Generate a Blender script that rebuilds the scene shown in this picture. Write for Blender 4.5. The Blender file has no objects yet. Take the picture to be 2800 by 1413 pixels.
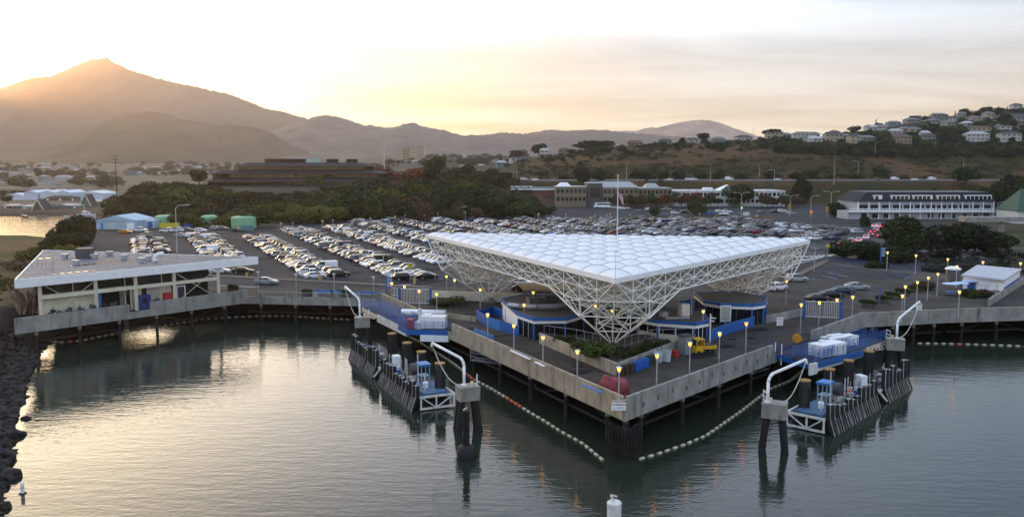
import bpy, math, random
import numpy as np
from mathutils import Vector

R = math.radians
S = bpy.context.scene
rnd = random.Random(7)

# ------------------------------------------------------------------ camera
F, HZ, CX, CY, H = 2300.0, 450.0, 1400.0, 706.5, 31.0      # photograph pixels, camera height in metres
PITCH = math.atan((CY - HZ) / F)
cd = bpy.data.cameras.new('camera')
cam = bpy.data.objects.new('camera', cd)
S.collection.objects.link(cam)
cam.location = (0, 0, H)
cam.rotation_euler = (math.pi / 2 - PITCH, 0, 0)
cd.sensor_width = 36.0
cd.lens = 36.0 * F / 2800.0
cd.clip_start = 0.5
cd.clip_end = 30000
S.camera = cam

# ------------------------------------------------------------------ sky, sun, exposure
SUN_AZ, SUN_EL = R(-34.5), R(4.2)          # azimuth from +Y towards +X
world = bpy.data.worlds.new('World')
S.world = world
world.use_nodes = True
wt = world.node_tree
wt.nodes.clear()


def wn(kind, **kw):
    n = wt.nodes.new(kind)
    for k, v in kw.items():
        setattr(n, k, v)
    return n


def wmath(op, a, b=None, clamp=False):
    n = wn('ShaderNodeMath', operation=op, use_clamp=clamp)
    for i, v in enumerate((a, b)):
        if v is None:
            continue
        if isinstance(v, (int, float)):
            n.inputs[i].default_value = v
        else:
            wt.links.new(v, n.inputs[i])
    return n.outputs[0]


def wmix(fac, a, b, blend='MIX'):
    n = wn('ShaderNodeMix', data_type='RGBA', blend_type=blend)
    n.clamp_factor = True
    for sock, v in ((n.inputs['Factor'], fac), (n.inputs[6], a), (n.inputs[7], b)):
        if isinstance(v, (int, float)):
            sock.default_value = v
        elif isinstance(v, tuple):
            sock.default_value = (*v, 1)
        else:
            wt.links.new(v, sock)
    return n.outputs[2]


sky = wn('ShaderNodeTexSky', sky_type='NISHITA')
sky.sun_disc = False
sky.sun_elevation = SUN_EL
sky.sun_rotation = SUN_AZ
sky.altitude = 50
sky.air_density = 1.0
sky.dust_density = 2.2
sky.ozone_density = 1.6
tc = wn('ShaderNodeTexCoord')
sx = wn('ShaderNodeSeparateXYZ')
wt.links.new(tc.outputs['Generated'], sx.inputs[0])
# thin high cloud: noise on the plane of the cloud deck, drawn out along the wind
zc = wmath('MAXIMUM', sx.outputs[2], 0.02)
zc = wmath('ADD', zc, 0.10)
cx_ = wmath('DIVIDE', sx.outputs[0], zc)
cy_ = wmath('DIVIDE', sx.outputs[1], zc)
cmb = wn('ShaderNodeCombineXYZ')
wt.links.new(cx_, cmb.inputs[0])
wt.links.new(cy_, cmb.inputs[1])
mp = wn('ShaderNodeMapping')
mp.inputs['Rotation'].default_value = (0, 0, R(62))
mp.inputs['Scale'].default_value = (0.42, 1.0, 1)
wt.links.new(cmb.outputs[0], mp.inputs[0])
nz = wn('ShaderNodeTexNoise')
nz.inputs['Scale'].default_value = 1.5
nz.inputs['Detail'].default_value = 7
nz.inputs['Roughness'].default_value = 0.55
nz.inputs['Distortion'].default_value = 0.5
wt.links.new(mp.outputs[0], nz.inputs['Vector'])
cl = wn('ShaderNodeMapRange')
cl.inputs['From Min'].default_value = 0.40
cl.inputs['From Max'].default_value = 0.66
wt.links.new(nz.outputs['Fac'], cl.inputs[0])
# light of the veil of cloud: bright and warm towards the sun, pale blue away from it
sd = wn('ShaderNodeVectorMath', operation='DOT_PRODUCT')
sd.inputs[1].default_value = (math.sin(SUN_AZ) * math.cos(SUN_EL), math.cos(SUN_AZ) * math.cos(SUN_EL), math.sin(SUN_EL))
wt.links.new(tc.outputs['Generated'], sd.inputs[0])
sdot = wmath('MAXIMUM', sd.outputs['Value'], 0.0)
near = wmath('POWER', sdot, 8.0)
glow = wmath('POWER', sdot, 22.0)
EL = wmath('MAXIMUM', sx.outputs[2], 0.0)
low = wmath('POWER', wmath('SUBTRACT', 1.0, EL, True), 9.0)
mid = wmath('POWER', sdot, 9.0)
horizon = wmix(mid, (0.90, 0.66, 0.36), (1.35, 0.70, 0.0))
over = wmix(wmath('MULTIPLY', EL, 2.2, True), (0.33, 0.68, 0.98), (0.52, 0.68, 0.98))
veil = wmix(low, over, horizon)                    # zenith blue to warm horizon
veil = wmix(near, veil, (1.05, 0.90, 0.56))
veil = wmix(wmath('MULTIPLY', low, 0.8), veil, horizon)
gl = wmix(glow, (0, 0, 0), (6.0, 4.5, 2.3))
veil = wmix(1.0, veil, gl, 'ADD')
# unseen bright cloud band above the picture, added to brighten the water's reflections
hi = wn('ShaderNodeMapRange')
hi.inputs['From Min'].default_value = 0.125
hi.inputs['From Max'].default_value = 0.23
wt.links.new(sx.outputs[2], hi.inputs[0])
hi2 = wn('ShaderNodeMapRange')
hi2.inputs['From Min'].default_value = 0.55
hi2.inputs['From Max'].default_value = 0.16
hi2.inputs['To Min'].default_value = 0.0
hi2.inputs['To Max'].default_value = 1.0
wt.links.new(sx.outputs[2], hi2.inputs[0])
frt = wn('ShaderNodeMapRange')
frt.inputs['From Min'].default_value = 0.42
frt.inputs['From Max'].default_value = 1.0
wt.links.new(sd.outputs['Value'], frt.inputs[0])
hic = wmix(wmath('MULTIPLY', wmath('MULTIPLY', hi.outputs[0], hi2.outputs[0]), frt.outputs[0]), (0, 0, 0), (1.95, 2.0, 2.2))
veil = wmix(1.0, veil, hic, 'ADD')
cm = wn('ShaderNodeMapRange')
cm.inputs['To Min'].default_value = 0.90
cm.inputs['To Max'].default_value = 1.16
wt.links.new(cl.outputs[0], cm.inputs[0])
cloudy = wmix(1.0, veil, cm.outputs[0], 'MULTIPLY')
cloudy = wmix(wmath('MULTIPLY', cl.outputs[0], 0.30), cloudy, (0.92, 0.95, 0.96))
# seen part: mostly this veil, with the clear-sky model behind it
skys = wmix(1.0, sky.outputs[0], (0.10, 0.10, 0.10), 'MULTIPLY')
VEIL = 0.90
both = wmix(VEIL, skys, cloudy)
# sky behind the viewer raised as added fill for faces turned to the camera
back_fill = wn('ShaderNodeMapRange')
back_fill.inputs['From Min'].default_value = -0.7
back_fill.inputs['From Max'].default_value = 0.55
back_fill.inputs['To Min'].default_value = 1.20
back_fill.inputs['To Max'].default_value = 1.0
wt.links.new(sd.outputs['Value'], back_fill.inputs[0])
both = wmix(1.0, both, back_fill.outputs[0], 'MULTIPLY')
bg = wn('ShaderNodeBackground')
wt.links.new(both, bg.inputs[0])
bg.inputs[1].default_value = 1.0
wo = wn('ShaderNodeOutputWorld')
wt.links.new(bg.outputs[0], wo.inputs[0])

sl = bpy.data.lights.new('sun', 'SUN')
sun = bpy.data.objects.new('sun', sl)
S.collection.objects.link(sun)
sl.energy = 2.2
sl.angle = R(0.6)
sl.color = (1.0, 0.50, 0.17)
sun.rotation_euler = (math.pi / 2 - SUN_EL, 0, math.pi - SUN_AZ)
sun.location = (0, 0, 300)

S.view_settings.view_transform = 'Standard'
S.view_settings.look = 'None'
S.view_settings.exposure = 0.40
S.view_settings.gamma = 1.0
S.view_settings.use_curve_mapping = False
S.render.engine = 'CYCLES'
S.cycles.use_denoising = True
S.cycles.max_bounces = 5
S.cycles.diffuse_bounces = 2
S.cycles.glossy_bounces = 3
S.cycles.transmission_bounces = 3
S.cycles.volume_bounces = 0
S.cycles.transparent_max_bounces = 8
S.cycles.sample_clamp_indirect = 4.0
S.cycles.caustics_reflective = False
S.cycles.caustics_refractive = False


# ------------------------------------------------------------------ helpers
def at(px, py, z):
    """ground plan point seen at photo pixel (px, py) on the level z"""
    xc, yc = (px - CX) / F, -(py - CY) / F
    d = (xc, math.cos(PITCH) + yc * math.sin(PITCH), -math.sin(PITCH) + yc * math.cos(PITCH))
    t = (z - H) / d[2]
    return (d[0] * t, d[1] * t)


def atY(px, py, Y):
    """point seen at photo pixel (px, py) at distance Y: (x, Y, z)"""
    xc, yc = (px - CX) / F, -(py - CY) / F
    d = (xc, math.cos(PITCH) + yc * math.sin(PITCH), -math.sin(PITCH) + yc * math.cos(PITCH))
    t = Y / d[1]
    return (d[0] * t, Y, H + d[2] * t)


def nrm(v):
    l = math.hypot(*v)
    return tuple(c / l for c in v)


ROOT = {}


def tag(o, label=None, cat=None, group=None, kind=None):
    if label:
        o['label'] = label
    if cat:
        o['category'] = cat
    if group:
        o['group'] = group
    if kind:
        o['kind'] = kind
    return o


def thing(name, label, cat, loc=(0, 0, 0), rz=0.0, group=None):
    o = bpy.data.objects.new(name, None)
    S.collection.objects.link(o)
    o.location = loc
    o.rotation_euler = (0, 0, rz)
    o.empty_display_size = 0.2
    ROOT[o.name] = (tuple(loc), rz)
    return tag(o, label, cat, group)


def copy_tree(o, parent=None):
    c = o.copy()
    S.collection.objects.link(c)
    c.parent = parent
    for ch in list(o.children):
        copy_tree(ch, c)
    return c


class MB:
    def __init__(s):
        s.v, s.f, s.m = [], [], []

    def add(s, vs, fs, m=0):
        b = len(s.v)
        s.v.extend([tuple(map(float, p)) for p in vs])
        s.f.extend([tuple(b + i for i in f) for f in fs])
        s.m.extend([m] * len(fs))

    def box(s, cx, cy, cz, dx, dy, dz, rz=0.0, m=0, taper=1.0):
        c, n = math.cos(rz), math.sin(rz)
        vs = []
        for k, t in ((-1, 1.0), (1, taper)):
            for i, j in ((-1, -1), (1, -1), (1, 1), (-1, 1)):
                x, y = i * dx / 2 * t, j * dy / 2 * t
                vs.append((cx + x * c - y * n, cy + x * n + y * c, cz + k * dz / 2))
        s.add(vs, [(3, 2, 1, 0), (4, 5, 6, 7), (0, 1, 5, 4), (1, 2, 6, 5), (2, 3, 7, 6), (3, 0, 4, 7)], m)
        return s

    def beam(s, p, q, w, h, m=0):
        p, q = Vector(p), Vector(q)
        d = (q - p).normalized()
        up = Vector((0, 0, 1)) if abs(d.z) < 0.95 else Vector((0, 1, 0))
        a = d.cross(up).normalized() * (w / 2)
        b = a.cross(d).normalized() * (h / 2)
        vs = [e + i * a + j * b for e in (p, q) for i, j in ((-1, -1), (1, -1), (1, 1), (-1, 1))]
        s.add(vs, [(0, 1, 2, 3), (7, 6, 5, 4), (4, 5, 1, 0), (5, 6, 2, 1), (6, 7, 3, 2), (7, 4, 0, 3)], m)
        return s

    def tube(s, p, q, r, n=6, r2=None, m=0, caps=True):
        p, q = Vector(p), Vector(q)
        r2 = r if r2 is None else r2
        d = (q - p)
        if d.length < 1e-6:
            return s
        d.normalize()
        up = Vector((0, 0, 1)) if abs(d.z) < 0.95 else Vector((0, 1, 0))
        a = d.cross(up).normalized()
        b = a.cross(d)
        vs = []
        for e, rr in ((p, r), (q, r2)):
            for k in range(n):
                t = 2 * math.pi * k / n
                vs.append(e + a * (rr * math.cos(t)) + b * (rr * math.sin(t)))
        fs = [(k, (k + 1) % n, n + (k + 1) % n, n + k) for k in range(n)]
        if caps:
            fs += [tuple(reversed(range(n))), tuple(range(n, 2 * n))]
        s.add(vs, fs, m)
        return s

    def path(s, pts, r, n=6, m=0):
        for p, q in zip(pts, pts[1:]):
            s.tube(p, q, r, n, m=m)
        return s

    def prism(s, poly, z0, z1, m=0, mtop=None):
        n = len(poly)
        a = sum(poly[i][0] * poly[(i + 1) % n][1] - poly[(i + 1) % n][0] * poly[i][1] for i in range(n))
        if a < 0:
            poly = poly[::-1]
        vs = [(x, y, z0) for x, y in poly] + [(x, y, z1) for x, y in poly]
        s.add(vs, [tuple(reversed(range(n)))] + [(i, (i + 1) % n, n + (i + 1) % n, n + i) for i in range(n)], m)
        s.f.append(tuple(len(s.v) - n + i for i in range(n)))
        s.m.append(m if mtop is None else mtop)
        return s

    def lathe(s, cx, cy, prof, n=10, m=0):
        vs, fs = [], []
        for r, z in prof:
            for k in range(n):
                t = 2 * math.pi * k / n
                vs.append((cx + r * math.cos(t), cy + r * math.sin(t), z))
        L = len(prof)
        for i in range(L - 1):
            for k in range(n):
                fs.append((i * n + k, i * n + (k + 1) % n, (i + 1) * n + (k + 1) % n, (i + 1) * n + k))
        fs.append(tuple(reversed(range(n))))
        fs.append(tuple((L - 1) * n + k for k in range(n)))
        s.add(vs, fs, m)
        return s

    def grid(s, rows, m=0):
        """rows of equal length of 3-D points"""
        nr, nc = len(rows), len(rows[0])
        s.add([p for r in rows for p in r],
              [(i * nc + j, i * nc + j + 1, (i + 1) * nc + j + 1, (i + 1) * nc + j) for i in range(nr - 1) for j in range(nc - 1)], m)
        return s

    def build(s, name, mats, parent=None, smooth=False, local=False, kind=None):
        me = bpy.data.meshes.new(name)
        vs = s.v
        if parent is not None and not local:
            top = parent
            while top.parent is not None:
                top = top.parent
            (lx, ly, lz), rz = ROOT.get(top.name, ((0, 0, 0), 0))
            c, n = math.cos(-rz), math.sin(-rz)
            vs = [((x - lx) * c - (y - ly) * n, (x - lx) * n + (y - ly) * c, z - lz) for x, y, z in vs]
        me.from_pydata(vs, [], s.f)
        if not isinstance(mats, (list, tuple)):
            mats = [mats]
        for mt in mats:
            me.materials.append(mt)
        if len(mats) > 1:
            me.polygons.foreach_set('material_index', s.m)
        if smooth:
            me.polygons.foreach_set('use_smooth', [True] * len(me.polygons))
        me.update()
        o = bpy.data.objects.new(name, me)
        S.collection.objects.link(o)
        o.parent = parent
        if kind:
            o['kind'] = kind
        return o


def one(name, mb, mats, label, cat, group=None, smooth=False, kind=None):
    """a thing that is one mesh"""
    return tag(mb.build(name, mats, smooth=smooth), label, cat, group, kind)


# ------------------------------------------------------------------ materials
def mat(name, col, rough=0.8, metal=0.0, var=0.15, vs=1.5, bump=0.0, bs=8.0, streak=0.0, emit=0.0, ecol=None, spec=None, rust=0.0):
    m = bpy.data.materials.new(name)
    m.use_nodes = True
    t = m.node_tree
    b = t.nodes['Principled BSDF']
    b.inputs['Roughness'].default_value = rough
    b.inputs['Metallic'].default_value = metal
    b.inputs['Base Color'].default_value = (*col, 1)
    if spec is not None:
        b.inputs['Specular IOR Level'].default_value = spec
    co = t.nodes.new('ShaderNodeNewGeometry').outputs['Position']

    def noise(scale, sc=None, detail=4):
        n = t.nodes.new('ShaderNodeTexNoise')
        n.inputs['Scale'].default_value = scale
        n.inputs['Detail'].default_value = detail
        if sc:
            mpn = t.nodes.new('ShaderNodeMapping')
            mpn.inputs['Scale'].default_value = sc
            t.links.new(co, mpn.inputs[0])
            t.links.new(mpn.outputs[0], n.inputs['Vector'])
        else:
            t.links.new(co, n.inputs['Vector'])
        return n.outputs['Fac']

    def ramp(fac, lo, hi):
        r = t.nodes.new('ShaderNodeMapRange')
        r.inputs['From Min'].default_value = lo
        r.inputs['From Max'].default_value = hi
        t.links.new(fac, r.inputs[0])
        return r.outputs[0]

    def mixc(fac, a, c):
        x = t.nodes.new('ShaderNodeMix')
        x.data_type = 'RGBA'
        t.links.new(fac, x.inputs['Factor'])
        for sck, v in ((x.inputs[6], a), (x.inputs[7], c)):
            if isinstance(v, tuple):
                sck.default_value = (*v, 1)
            else:
                t.links.new(v, sck)
        return x.outputs[2]
    c = None
    if var > 0:
        c = mixc(ramp(noise(vs), 0.3, 0.7), tuple(min(1, x * (1 - var)) for x in col), tuple(min(1, x * (1 + var)) for x in col))
    if streak > 0:
        c = mixc(ramp(noise(1.0, (1.6, 1.6, 0.18), 5), 0.52, 0.75), c or col, tuple(x * (1 - streak) for x in col))
    if rust > 0:
        c = mixc(ramp(noise(1.0, (2.5, 2.5, 0.5), 6), 0.60, 0.70), c or col, (0.16 * rust + col[0] * (1 - rust), 0.06 * rust + col[1] * (1 - rust), 0.02 * rust + col[2] * (1 - rust)))
    if c is not None:
        t.links.new(c, b.inputs['Base Color'])
    if bump > 0:
        bn = t.nodes.new('ShaderNodeBump')
        bn.inputs['Strength'].default_value = 1.0
        bn.inputs['Distance'].default_value = bump
        t.links.new(noise(bs), bn.inputs['Height'])
        t.links.new(bn.outputs[0], b.inputs['Normal'])
    if emit > 0:
        b.inputs['Emission Color'].default_value = (*(ecol or col), 1)
        b.inputs['Emission Strength'].default_value = emit
    return m


ASPH = mat('asphalt', (0.035, 0.036, 0.039), 0.9, spec=0.12, var=0.4, vs=0.07, bump=0.004, bs=20, streak=0.25)
DECKM = mat('deck_asphalt', (0.062, 0.055, 0.047), 0.95, spec=0.12, var=0.35, vs=0.22, streak=0.3)
PAVE = mat('pavement', (0.085, 0.074, 0.063), 0.95, spec=0.12, var=0.2, vs=0.6)
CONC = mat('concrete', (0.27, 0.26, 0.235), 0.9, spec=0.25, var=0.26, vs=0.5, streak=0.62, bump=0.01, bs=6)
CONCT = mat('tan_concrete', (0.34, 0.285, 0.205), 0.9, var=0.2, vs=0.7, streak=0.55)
CONCR = mat('rusty_concrete', (0.27, 0.255, 0.225), 0.9, var=0.22, vs=1.2, streak=0.4, rust=0.8)
WHITE = mat('white_paint', (0.82, 0.82, 0.82), 0.5, var=0.06, vs=1.2)
WHITED = mat('weathered_white', (0.62, 0.61, 0.57), 0.7, var=0.2, vs=1.4, rust=0.6)
CREAM = mat('cream_paint', (0.62, 0.57, 0.43), 0.7, var=0.1, vs=0.8, streak=0.12)
BLUE = mat('blue_paint', (0.008, 0.095, 0.34), 0.5, var=0.25, vs=1.5)
BLUEL = mat('light_blue_paint', (0.03, 0.17, 0.45), 0.5, var=0.2, vs=1.0)
BLACK = mat('black_rubber', (0.008, 0.008, 0.009), 0.75, var=0.4, vs=2)
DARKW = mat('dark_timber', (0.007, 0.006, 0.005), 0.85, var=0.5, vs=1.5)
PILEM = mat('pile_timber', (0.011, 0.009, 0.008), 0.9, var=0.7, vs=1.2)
GREYM = mat('grey_metal', (0.30, 0.31, 0.32), 0.5, 0.3, var=0.15, vs=1)
DGREY = mat('dark_grey', (0.06, 0.062, 0.066), 0.6, var=0.3, vs=1)
GALV = mat('galvanised_steel', (0.42, 0.44, 0.46), 0.45, 0.5, var=0.15, vs=2)
GLASSD = mat('dark_glass', (0.010, 0.012, 0.014), 0.10, var=0.3, vs=0.4, spec=0.6)
YELLOW = mat('yellow_paint', (0.62, 0.36, 0.015), 0.5, var=0.12, vs=2)
REDP = mat('red_paint', (0.36, 0.022, 0.016), 0.5, var=0.2, vs=2)
ORANGE = mat('orange_plastic', (0.62, 0.10, 0.02), 0.5, var=0.2, vs=3)
BROWNP = mat('brown_plastic', (0.055, 0.032, 0.022), 0.5, var=0.2, vs=3)
GREENP = mat('green_plastic', (0.018, 0.05, 0.03), 0.5, var=0.2, vs=3)
BLUEP = mat('blue_plastic', (0.02, 0.10, 0.42), 0.45, var=0.12, vs=3)
SOIL = mat('soil', (0.05, 0.036, 0.024), 0.95, var=0.4, vs=1.5)
WOODL = mat('weathered_wood', (0.26, 0.20, 0.13), 0.8, var=0.3, vs=2)
SHING = mat('brown_shingle', (0.026, 0.020, 0.017), 0.9, spec=0.1, var=0.35, vs=0.5)
SHINGR = mat('shingle_roof', (0.042, 0.039, 0.040), 0.95, spec=0.1, var=0.3, vs=0.5)
LINE = mat('road_paint', (0.55, 0.55, 0.52), 0.7, var=0.2, vs=1.5)
LINEB = mat('blue_road_paint', (0.04, 0.14, 0.42), 0.7, var=0.3, vs=1.5)
FLOATM = mat('float_plastic', (0.46, 0.42, 0.28), 0.5, var=0.25, vs=0.8)
LAMPG = mat('lit_lamp_glass', (1.0, 0.66, 0.14), 0.3, var=0, emit=5.5, ecol=(1.0, 0.40, 0.02))
LAMPR = mat('lit_amber_glass', (1.0, 0.30, 0.06), 0.3, var=0, emit=6.0, ecol=(1.0, 0.16, 0.01))
TAILL = mat('lit_tail_lamp', (1.0, 0.02, 0.015), 0.3, var=0, emit=5.5, ecol=(1.0, 0.035, 0.02))
# ------------------------------------------------------------------ terrain
def sdist(poly, X, Y):
    """signed distance to a polygon (positive inside), numpy"""
    d = np.full(X.shape, 1e9)
    ins = np.zeros(X.shape, bool)
    n = len(poly)
    for i in range(n):
        x0, y0 = poly[i]
        x1, y1 = poly[(i + 1) % n]
        ex, ey = x1 - x0, y1 - y0
        t = np.clip(((X - x0) * ex + (Y - y0) * ey) / (ex * ex + ey * ey), 0, 1)
        d = np.minimum(d, np.hypot(X - x0 - t * ex, Y - y0 - t * ey))
        if y0 != y1:
            c = ((y0 > Y) != (y1 > Y)) & (X < (x1 - x0) * (Y - y0) / (y1 - y0) + x0)
            ins ^= c
    return np.where(ins, d, -d)


def sst(a, b, x):
    t = np.clip((x - a) / (b - a), 0, 1)
    return t * t * (3 - 2 * t)


_g = np.random.default_rng(3)
_tab = _g.random((256, 256))


def vnoise(X, Y, oct=4, seed=0):
    out = np.zeros(np.shape(X))
    a, tot = 1.0, 0.0
    for o in range(oct):
        x, y = X * 2 ** o + 17.3 * (o + seed), Y * 2 ** o + 9.1 * (o + 2 * seed)
        i, j = np.floor(x).astype(int), np.floor(y).astype(int)
        u, v = x - i, y - j
        u, v = u * u * (3 - 2 * u), v * v * (3 - 2 * v)
        g = lambda p, q: _tab[p % 256, q % 256]
        out += a * ((g(i, j) * (1 - u) + g(i + 1, j) * u) * (1 - v) + (g(i, j + 1) * (1 - u) + g(i + 1, j + 1) * u) * v)
        tot += a
        a *= 0.5
    return out / tot


WL, KW = 2.6, 0.916                                   # level of the water; KW = (camera height over water) / 31
ZL = 7.0                                             # level of the car park and the pier deck
LOT = [(-87, 140), (-64, 171), (-22, 177), (20, 178), (58, 172), (90, 170), (150, 174), (500, 170), (600, 640), (-120, 640),
       (-205, 520), (-215, 460), (-195, 400), (-178, 370), (-166, 330), (-158, 290), (-118, 222), (-98, 175), (-90, 145)]
MARSH = [(x * KW, y * KW) for x, y in [(-420, 372), (-215, 370), (-187, 350), (-165, 328), (-140, 280), (-105, 190), (-130, 165), (-420, 165)]]
ROCKS = [at(px, py, WL) for px, py in ((122, 932), (108, 962), (80, 1010), (58, 1060), (42, 1110), (26, 1160), (14, 1220), (4, 1310), (-8, 1400), (-30, 1500))] + [
    (-40, 25), (-380, 25), (-380, 185), (-87, 160)]
TOWN = [(-2500, 469), (-230, 469), (-200, 484), (-150, 530), (2500, 530), (6000, 7000), (-6000, 7000)]
RIDGE = [(1080, 470), (1200, 452), (1300, 442), (1400, 430), (1470, 424), (1560, 408), (1700, 392), (1850, 384), (2000, 380), (2100, 376),
         (2250, 366), (2400, 346), (2500, 332), (2600, 316), (2700, 302), (2800, 291), (3200, 272), (4500, 250)]


def ground_z(X, Y):
    X, Y = np.asarray(X, float), np.asarray(Y, float)
    z = np.full(X.shape, -3.5)
    sl_ = sdist(LOT, X, Y)
    z = np.maximum(z, np.where(sl_ > 0, 6.93, 6.93 + sl_ * np.where((Y < 175) & (X > -88), 0.9, 0.45)))
    sm = sdist(MARSH, X, Y)
    z = np.maximum(z, np.where(sm > 0, WL + np.minimum(0.1 + sm * 0.05, 0.9), WL + sm * 0.12))
    sr = sdist(ROCKS, X, Y)
    z = np.maximum(z, np.where(sr > 0, WL + np.minimum(sr * 0.30, 2.4), WL + sr * 0.35))
    st = sdist(TOWN, X, Y)
    z = np.maximum(z, np.where(st > 0, WL + np.minimum(st * 0.3, 1.6), WL + st * 0.2))
    P = 1400 + 2300 * X / np.maximum(Y, 1.0)
    far = Y > 300
    # plain rising to the town at the foot of the mountain
    rise = 30 * sst(750, 2600, Y) + 22 * sst(900, 1500, Y) * sst(900, 1060, P)
    # knoll of the wooden office building
    kn = sst(372, 452, Y) * (1 - sst(540, 640, Y)) * sst(350, 520, P) * (1 - sst(1250, 1480, P))
    z = z + np.where(far, 11.5 * kn + rise, 0)
    # road embankment and the hill behind it
    w = sst(1060, 1480, P)
    emb = 13.5 * sst(508, 545, Y)
    pr = np.interp(P, [a for a, _ in RIDGE], [b for _, b in RIDGE])
    dr = 800 + 160 * sst(2200, 2600, P)
    zr = 31 + (450 - pr) / 2300 * dr
    t = np.clip((Y - 588) / (dr - 588), 0, 1)
    prof = 0.62 * np.sin(np.clip(t / 0.5, 0, 1) * math.pi / 2) ** 1.5 + 0.38 * sst(0.3, 1.0, t)
    nh = (vnoise(X / 60, Y / 60, 4) - 0.5) * 9 * sst(590, 640, Y) * (1 - 0.7 * t)
    hill = emb + (zr - 20.5) * prof + nh - 0.06 * np.maximum(Y - dr - 60, 0)
    z = z + np.where(far, w * np.where(Y > 500, np.maximum(hill, 0), 0), 0) * (1 - sst(1500, 2300, Y))
    wob = (vnoise(X / 9, Y / 9, 3, 5) - 0.5)
    z = z + wob * np.where((sl_ < -0.5) & (z > WL + 0.2) & (Y < 500), 0.8, 0) + wob * 0.5 * ((sr > 0) & (sl_ < -1))
    return z


def gz(x, y):
    return float(ground_z(np.array([x]), np.array([y]))[0])


def make_ground():
    azs = np.radians(np.linspace(-64, 64, 560))
    rs = np.concatenate([np.linspace(25, 420, 190), np.linspace(422, 1000, 170), np.geomspace(1006, 9000, 90)])
    A, Rr = np.meshgrid(azs, rs)
    X, Y = Rr * np.sin(A), Rr * np.cos(A)
    Z = ground_z(X, Y)
    nr, nc = X.shape
    me = bpy.data.meshes.new('ground')
    i = np.arange(nr - 1)[:, None] * nc + np.arange(nc - 1)[None, :]
    faces = np.stack([i, i + 1, i + nc + 1, i + nc], -1).reshape(-1, 4)
    faces = faces[:, ::-1]
    me.vertices.add(nr * nc)
    me.vertices.foreach_set('co', np.stack([X, Y, Z], -1).astype(np.float32).ravel())
    me.loops.add(faces.size)
    me.loops.foreach_set('vertex_index', faces.astype(np.int32).ravel())
    me.polygons.add(len(faces))
    me.polygons.foreach_set('loop_start', np.arange(0, faces.size, 4, dtype=np.int32))
    me.polygons.foreach_set('loop_total', np.full(len(faces), 4, dtype=np.int32))
    me.polygons.foreach_set('use_smooth', np.ones(len(faces), bool))
    me.update(calc_edges=True)
    # what grows or lies where: soil, marsh grass, dry slope, scrub, boulder bank; painted deck shade
    P = 1400 + 2300 * X / np.maximum(Y, 1)
    n1, n2 = vnoise(X / 30, Y / 30, 4, 1), vnoise(X / 7, Y / 7, 4, 2)
    col = np.empty(X.shape + (3,))
    col[:] = (0.055, 0.046, 0.032)

    def put(mask, c):
        col[:] = col * (1 - mask[..., None]) + np.array(c) * mask[..., None]
    put(((sdist(MARSH, X, Y) > -4) & (sdist(LOT, X, Y) < 0)).astype(float), (0.105, 0.070, 0.030))
    put(sst(0.45, 0.62, n1) * ((Y < 420) & (X < -80)), (0.060, 0.055, 0.020))
    put(((sdist(ROCKS, X, Y) > -3) & (sdist(ROCKS, X, Y) < 9) & (sdist(LOT, X, Y) < 0)).astype(float), (0.030, 0.028, 0.026))
    put(((sdist(LOT, X, Y) < 0.5) & (Y < 175) & (X > -84)).astype(float), (0.012, 0.011, 0.010))  # bank under the deck blackened, the deck's shade put into its colour
    hillm = sst(1100, 1250, P) * sst(500, 520, Y)
    put(hillm, (0.088, 0.048, 0.018))
    put(hillm * sst(0.40, 0.54, n1) * 0.9, (0.034, 0.030, 0.008))
    put(hillm * sst(0.55, 0.66, n2) * 0.8, (0.028, 0.028, 0.015))
    put(hillm * sst(2050, 2250, P) * sst(640, 720, Y), (0.026, 0.028, 0.011))
    put(((X > 75) & (Y > 170) & (Y < 320)).astype(float) * sst(0.42, 0.6, n1), (0.045, 0.060, 0.018))
    put(((X > 75) & (Y > 170) & (Y < 320)).astype(float) * sst(0.5, 0.6, n2), (0.040, 0.028, 0.018))
    put((Y > 560) * (1 - sst(1000, 1200, P)), (0.13, 0.105, 0.075))
    put((Y > 640) * (1 - sst(1000, 1200, P)) * sst(0.45, 0.65, n1) * .7, (0.050, 0.048, 0.026))
    at_ = me.color_attributes.new('cover', 'FLOAT_COLOR', 'POINT')
    rgba = np.ones((nr * nc, 4), np.float32)
    rgba[:, :3] = col.reshape(-1, 3)
    at_.data.foreach_set('color', rgba.ravel())
    m = mat('ground_cover', (0.05, 0.05, 0.03), 0.95, var=0, bump=0.25, bs=0.5, spec=0.08)
    t = m.node_tree
    ca = t.nodes.new('ShaderNodeVertexColor')
    ca.layer_name = 'cover'
    nz_ = t.nodes.new('ShaderNodeTexNoise')
    nz_.inputs['Scale'].default_value = 0.8
    nz_.inputs['Detail'].default_value = 6
    t.links.new(t.nodes.new('ShaderNodeNewGeometry').outputs['Position'], nz_.inputs['Vector'])
    mr = t.nodes.new('ShaderNodeMapRange')
    mr.inputs['From Min'].default_value, mr.inputs['From Max'].default_value = 0.3, 0.7
    mr.inputs['To Min'].default_value, mr.inputs['To Max'].default_value = 0.55, 1.5
    t.links.new(nz_.outputs['Fac'], mr.inputs[0])
    mx = t.nodes.new('ShaderNodeVectorMath')
    mx.operation = 'SCALE'
    t.links.new(ca.outputs[0], mx.inputs[0])
    t.links.new(mr.outputs[0], mx.inputs['Scale'])
    t.links.new(mx.outputs[0], t.nodes['Principled BSDF'].inputs['Base Color'])
    me.materials.append(m)
    o = bpy.data.objects.new('ground', me)
    S.collection.objects.link(o)
    tag(o, kind='structure')


make_ground()


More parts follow.
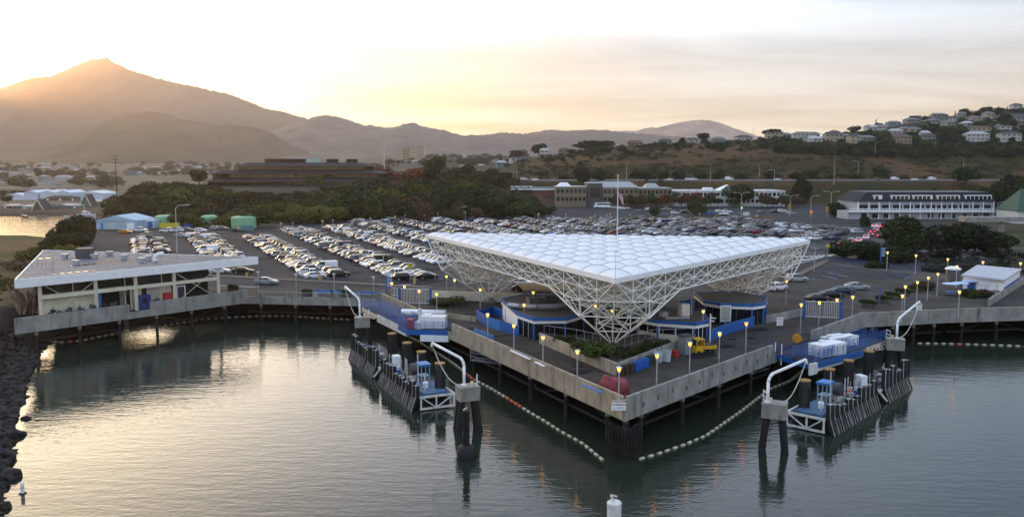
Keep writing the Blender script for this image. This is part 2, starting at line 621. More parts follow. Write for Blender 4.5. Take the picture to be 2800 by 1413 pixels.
def make_water():
    m = bpy.data.materials.new('sea_water')
    m.use_nodes = True
    t = m.node_tree
    b = t.nodes['Principled BSDF']
    b.inputs['Base Color'].default_value = (0.018, 0.025, 0.017, 1)
    b.inputs['Roughness'].default_value = 0.045
    b.inputs['IOR'].default_value = 1.38
    pos = t.nodes.new('ShaderNodeNewGeometry').outputs['Position']
    last = None
    for sc, rot, scale, dist in (((0.30, 1.0, 1), 14, 1.3, 0.032), ((0.6, 1.0, 1), -22, 3.2, 0.014), ((0.25, 0.6, 1), 20, 0.16, 0.05)):
        mpn = t.nodes.new('ShaderNodeMapping')
        mpn.inputs['Scale'].default_value = sc
        mpn.inputs['Rotation'].default_value = (0, 0, R(rot))
        t.links.new(pos, mpn.inputs[0])
        n = t.nodes.new('ShaderNodeTexNoise')
        n.inputs['Scale'].default_value = scale
        n.inputs['Detail'].default_value = 3
        n.inputs['Roughness'].default_value = 0.45
        t.links.new(mpn.outputs[0], n.inputs['Vector'])
        bn = t.nodes.new('ShaderNodeBump')
        bn.inputs['Distance'].default_value = dist
        bn.inputs['Strength'].default_value = 1.0
        t.links.new(n.outputs['Fac'], bn.inputs['Height'])
        if last:
            t.links.new(last, bn.inputs['Normal'])
        last = bn.outputs[0]
    t.links.new(last, b.inputs['Normal'])
    mb = MB()
    mb.add([(-900, -250, WL), (900, -250, WL), (900, 620, WL), (-900, 620, WL)], [(0, 1, 2, 3)])
    tag(mb.build('water', m), kind='structure')


make_water()


def far_hill(name, prof, D, front, zb, amp, nsz, colr, ext=(-900, 3600), step=14, seed=0, back=0.35):
    pxs = np.arange(ext[0], ext[1] + 1, step, dtype=float)
    py = np.interp(pxs, [a for a, _ in prof], [b for _, b in prof])
    ts = np.concatenate([np.linspace(0, 1, 46), np.linspace(1.03, 1.5, 12)])
    Y = D - front + front * ts
    PX, YY = np.meshgrid(pxs, Y)
    X = (PX - 1400) / 2300 * (D - (D - YY) * 0.35)
    zr = 31 + (450 - py) / 2300 * D
    T = ts[:, None]
    up = np.where(T <= 1, 0.75 * np.clip(T, 0, 1) ** 1.25 + 0.25 * np.sin(np.clip(T, 0, 1) * math.pi / 2), 1 - (T - 1) * back / 0.5)
    Z = zb + (zr[None, :] - zb) * up
    n = vnoise(X / nsz, YY / nsz * 0.7, 5, seed) - 0.5
    ridge = np.abs(vnoise(X / nsz / 0.8, YY / nsz / 2.2, 3, seed + 3) - 0.5)
    w = np.sin(np.clip(T, 0, 1) * math.pi) * np.clip((zr[None, :] - zb) / 120, 0, 1)
    Z = Z + (n * 1.0 - ridge * 1.2) * amp * w
    fine = (_g.random(Z.shape) - 0.4) * amp * 0.09 * (np.abs(T - 1) < 0.12)
    Z = Z + fine
    mb = MB()
    mb.grid([[(X[i, j], YY[i, j], Z[i, j]) for j in range(Z.shape[1])] for i in range(Z.shape[0])])
    m = mat(name + '_cover', colr, 0.95, var=0.3, vs=0.012, bump=0.8, bs=0.06, spec=0.05)
    tag(mb.build(name, m, smooth=True), kind='structure')


far_hill('mountain', [(-900, 330), (-500, 285), (-300, 258), (-180, 250), (-60, 262), (0, 267), (59, 240), (105, 220.5), (140, 218), (171, 215), (192, 205), (231, 186),  # unseen ridge left of the view raised to block the low sun
                      (272, 172), (293, 170), (306, 168), (314, 165), (320, 169), (328, 175), (384, 203), (437, 217), (489, 229), (541, 241), (629, 259), (664, 271), (699, 285),
                      (734, 301), (786, 310), (849, 329), (950, 372), (1200, 430), (1600, 452)],
         5400, 2300, 22, 120, 620, (0.066, 0.050, 0.040), ext=(-900, 1500), step=7)
far_hill('far_hill_range', [(600, 420), (780, 352), (835, 332), (870, 322), (900, 317), (940, 325), (1000, 345), (1019, 344), (1054, 353), (1079, 352), (1109, 341), (1133, 337),
                            (1152, 345), (1174, 352), (1212, 357), (1239, 367), (1266, 373), (1288, 371), (1315, 371), (1380, 365), (1429, 368), (1459, 365),
                            (1486, 358), (1508, 357), (1543, 361), (1598, 358), (1652, 358), (1700, 364), (1800, 372), (2100, 392), (2800, 420)],
         4300, 1500, 26, 90, 420, (0.13, 0.10, 0.085), ext=(560, 2900), step=7, seed=4)
far_hill('grass_hill', [(1560, 380), (1640, 372), (1700, 360), (1740, 359), (1772, 350), (1793, 352), (1816, 345), (1851, 337), (1886, 332), (1921, 330.6), (1942, 332), (1968, 341),
                        (2003, 353), (2060, 372), (2200, 400), (2800, 430)],
         5000, 700, 30, 60, 260, (0.36, 0.26, 0.20), ext=(1500, 2900), step=9, seed=8)
far_hill('foothill', [(-900, 380), (-300, 395), (0, 402), (133, 397), (196, 365), (265, 352), (307, 334), (370, 314), (419, 308.6), (454, 313), (496, 324), (545, 337), (594, 344.6),
                      (664, 345), (734, 358), (804, 400), (870, 425), (1000, 440), (1200, 452)],
         3400, 1000, 24, 110, 380, (0.070, 0.055, 0.036), ext=(-900, 1300), step=9, seed=12)

# ------------------------------------------------------------------ air
hm = bpy.data.materials.new('haze_air')
hm.use_nodes = True
hm.node_tree.nodes.clear()
pv = hm.node_tree.nodes.new('ShaderNodeVolumePrincipled')
pv.inputs['Color'].default_value = (0.98, 0.88, 0.83, 1)
pv.inputs['Density'].default_value = 0.00008
pv.inputs['Anisotropy'].default_value = 0.70
ho = hm.node_tree.nodes.new('ShaderNodeOutputMaterial')
hm.node_tree.links.new(pv.outputs[0], ho.inputs['Volume'])
hb = MB().box(0, 3000, 416, 19000, 7400, 842)
tag(hb.build('haze', hm), kind='stuff')
# ------------------------------------------------------------------ car park, roads, painted lines
TD = R(24.5)
DV = (-math.sin(TD), math.cos(TD))          # along the parking rows, away from the water
EV = (math.cos(TD), math.sin(TD))           # across the rows


def lot(s, u):
    return (EV[0] * s + DV[0] * u, EV[1] * s + DV[1] * u)


def sheet(name, poly, z, m):
    a = sum(poly[i][0] * poly[(i + 1) % len(poly)][1] - poly[(i + 1) % len(poly)][0] * poly[i][1] for i in range(len(poly)))
    if a < 0:
        poly = poly[::-1]
    mb = MB()
    mb.add([(x, y, z) for x, y in poly], [tuple(range(len(poly)))])
    return tag(mb.build(name, m), kind='structure')


sheet('parking_lot', [(-50, 164), (-20, 163), (20, 168), (58, 166), (96, 178), (140, 230), (175, 330), (176, 366), (250, 420), (250, 498), (22, 498), (10, 470),
                      (-12, 388), (-60, 362), (-120, 330), (-153, 292), (-115, 224), (-92, 178), (-78, 166)], 6.965, ASPH)
sheet('promenade', [(-48, 153), (-23, 150), (-20, 163), (-50, 164), (-78, 166), (-60, 158)], 6.985, PAVE)
sheet('plaza', [at(*p, 7) for p in ((2345, 850), (2900, 832), (2900, 752), (2640, 752), (2440, 737), (2268, 716), (2290, 727), (2505, 750), (2335, 832))], 6.977, PAVE)
lines = MB()


def stripe(p, q, w, z=6.975):
    lines.beam((p[0], p[1], z), (q[0], q[1], z), w, 0.008)


SK = [5.2, 21.6, 38.0, 54.4, 70.8, 87.2, 103.6, 120.0, 136.4, 152.8, 169.2, 185.6, 202.0, 218.4, 234.8]
UR = [(244, 291), (220, 291), (179, 288), (168, 314), (144, 318), (170, 346), (176, 352), (178, 348), (172, 341), (165, 334), (160, 327), (153, 319), (148, 312), (142, 305), (138, 298)]
for s, (u0, u1) in zip(SK, UR):
    stripe(lot(s, u0 - 1.5), lot(s, u1 + 1.5), 0.1)
    u = u0 - 1.33
    while u <= u1 + 1.4:
        stripe(lot(s - 5.3, u), lot(s + 5.3, u), 0.1)
        u += 2.66
# promenade road along the water: kerb line, hatching, crossings
A0, A1 = at(560, 778, 7), at(1190, 801, 7)
for f0, f1, off in ((0, 1, 0), ):
    stripe(at(600, 780, 7), at(1180, 803, 7), 0.4)
for k in range(10):
    px = 700 + k * 16
    stripe(at(px, 795, 7), at(px + 9, 787, 7), 0.16)
for px in (690, 790, 835, 880):
    stripe(at(px, 795, 7), at(px + 24, 811, 7), 0.5)
for k in range(9):
    stripe(at(1050 + k * 8, 800 - k * 4.5, 7), at(1085 + k * 8, 800 - k * 4.5, 7), 0.5)
for k in range(10):
    stripe(at(2150 + k * 13, 705 - k * 0.5, 7), at(2165 + k * 13, 700 - k * 0.5, 7), 0.5)
    stripe(at(2165 + k * 11, 718 - k * 2, 7), at(2178 + k * 11, 712 - k * 2, 7), 0.4)
stripe(at(1900, 812, 7), at(2180, 728, 7), 0.3)
stripe(at(2060, 753, 7), at(2260, 700, 7), 0.3)
for k in range(7):
    stripe(at(2120 + k * 24, 790 - k * 7.5, 7), at(2175 + k * 24, 801 - k * 7.5, 7), 0.12)
tag(lines.build('road_marking', LINE), kind='structure')
bl = MB()
for k in range(8):
    p, q = at(2330 + k * 22, 800 - k * 11, 7), at(2372 + k * 22, 812 - k * 11, 7)
    bl.beam((*p, 6.978), (*q, 6.978), 0.14, 0.008)
for k in range(6):
    p, q = at(2205 + k * 18, 768 - k * 9, 7), at(2250 + k * 18, 776 - k * 9, 7)
    bl.beam((*p, 6.978), (*q, 6.978), 0.14, 0.008)
p, q = at(2330, 826, 7), at(2500, 750, 7)
bl.beam((*p, 6.978), (*q, 6.978), 0.2, 0.008)
tag(bl.build('blue_bay_marking', LINEB), kind='structure')
# planted kerb islands between lot and road
kb = MB()
for (a, b, w) in ((at(560, 752, 7), at(1180, 786, 7), 2.2), (at(1460, 612, 7), at(2120, 598, 7), 3.0), (at(2170, 757, 7), at(2262, 712, 7), 1.6), (at(1300, 790, 7), at(1900, 790, 7), 1.4)):
    kb.beam((*a, 7.02), (*b, 7.02), w, 0.14)
tag(kb.build('kerb_island', mat('island_soil', (0.11, 0.075, 0.058), 0.9, var=0.3, vs=0.8)), kind='structure')
hw = MB()
hw.grid([[(x, y, z) for x in np.linspace(-60, 420, 25)] for y, z in ((546, 20.62), (585, 20.72))])
tag(hw.build('highway', mat('highway_asphalt', (0.085, 0.082, 0.08), 0.9, var=0.15, vs=0.2)), kind='structure')

PATCH = mat('asphalt_patch', (.020, .020, .022), .95, var=.3, vs=.4, spec=.1)
PATCH2 = mat('worn_asphalt', (.050, .049, .048), .95, var=.3, vs=.4, spec=.1)
_pr = random.Random(21)
for k in range(34):
    if k < 14:
        px = _pr.uniform(1240, 1680)
        py = 905 + (px - 1270) * .428 - _pr.uniform(8, 44)
        z, sx, sy = 7.006, _pr.uniform(.6, 2.2), _pr.uniform(.4, 1.2)
        if k % 2:
            px = _pr.uniform(1760, 2180)
            py = 1045 - (px - 1760) * .36 - _pr.uniform(8, 36)
    else:
        px, py = _pr.uniform(560, 1180), _pr.uniform(690, 775)
        z, sx, sy = 6.982, _pr.uniform(1.5, 6), _pr.uniform(.5, 2.2)
        if k % 3 == 0:
            px, py = _pr.uniform(2080, 2340), _pr.uniform(720, 800)
    x, y = at(px, py, z)
    n_ = 9
    pts = [(x + sx * (1 + .3 * _pr.random()) * math.cos(a) * EV[0] - sy * (1 + .3 * _pr.random()) * math.sin(a) * EV[1], y + sx * (1 + .3 * _pr.random()) * math.cos(a) * EV[1] + sy * (1 + .3 * _pr.random()) * math.sin(a) * EV[0]) for a in [2 * math.pi * q / n_ for q in range(n_)]]
    sheet('asphalt_patch', pts, z + .0005 * k, PATCH if k % 3 else PATCH2)

# ------------------------------------------------------------------ cars
PAINT = bpy.data.materials.new('car_paint')
PAINT.use_nodes = True
_t = PAINT.node_tree
_oi = _t.nodes.new('ShaderNodeObjectInfo')
_t.links.new(_oi.outputs['Color'], _t.nodes['Principled BSDF'].inputs['Base Color'])
_t.nodes['Principled BSDF'].inputs['Roughness'].default_value = 0.22
_t.nodes['Principled BSDF'].inputs['Metallic'].default_value = 0.0
_t.nodes['Principled BSDF'].inputs['Coat Weight'].default_value = 0.0
_t.nodes['Principled BSDF'].inputs['Specular IOR Level'].default_value = 0.35
_t.nodes['Principled BSDF'].inputs['Coat Roughness'].default_value = 0.06
RIM = mat('wheel_rim', (0.35, 0.35, 0.36), 0.35, 0.7, var=0)
HEADL = mat('headlamp_lens', (0.7, 0.7, 0.68), 0.15, var=0)
TAIL0 = mat('unlit_tail_lamp', (0.25, 0.012, 0.01), 0.25, var=0)

CARS = {   # stations: (x, bottom, belt, half width); cabin: base x0,x1, roof x0,x1, roof height
    'sedan': dict(st=[(-2.34, 0.42, 0.80, 0.70), (-2.22, 0.26, 0.97, 0.84), (-1.5, 0.20, 1.00, 0.90), (0.9, 0.20, 0.96, 0.90), (1.85, 0.22, 0.82, 0.86), (2.25, 0.26, 0.70, 0.74), (2.36, 0.38, 0.58, 0.60)],
                  cab=(-1.95, 1.12, -1.05, 0.22, 1.44), wx=(-1.38, 1.42), r=0.33),
    'hatchback': dict(st=[(-2.05, 0.40, 0.92, 0.74), (-1.95, 0.26, 1.02, 0.86), (-1.2, 0.2, 1.02, 0.89), (0.8, 0.20, 0.98, 0.89), (1.75, 0.22, 0.84, 0.84), (2.08, 0.28, 0.70, 0.66)],
                      cab=(-1.96, 1.08, -1.55, 0.15, 1.50), wx=(-1.25, 1.32), r=0.32),
    'suv': dict(st=[(-2.32, 0.44, 0.98, 0.78), (-2.22, 0.30, 1.10, 0.90), (-1.4, 0.26, 1.10, 0.94), (0.9, 0.26, 1.08, 0.94), (1.9, 0.28, 0.98, 0.90), (2.24, 0.32, 0.84, 0.78), (2.34, 0.42, 0.68, 0.62)],
                cab=(-2.20, 1.12, -1.90, 0.22, 1.70), wx=(-1.38, 1.42), r=0.37),
    'pickup': dict(st=[(-2.80, 0.48, 1.06, 0.86), (-2.72, 0.40, 1.10, 0.95), (-0.8, 0.34, 1.10, 0.97), (1.1, 0.34, 1.12, 0.97), (2.45, 0.36, 1.06, 0.94), (2.72, 0.42, 0.92, 0.84)],
                   cab=(-0.95, 1.25, -0.75, 0.55, 1.84), wx=(-1.75, 1.75), r=0.40),
    'van': dict(st=[(-2.75, 0.40, 1.30, 0.92), (-2.68, 0.30, 1.36, 0.98), (0.6, 0.28, 1.36, 0.98), (1.7, 0.28, 1.30, 0.96), (2.5, 0.32, 1.05, 0.88), (2.75, 0.42, 0.80, 0.74)],
                cab=(-2.70, 2.05, -2.62, 1.35, 2.12), wx=(-1.7, 1.8), r=0.37),
}
COLS = {'white': (0.74, 0.74, 0.75), 'silver': (0.36, 0.37, 0.38), 'grey': (0.12, 0.125, 0.13), 'black': (0.010, 0.010, 0.011), 'dark blue': (0.018, 0.03, 0.075),
        'red': (0.20, 0.012, 0.014), 'beige': (0.34, 0.29, 0.21), 'green': (0.02, 0.06, 0.04), 'orange': (0.55, 0.20, 0.02), 'blue': (0.03, 0.12, 0.40)}


def car_meshes(k):
    c = CARS[k]
    b, g = MB(), MB()
    rows = []
    for x, z0, z1, w in c['st']:
        zm = z0 + (z1 - z0) * 0.62
        rows.append([(x, -w * 0.9, z0), (x, -w, zm - 0.12), (x, -w, zm), (x, -w * 0.94, z1 - 0.03), (x, -w * 0.7, z1), (x, w * 0.7, z1), (x, w * 0.94, z1 - 0.03), (x, w, zm), (x, w, zm - 0.12), (x, w * 0.9, z0), (x, -w * 0.9, z0)])
    b.grid([r[::-1] for r in rows])
    b.add(rows[0][:-1], [tuple(range(10))])
    b.add(rows[-1][:-1], [tuple(reversed(range(10)))])
    x0, x1, r0, r1, zr = c['cab']
    w = c['st'][2][3] * 0.94
    zb = c['st'][2][2] - 0.02
    wr = w * 0.78 if k not in ('van',) else w * 0.90
    if k == 'pickup':       # open load bed
        b.box(-1.85, 0, 1.115, 1.7, 1.7, 0.03, m=1)
    low = [(x0, -w, zb), (x1, -w, zb), (x1, w, zb), (x0, w, zb)]
    top = [(r0, -wr, zr - 0.07), (r1, -wr, zr - 0.07), (r1, wr, zr - 0.07), (r0, wr, zr - 0.07)]
    g.add(low + top, [(0, 1, 5, 4), (1, 2, 6, 5), (2, 3, 7, 6), (3, 0, 4, 7)])
    # roof skin, rounded, and the pillars
    rr = [[(r0 - 0.05, -wr * 0.9, zr - 0.08), (r0 + 0.1, -wr, zr - 0.06), (r1 - 0.1, -wr, zr - 0.06), (r1 + 0.06, -wr * 0.9, zr - 0.09)],
          [(r0 - 0.08, -wr * 0.5, zr - 0.04), (r0 + 0.2, -wr * 0.5, zr), (r1 - 0.3, -wr * 0.5, zr), (r1 + 0.08, -wr * 0.5, zr - 0.05)],
          [(r0 - 0.08, wr * 0.5, zr - 0.04), (r0 + 0.2, wr * 0.5, zr), (r1 - 0.3, wr * 0.5, zr), (r1 + 0.08, wr * 0.5, zr - 0.05)],
          [(r0 - 0.05, wr * 0.9, zr - 0.08), (r0 + 0.1, wr, zr - 0.06), (r1 - 0.1, wr, zr - 0.06), (r1 + 0.06, wr * 0.9, zr - 0.09)]]
    b.grid(rr)
    b.box((r0 + r1) / 2, 0, zr - 0.085, r1 - r0, wr * 2 + 0.01, 0.05)
    for sgn in (-1, 1):
        b.beam((x1, sgn * w, zb), (r1, sgn * wr, zr - 0.06), 0.06, 0.05)
        b.beam((x0, sgn * w, zb), (r0, sgn * wr, zr - 0.06), 0.16, 0.06)
        xm = (x0 + x1) / 2 - 0.1
        b.beam((xm, sgn * (w + 0.005), zb), ((r0 + r1) / 2, sgn * (wr + 0.005), zr - 0.06), 0.08, 0.03)
        if k == 'van':
            b.add([(x0, sgn * (w + .01), zb), (0.2, sgn * (w + .01), zb), (0.2, sgn * (wr + .012), zr - .06), (r0, sgn * (wr + .012), zr - .06)], [(0, 1, 2, 3) if sgn < 0 else (3, 2, 1, 0)])
        b.box(x1 - 0.25, sgn * (w + 0.08), zb + 0.08, 0.12, 0.16, 0.12)
    b.box(0, 0, 0.30, c['st'][-2][0] * 1.7, w * 1.7, 0.16, m=1)
    mb_ = b.build('body', [PAINT, DGREY], smooth=False)
    mg_ = g.build('windows', GLASSD)
    wv = MB()
    wv.tube((0, -0.11, 0), (0, 0.11, 0), c['r'], 12)
    wv.tube((0, -0.118, 0), (0, 0.118, 0), c['r'] * 0.6, 10, m=1)
    mw = wv.build('wheel', [BLACK, RIM])
    for o in (mb_, mg_, mw):
        S.collection.objects.unlink(o)
    return mb_.data, mg_.data, mw.data


CM = {k: car_meshes(k) for k in CARS}
_hl = MB().box(0, 0, 0, 0.10, 0.34, 0.13)
_ho = _hl.build('headlight', HEADL)
_to = MB().box(0, 0, 0, 0.09, 0.30, 0.16).build('tail_light', TAIL0)
_tl = MB().box(0, 0, 0, 0.10, 0.34, 0.20).build('tail_light', TAILL)
for _o in (_ho, _to, _tl):
    S.collection.objects.unlink(_o)
PROTO = {}


def link(name, data, parent, loc=(0, 0, 0)):
    o = bpy.data.objects.new(name, data)
    S.collection.objects.link(o)
    o.parent = parent
    o.location = loc
    return o


def car(k, colour, x, y, z, rz, label, group, lights=False, braking=False, parts=True):
    names = {'sedan': 'parked_sedan', 'hatchback': 'parked_hatchback', 'suv': 'parked_suv', 'pickup': 'pickup_truck', 'van': 'passenger_van'}
    nm = names[k] if not braking else k.replace('suv', 'queueing_suv').replace('sedan', 'queueing_sedan').replace('hatchback', 'queueing_hatchback')
    r = thing(nm, label, {'pickup': 'pickup truck', 'suv': 'SUV'}.get(k, k if k == 'van' else 'car'), (x, y, z), rz, group)
    b, g, w = CM[k]
    o = link('body', b, r)
    o.color = (*COLS[colour], 1)
    link('windows', g, r)
    if parts:
        c = CARS[k]
        hw_ = c['st'][2][3] - 0.10
        for wx in c['wx']:
            for sy in (-1, 1):
                link('wheel', w, r, (wx, sy * hw_, c['r']))
    if lights or braking:
        c = CARS[k]
        f, bk = c['st'][-2], c['st'][1]
        for sy in (-1, 1):
            if lights:
                link('headlight', _ho.data, r, (f[0] + 0.02, sy * f[3] * 0.72, f[2] - 0.10))
            link('tail_light', (_tl if braking else _to).data, r, (bk[0] - 0.05, sy * bk[3] * 0.76, bk[2] - 0.16))
    return r


_ones = ['', 'first', 'second', 'third', 'fourth', 'fifth', 'sixth', 'seventh', 'eighth', 'ninth', 'tenth', 'eleventh', 'twelfth', 'thirteenth', 'fourteenth', 'fifteenth', 'sixteenth', 'seventeenth', 'eighteenth', 'nineteenth']
_tens = {2: ('twentieth', 'twenty'), 3: ('thirtieth', 'thirty'), 4: ('fortieth', 'forty'), 5: ('fiftieth', 'fifty'), 6: ('sixtieth', 'sixty'), 7: ('seventieth', 'seventy'), 8: ('eightieth', 'eighty')}


def ordinal(n):
    if n < 20:
        return _ones[n]
    a, b = divmod(n, 10)
    return _tens[a][0] if b == 0 else _tens[a][1] + '-' + _ones[b]


def pix(x, y, z):
    """photo pixel of a point"""
    dy, dz = y, z - H
    fwd = dy * math.cos(PITCH) - dz * math.sin(PITCH)
    up = dy * math.sin(PITCH) + dz * math.cos(PITCH)
    return CX + F * x / fwd, CY - F * up / fwd


ck = ['sedan'] * 34 + ['suv'] * 36 + ['hatchback'] * 19 + ['pickup'] * 8 + ['van'] * 3
cc = ['white'] * 25 + ['silver'] * 13 + ['grey'] * 16 + ['black'] * 32 + ['dark blue'] * 8 + ['red'] * 4 + ['beige'] * 3 + ['green'] * 1 + ['blue'] * 1
ALLC = []
for ri, (s, (u0, u1)) in enumerate(zip(SK, UR)):
    for side in (-1, 1):
        u, n = u0, 0
        while u <= u1:
            x, y = lot(s + side * 2.62 + rnd.uniform(-0.25, 0.25), u + rnd.uniform(-0.12, 0.12))
            px, py = pix(x, y, 7.6)
            edge = min(u - u0, u1 - u)
            occ = (0.84 if ri >= 5 else 0.95) if ri >= 2 else 0.8
            if u1 - u < 26:
                occ *= 0.9
            ok = rnd.random() < occ
            if px < 60 or px > 2420 or y > 372:
                ok = False
            # hidden behind the canopy or outside the car park
            if 1215 < px < 2190 and py > 652:
                ok = False
            if ri == 4 and py > 740 and px > 1290:
                ok = False
            if px > 2170 and py > 652 or px > 2345 or px > 2290 and py > 640:
                ok = False
            if ri >= 5 and y < 206 and px > 1190:
                ok = False
            k, c = rnd.choice(ck), rnd.choice(cc)
            if ri >= 5 and c in ('white', 'silver') and rnd.random() < .42:
                c = rnd.choice(['black', 'black', 'grey', 'dark blue'])
            a = rnd.random()
            if ok:
                n += 1
                flip = (side < 0) if a < 0.72 else (side > 0)
                if ri == 2 and n == 1:
                    k, c, flip = ('sedan', 'white', False) if side < 0 else ('suv', 'black', False)
                if ri == 3 and n == 1:
                    k, c, flip = ('suv', 'black', False) if side < 0 else ('sedan', 'black', False)
                if ri == 3 and n == 2 and side < 0:
                    k, c = 'sedan', 'white'
                ALLC.append((math.hypot(x, y), ri, side, n, k, c, x, y, TD + (math.pi if flip else 0) + rnd.uniform(-0.03, 0.03)))
            u += 2.66
ALLC.sort()
NC = 250
rown = ['far left'] + [ordinal(k) for k in range(2, 16)]
for d, ri, side, n, k, c, x, y, rz in ALLC[:NC]:
    nm = 'SUV' if k == 'suv' else ('pickup truck' if k == 'pickup' else k)
    car(k, c, x, y, 6.97, rz, f"{c} {nm}, {ordinal(n)} from near end, {'left' if side < 0 else 'right'} side of {rown[ri]} parking row", 'cars parked in the ferry car park', lights=d < 205)
# the far rest of the full car park, too many to single out: one mass
far = MB()
FM = {}
FMATS = []
for c in COLS:
    FM[c] = len(FMATS)
    FMATS.append(mat('far_paint_' + c.replace(' ', '_'), COLS[c], 0.35, var=0, spec=0.2))
FG, FB = len(FMATS), len(FMATS) + 1
FMATS += [GLASSD, BLACK]
for d, ri, side, n, k, c, x, y, rz in ALLC[NC:]:
    cs, sn = math.cos(rz), math.sin(rz)
    for me, mode in zip(CM[k], 'bg'):
        vs = [(x + v.co.x * cs - v.co.y * sn, y + v.co.x * sn + v.co.y * cs, 6.97 + v.co.z) for v in me.vertices]
        b0 = len(far.v)
        far.v.extend(vs)
        for p in me.polygons:
            far.f.append(tuple(b0 + i for i in p.vertices))
            far.m.append(FG if mode == 'g' else (FM[c] if p.material_index == 0 else FB))
    for wx in CARS[k]['wx']:
        for sy in (-0.8, 0.8):
            r_ = CARS[k]['r']
            far.tube((x + wx * cs - (sy - .1) * sn, y + wx * sn + (sy - .1) * cs, 6.97 + r_), (x + wx * cs - (sy + .1) * sn, y + wx * sn + (sy + .1) * cs, 6.97 + r_), r_, 7, m=FB)
tag(far.build('distant_parked_cars', FMATS), 'far rows of parked cars filling the back of the car park', 'parked cars', kind='stuff')

# single cars away from the rows: (kind, colour, px, py of the wheels, heading, label)
for k, c, px, py, hd, lab in (
        ('sedan', 'silver', 729, 776, -4, 'silver sedan driving along the waterside road beside the car park'),
        ('suv', 'white', 2126, 794, 38, 'white SUV parked in an accessible bay right of the canopy, nearer the canopy'),
        ('suv', 'silver', 2178, 770, 8, 'silver SUV alone beside the blue line right of the canopy tip'),
        ('sedan', 'black', 2236, 824, 12, 'black sedan parked just behind the white gate, frontmost of three'),
        ('sedan', 'black', 2272, 813, 12, 'black sedan between two dark cars behind the white gate'),
        ('sedan', 'dark blue', 2303, 803, 12, 'dark blue sedan rearmost of three cars behind the white gate'),
        ('sedan', 'silver', 2343, 791, 2, 'silver beige sedan parked beside empty blue marked bays'),
        ('sedan', 'white', 1424, 780, 0, 'white sedan seen under the canopy left arm, behind a black one'),
        ('sedan', 'black', 1432, 796, -3, 'black sedan seen under the canopy left arm, nearest the wall'),
        ('suv', 'black', 1502, 798, 4, 'black SUV glimpsed through the canopy struts, right of black sedan'),
        ('sedan', 'white', 600, 746, 10, 'white sedan under the roof tip of the triangular building'),
        ('sedan', 'black', 665, 747, 8, 'black sedan beside the roof tip of the triangular building'),
        ('pickup', 'white', 383, 634, -6, 'white pickup truck parked in front of the blue shed'),
        ('sedan', 'orange', 343, 638, 10, 'orange brown sedan parked left of the white pickup by blue shed'),
        ('suv', 'beige', 400, 647, 150, 'beige SUV in front of the small container by blue shed'),
        ('suv', 'white', 455, 635, 176, 'white SUV parked by the yellow fence'),
        ('suv', 'white', 484, 634, 170, 'white SUV parked beside blue barrels, right of yellow fence'),
        ('sedan', 'grey', 512, 632, 10, 'grey sedan parked in front of the blue barrels'),
        ('hatchback', 'white', 549, 634, 5, 'white hatchback parked alone between barrels and tree'),
        ('hatchback', 'silver', 590, 628, 0, 'silver hatchback by the green tank, left of a pair'),
        ('sedan', 'grey', 610, 629, 4, 'grey sedan by the green tank, right of a pair'),
        ('sedan', 'silver', 497, 648, -8, 'silver sedan crossing the aisle behind the white vans'),
        ('van', 'white', 533, 653, 12, 'white passenger van with window row, left of two vans'),
        ('van', 'white', 577, 656, 12, 'white passenger van with window row, right of two vans'),
        ('sedan', 'black', 652, 634, 4, 'black sedan alone at the lot edge behind the signs'),
        ('pickup', 'white', 1440, 584, 3, 'white pickup truck turning at the far corner of the car park'),
        ('suv', 'black', 1468, 597, 10, 'black SUV stopped by the grass island at the car park end'),
        ('suv', 'black', 1746, 601, 2, 'black SUV beside the flagpole on the far aisle'),
        ('suv', 'black', 1838, 600, 92, 'black SUV facing away on the far aisle near grass tufts'),
        ('van', 'white', 2137, 624, 0, 'white panel van parked at the right end of far rows'),
        ('pickup', 'beige', 1892, 616, 2, 'pale pickup truck with open bed alone in the far aisle'),
        ('pickup', 'red', 1845, 612, 0, 'red pickup truck in the back row behind the canopy')):
    x, y = at(px, py, 6.97)
    car(k, c, x, y, 6.97, R(hd), lab, None, lights=py > 740)
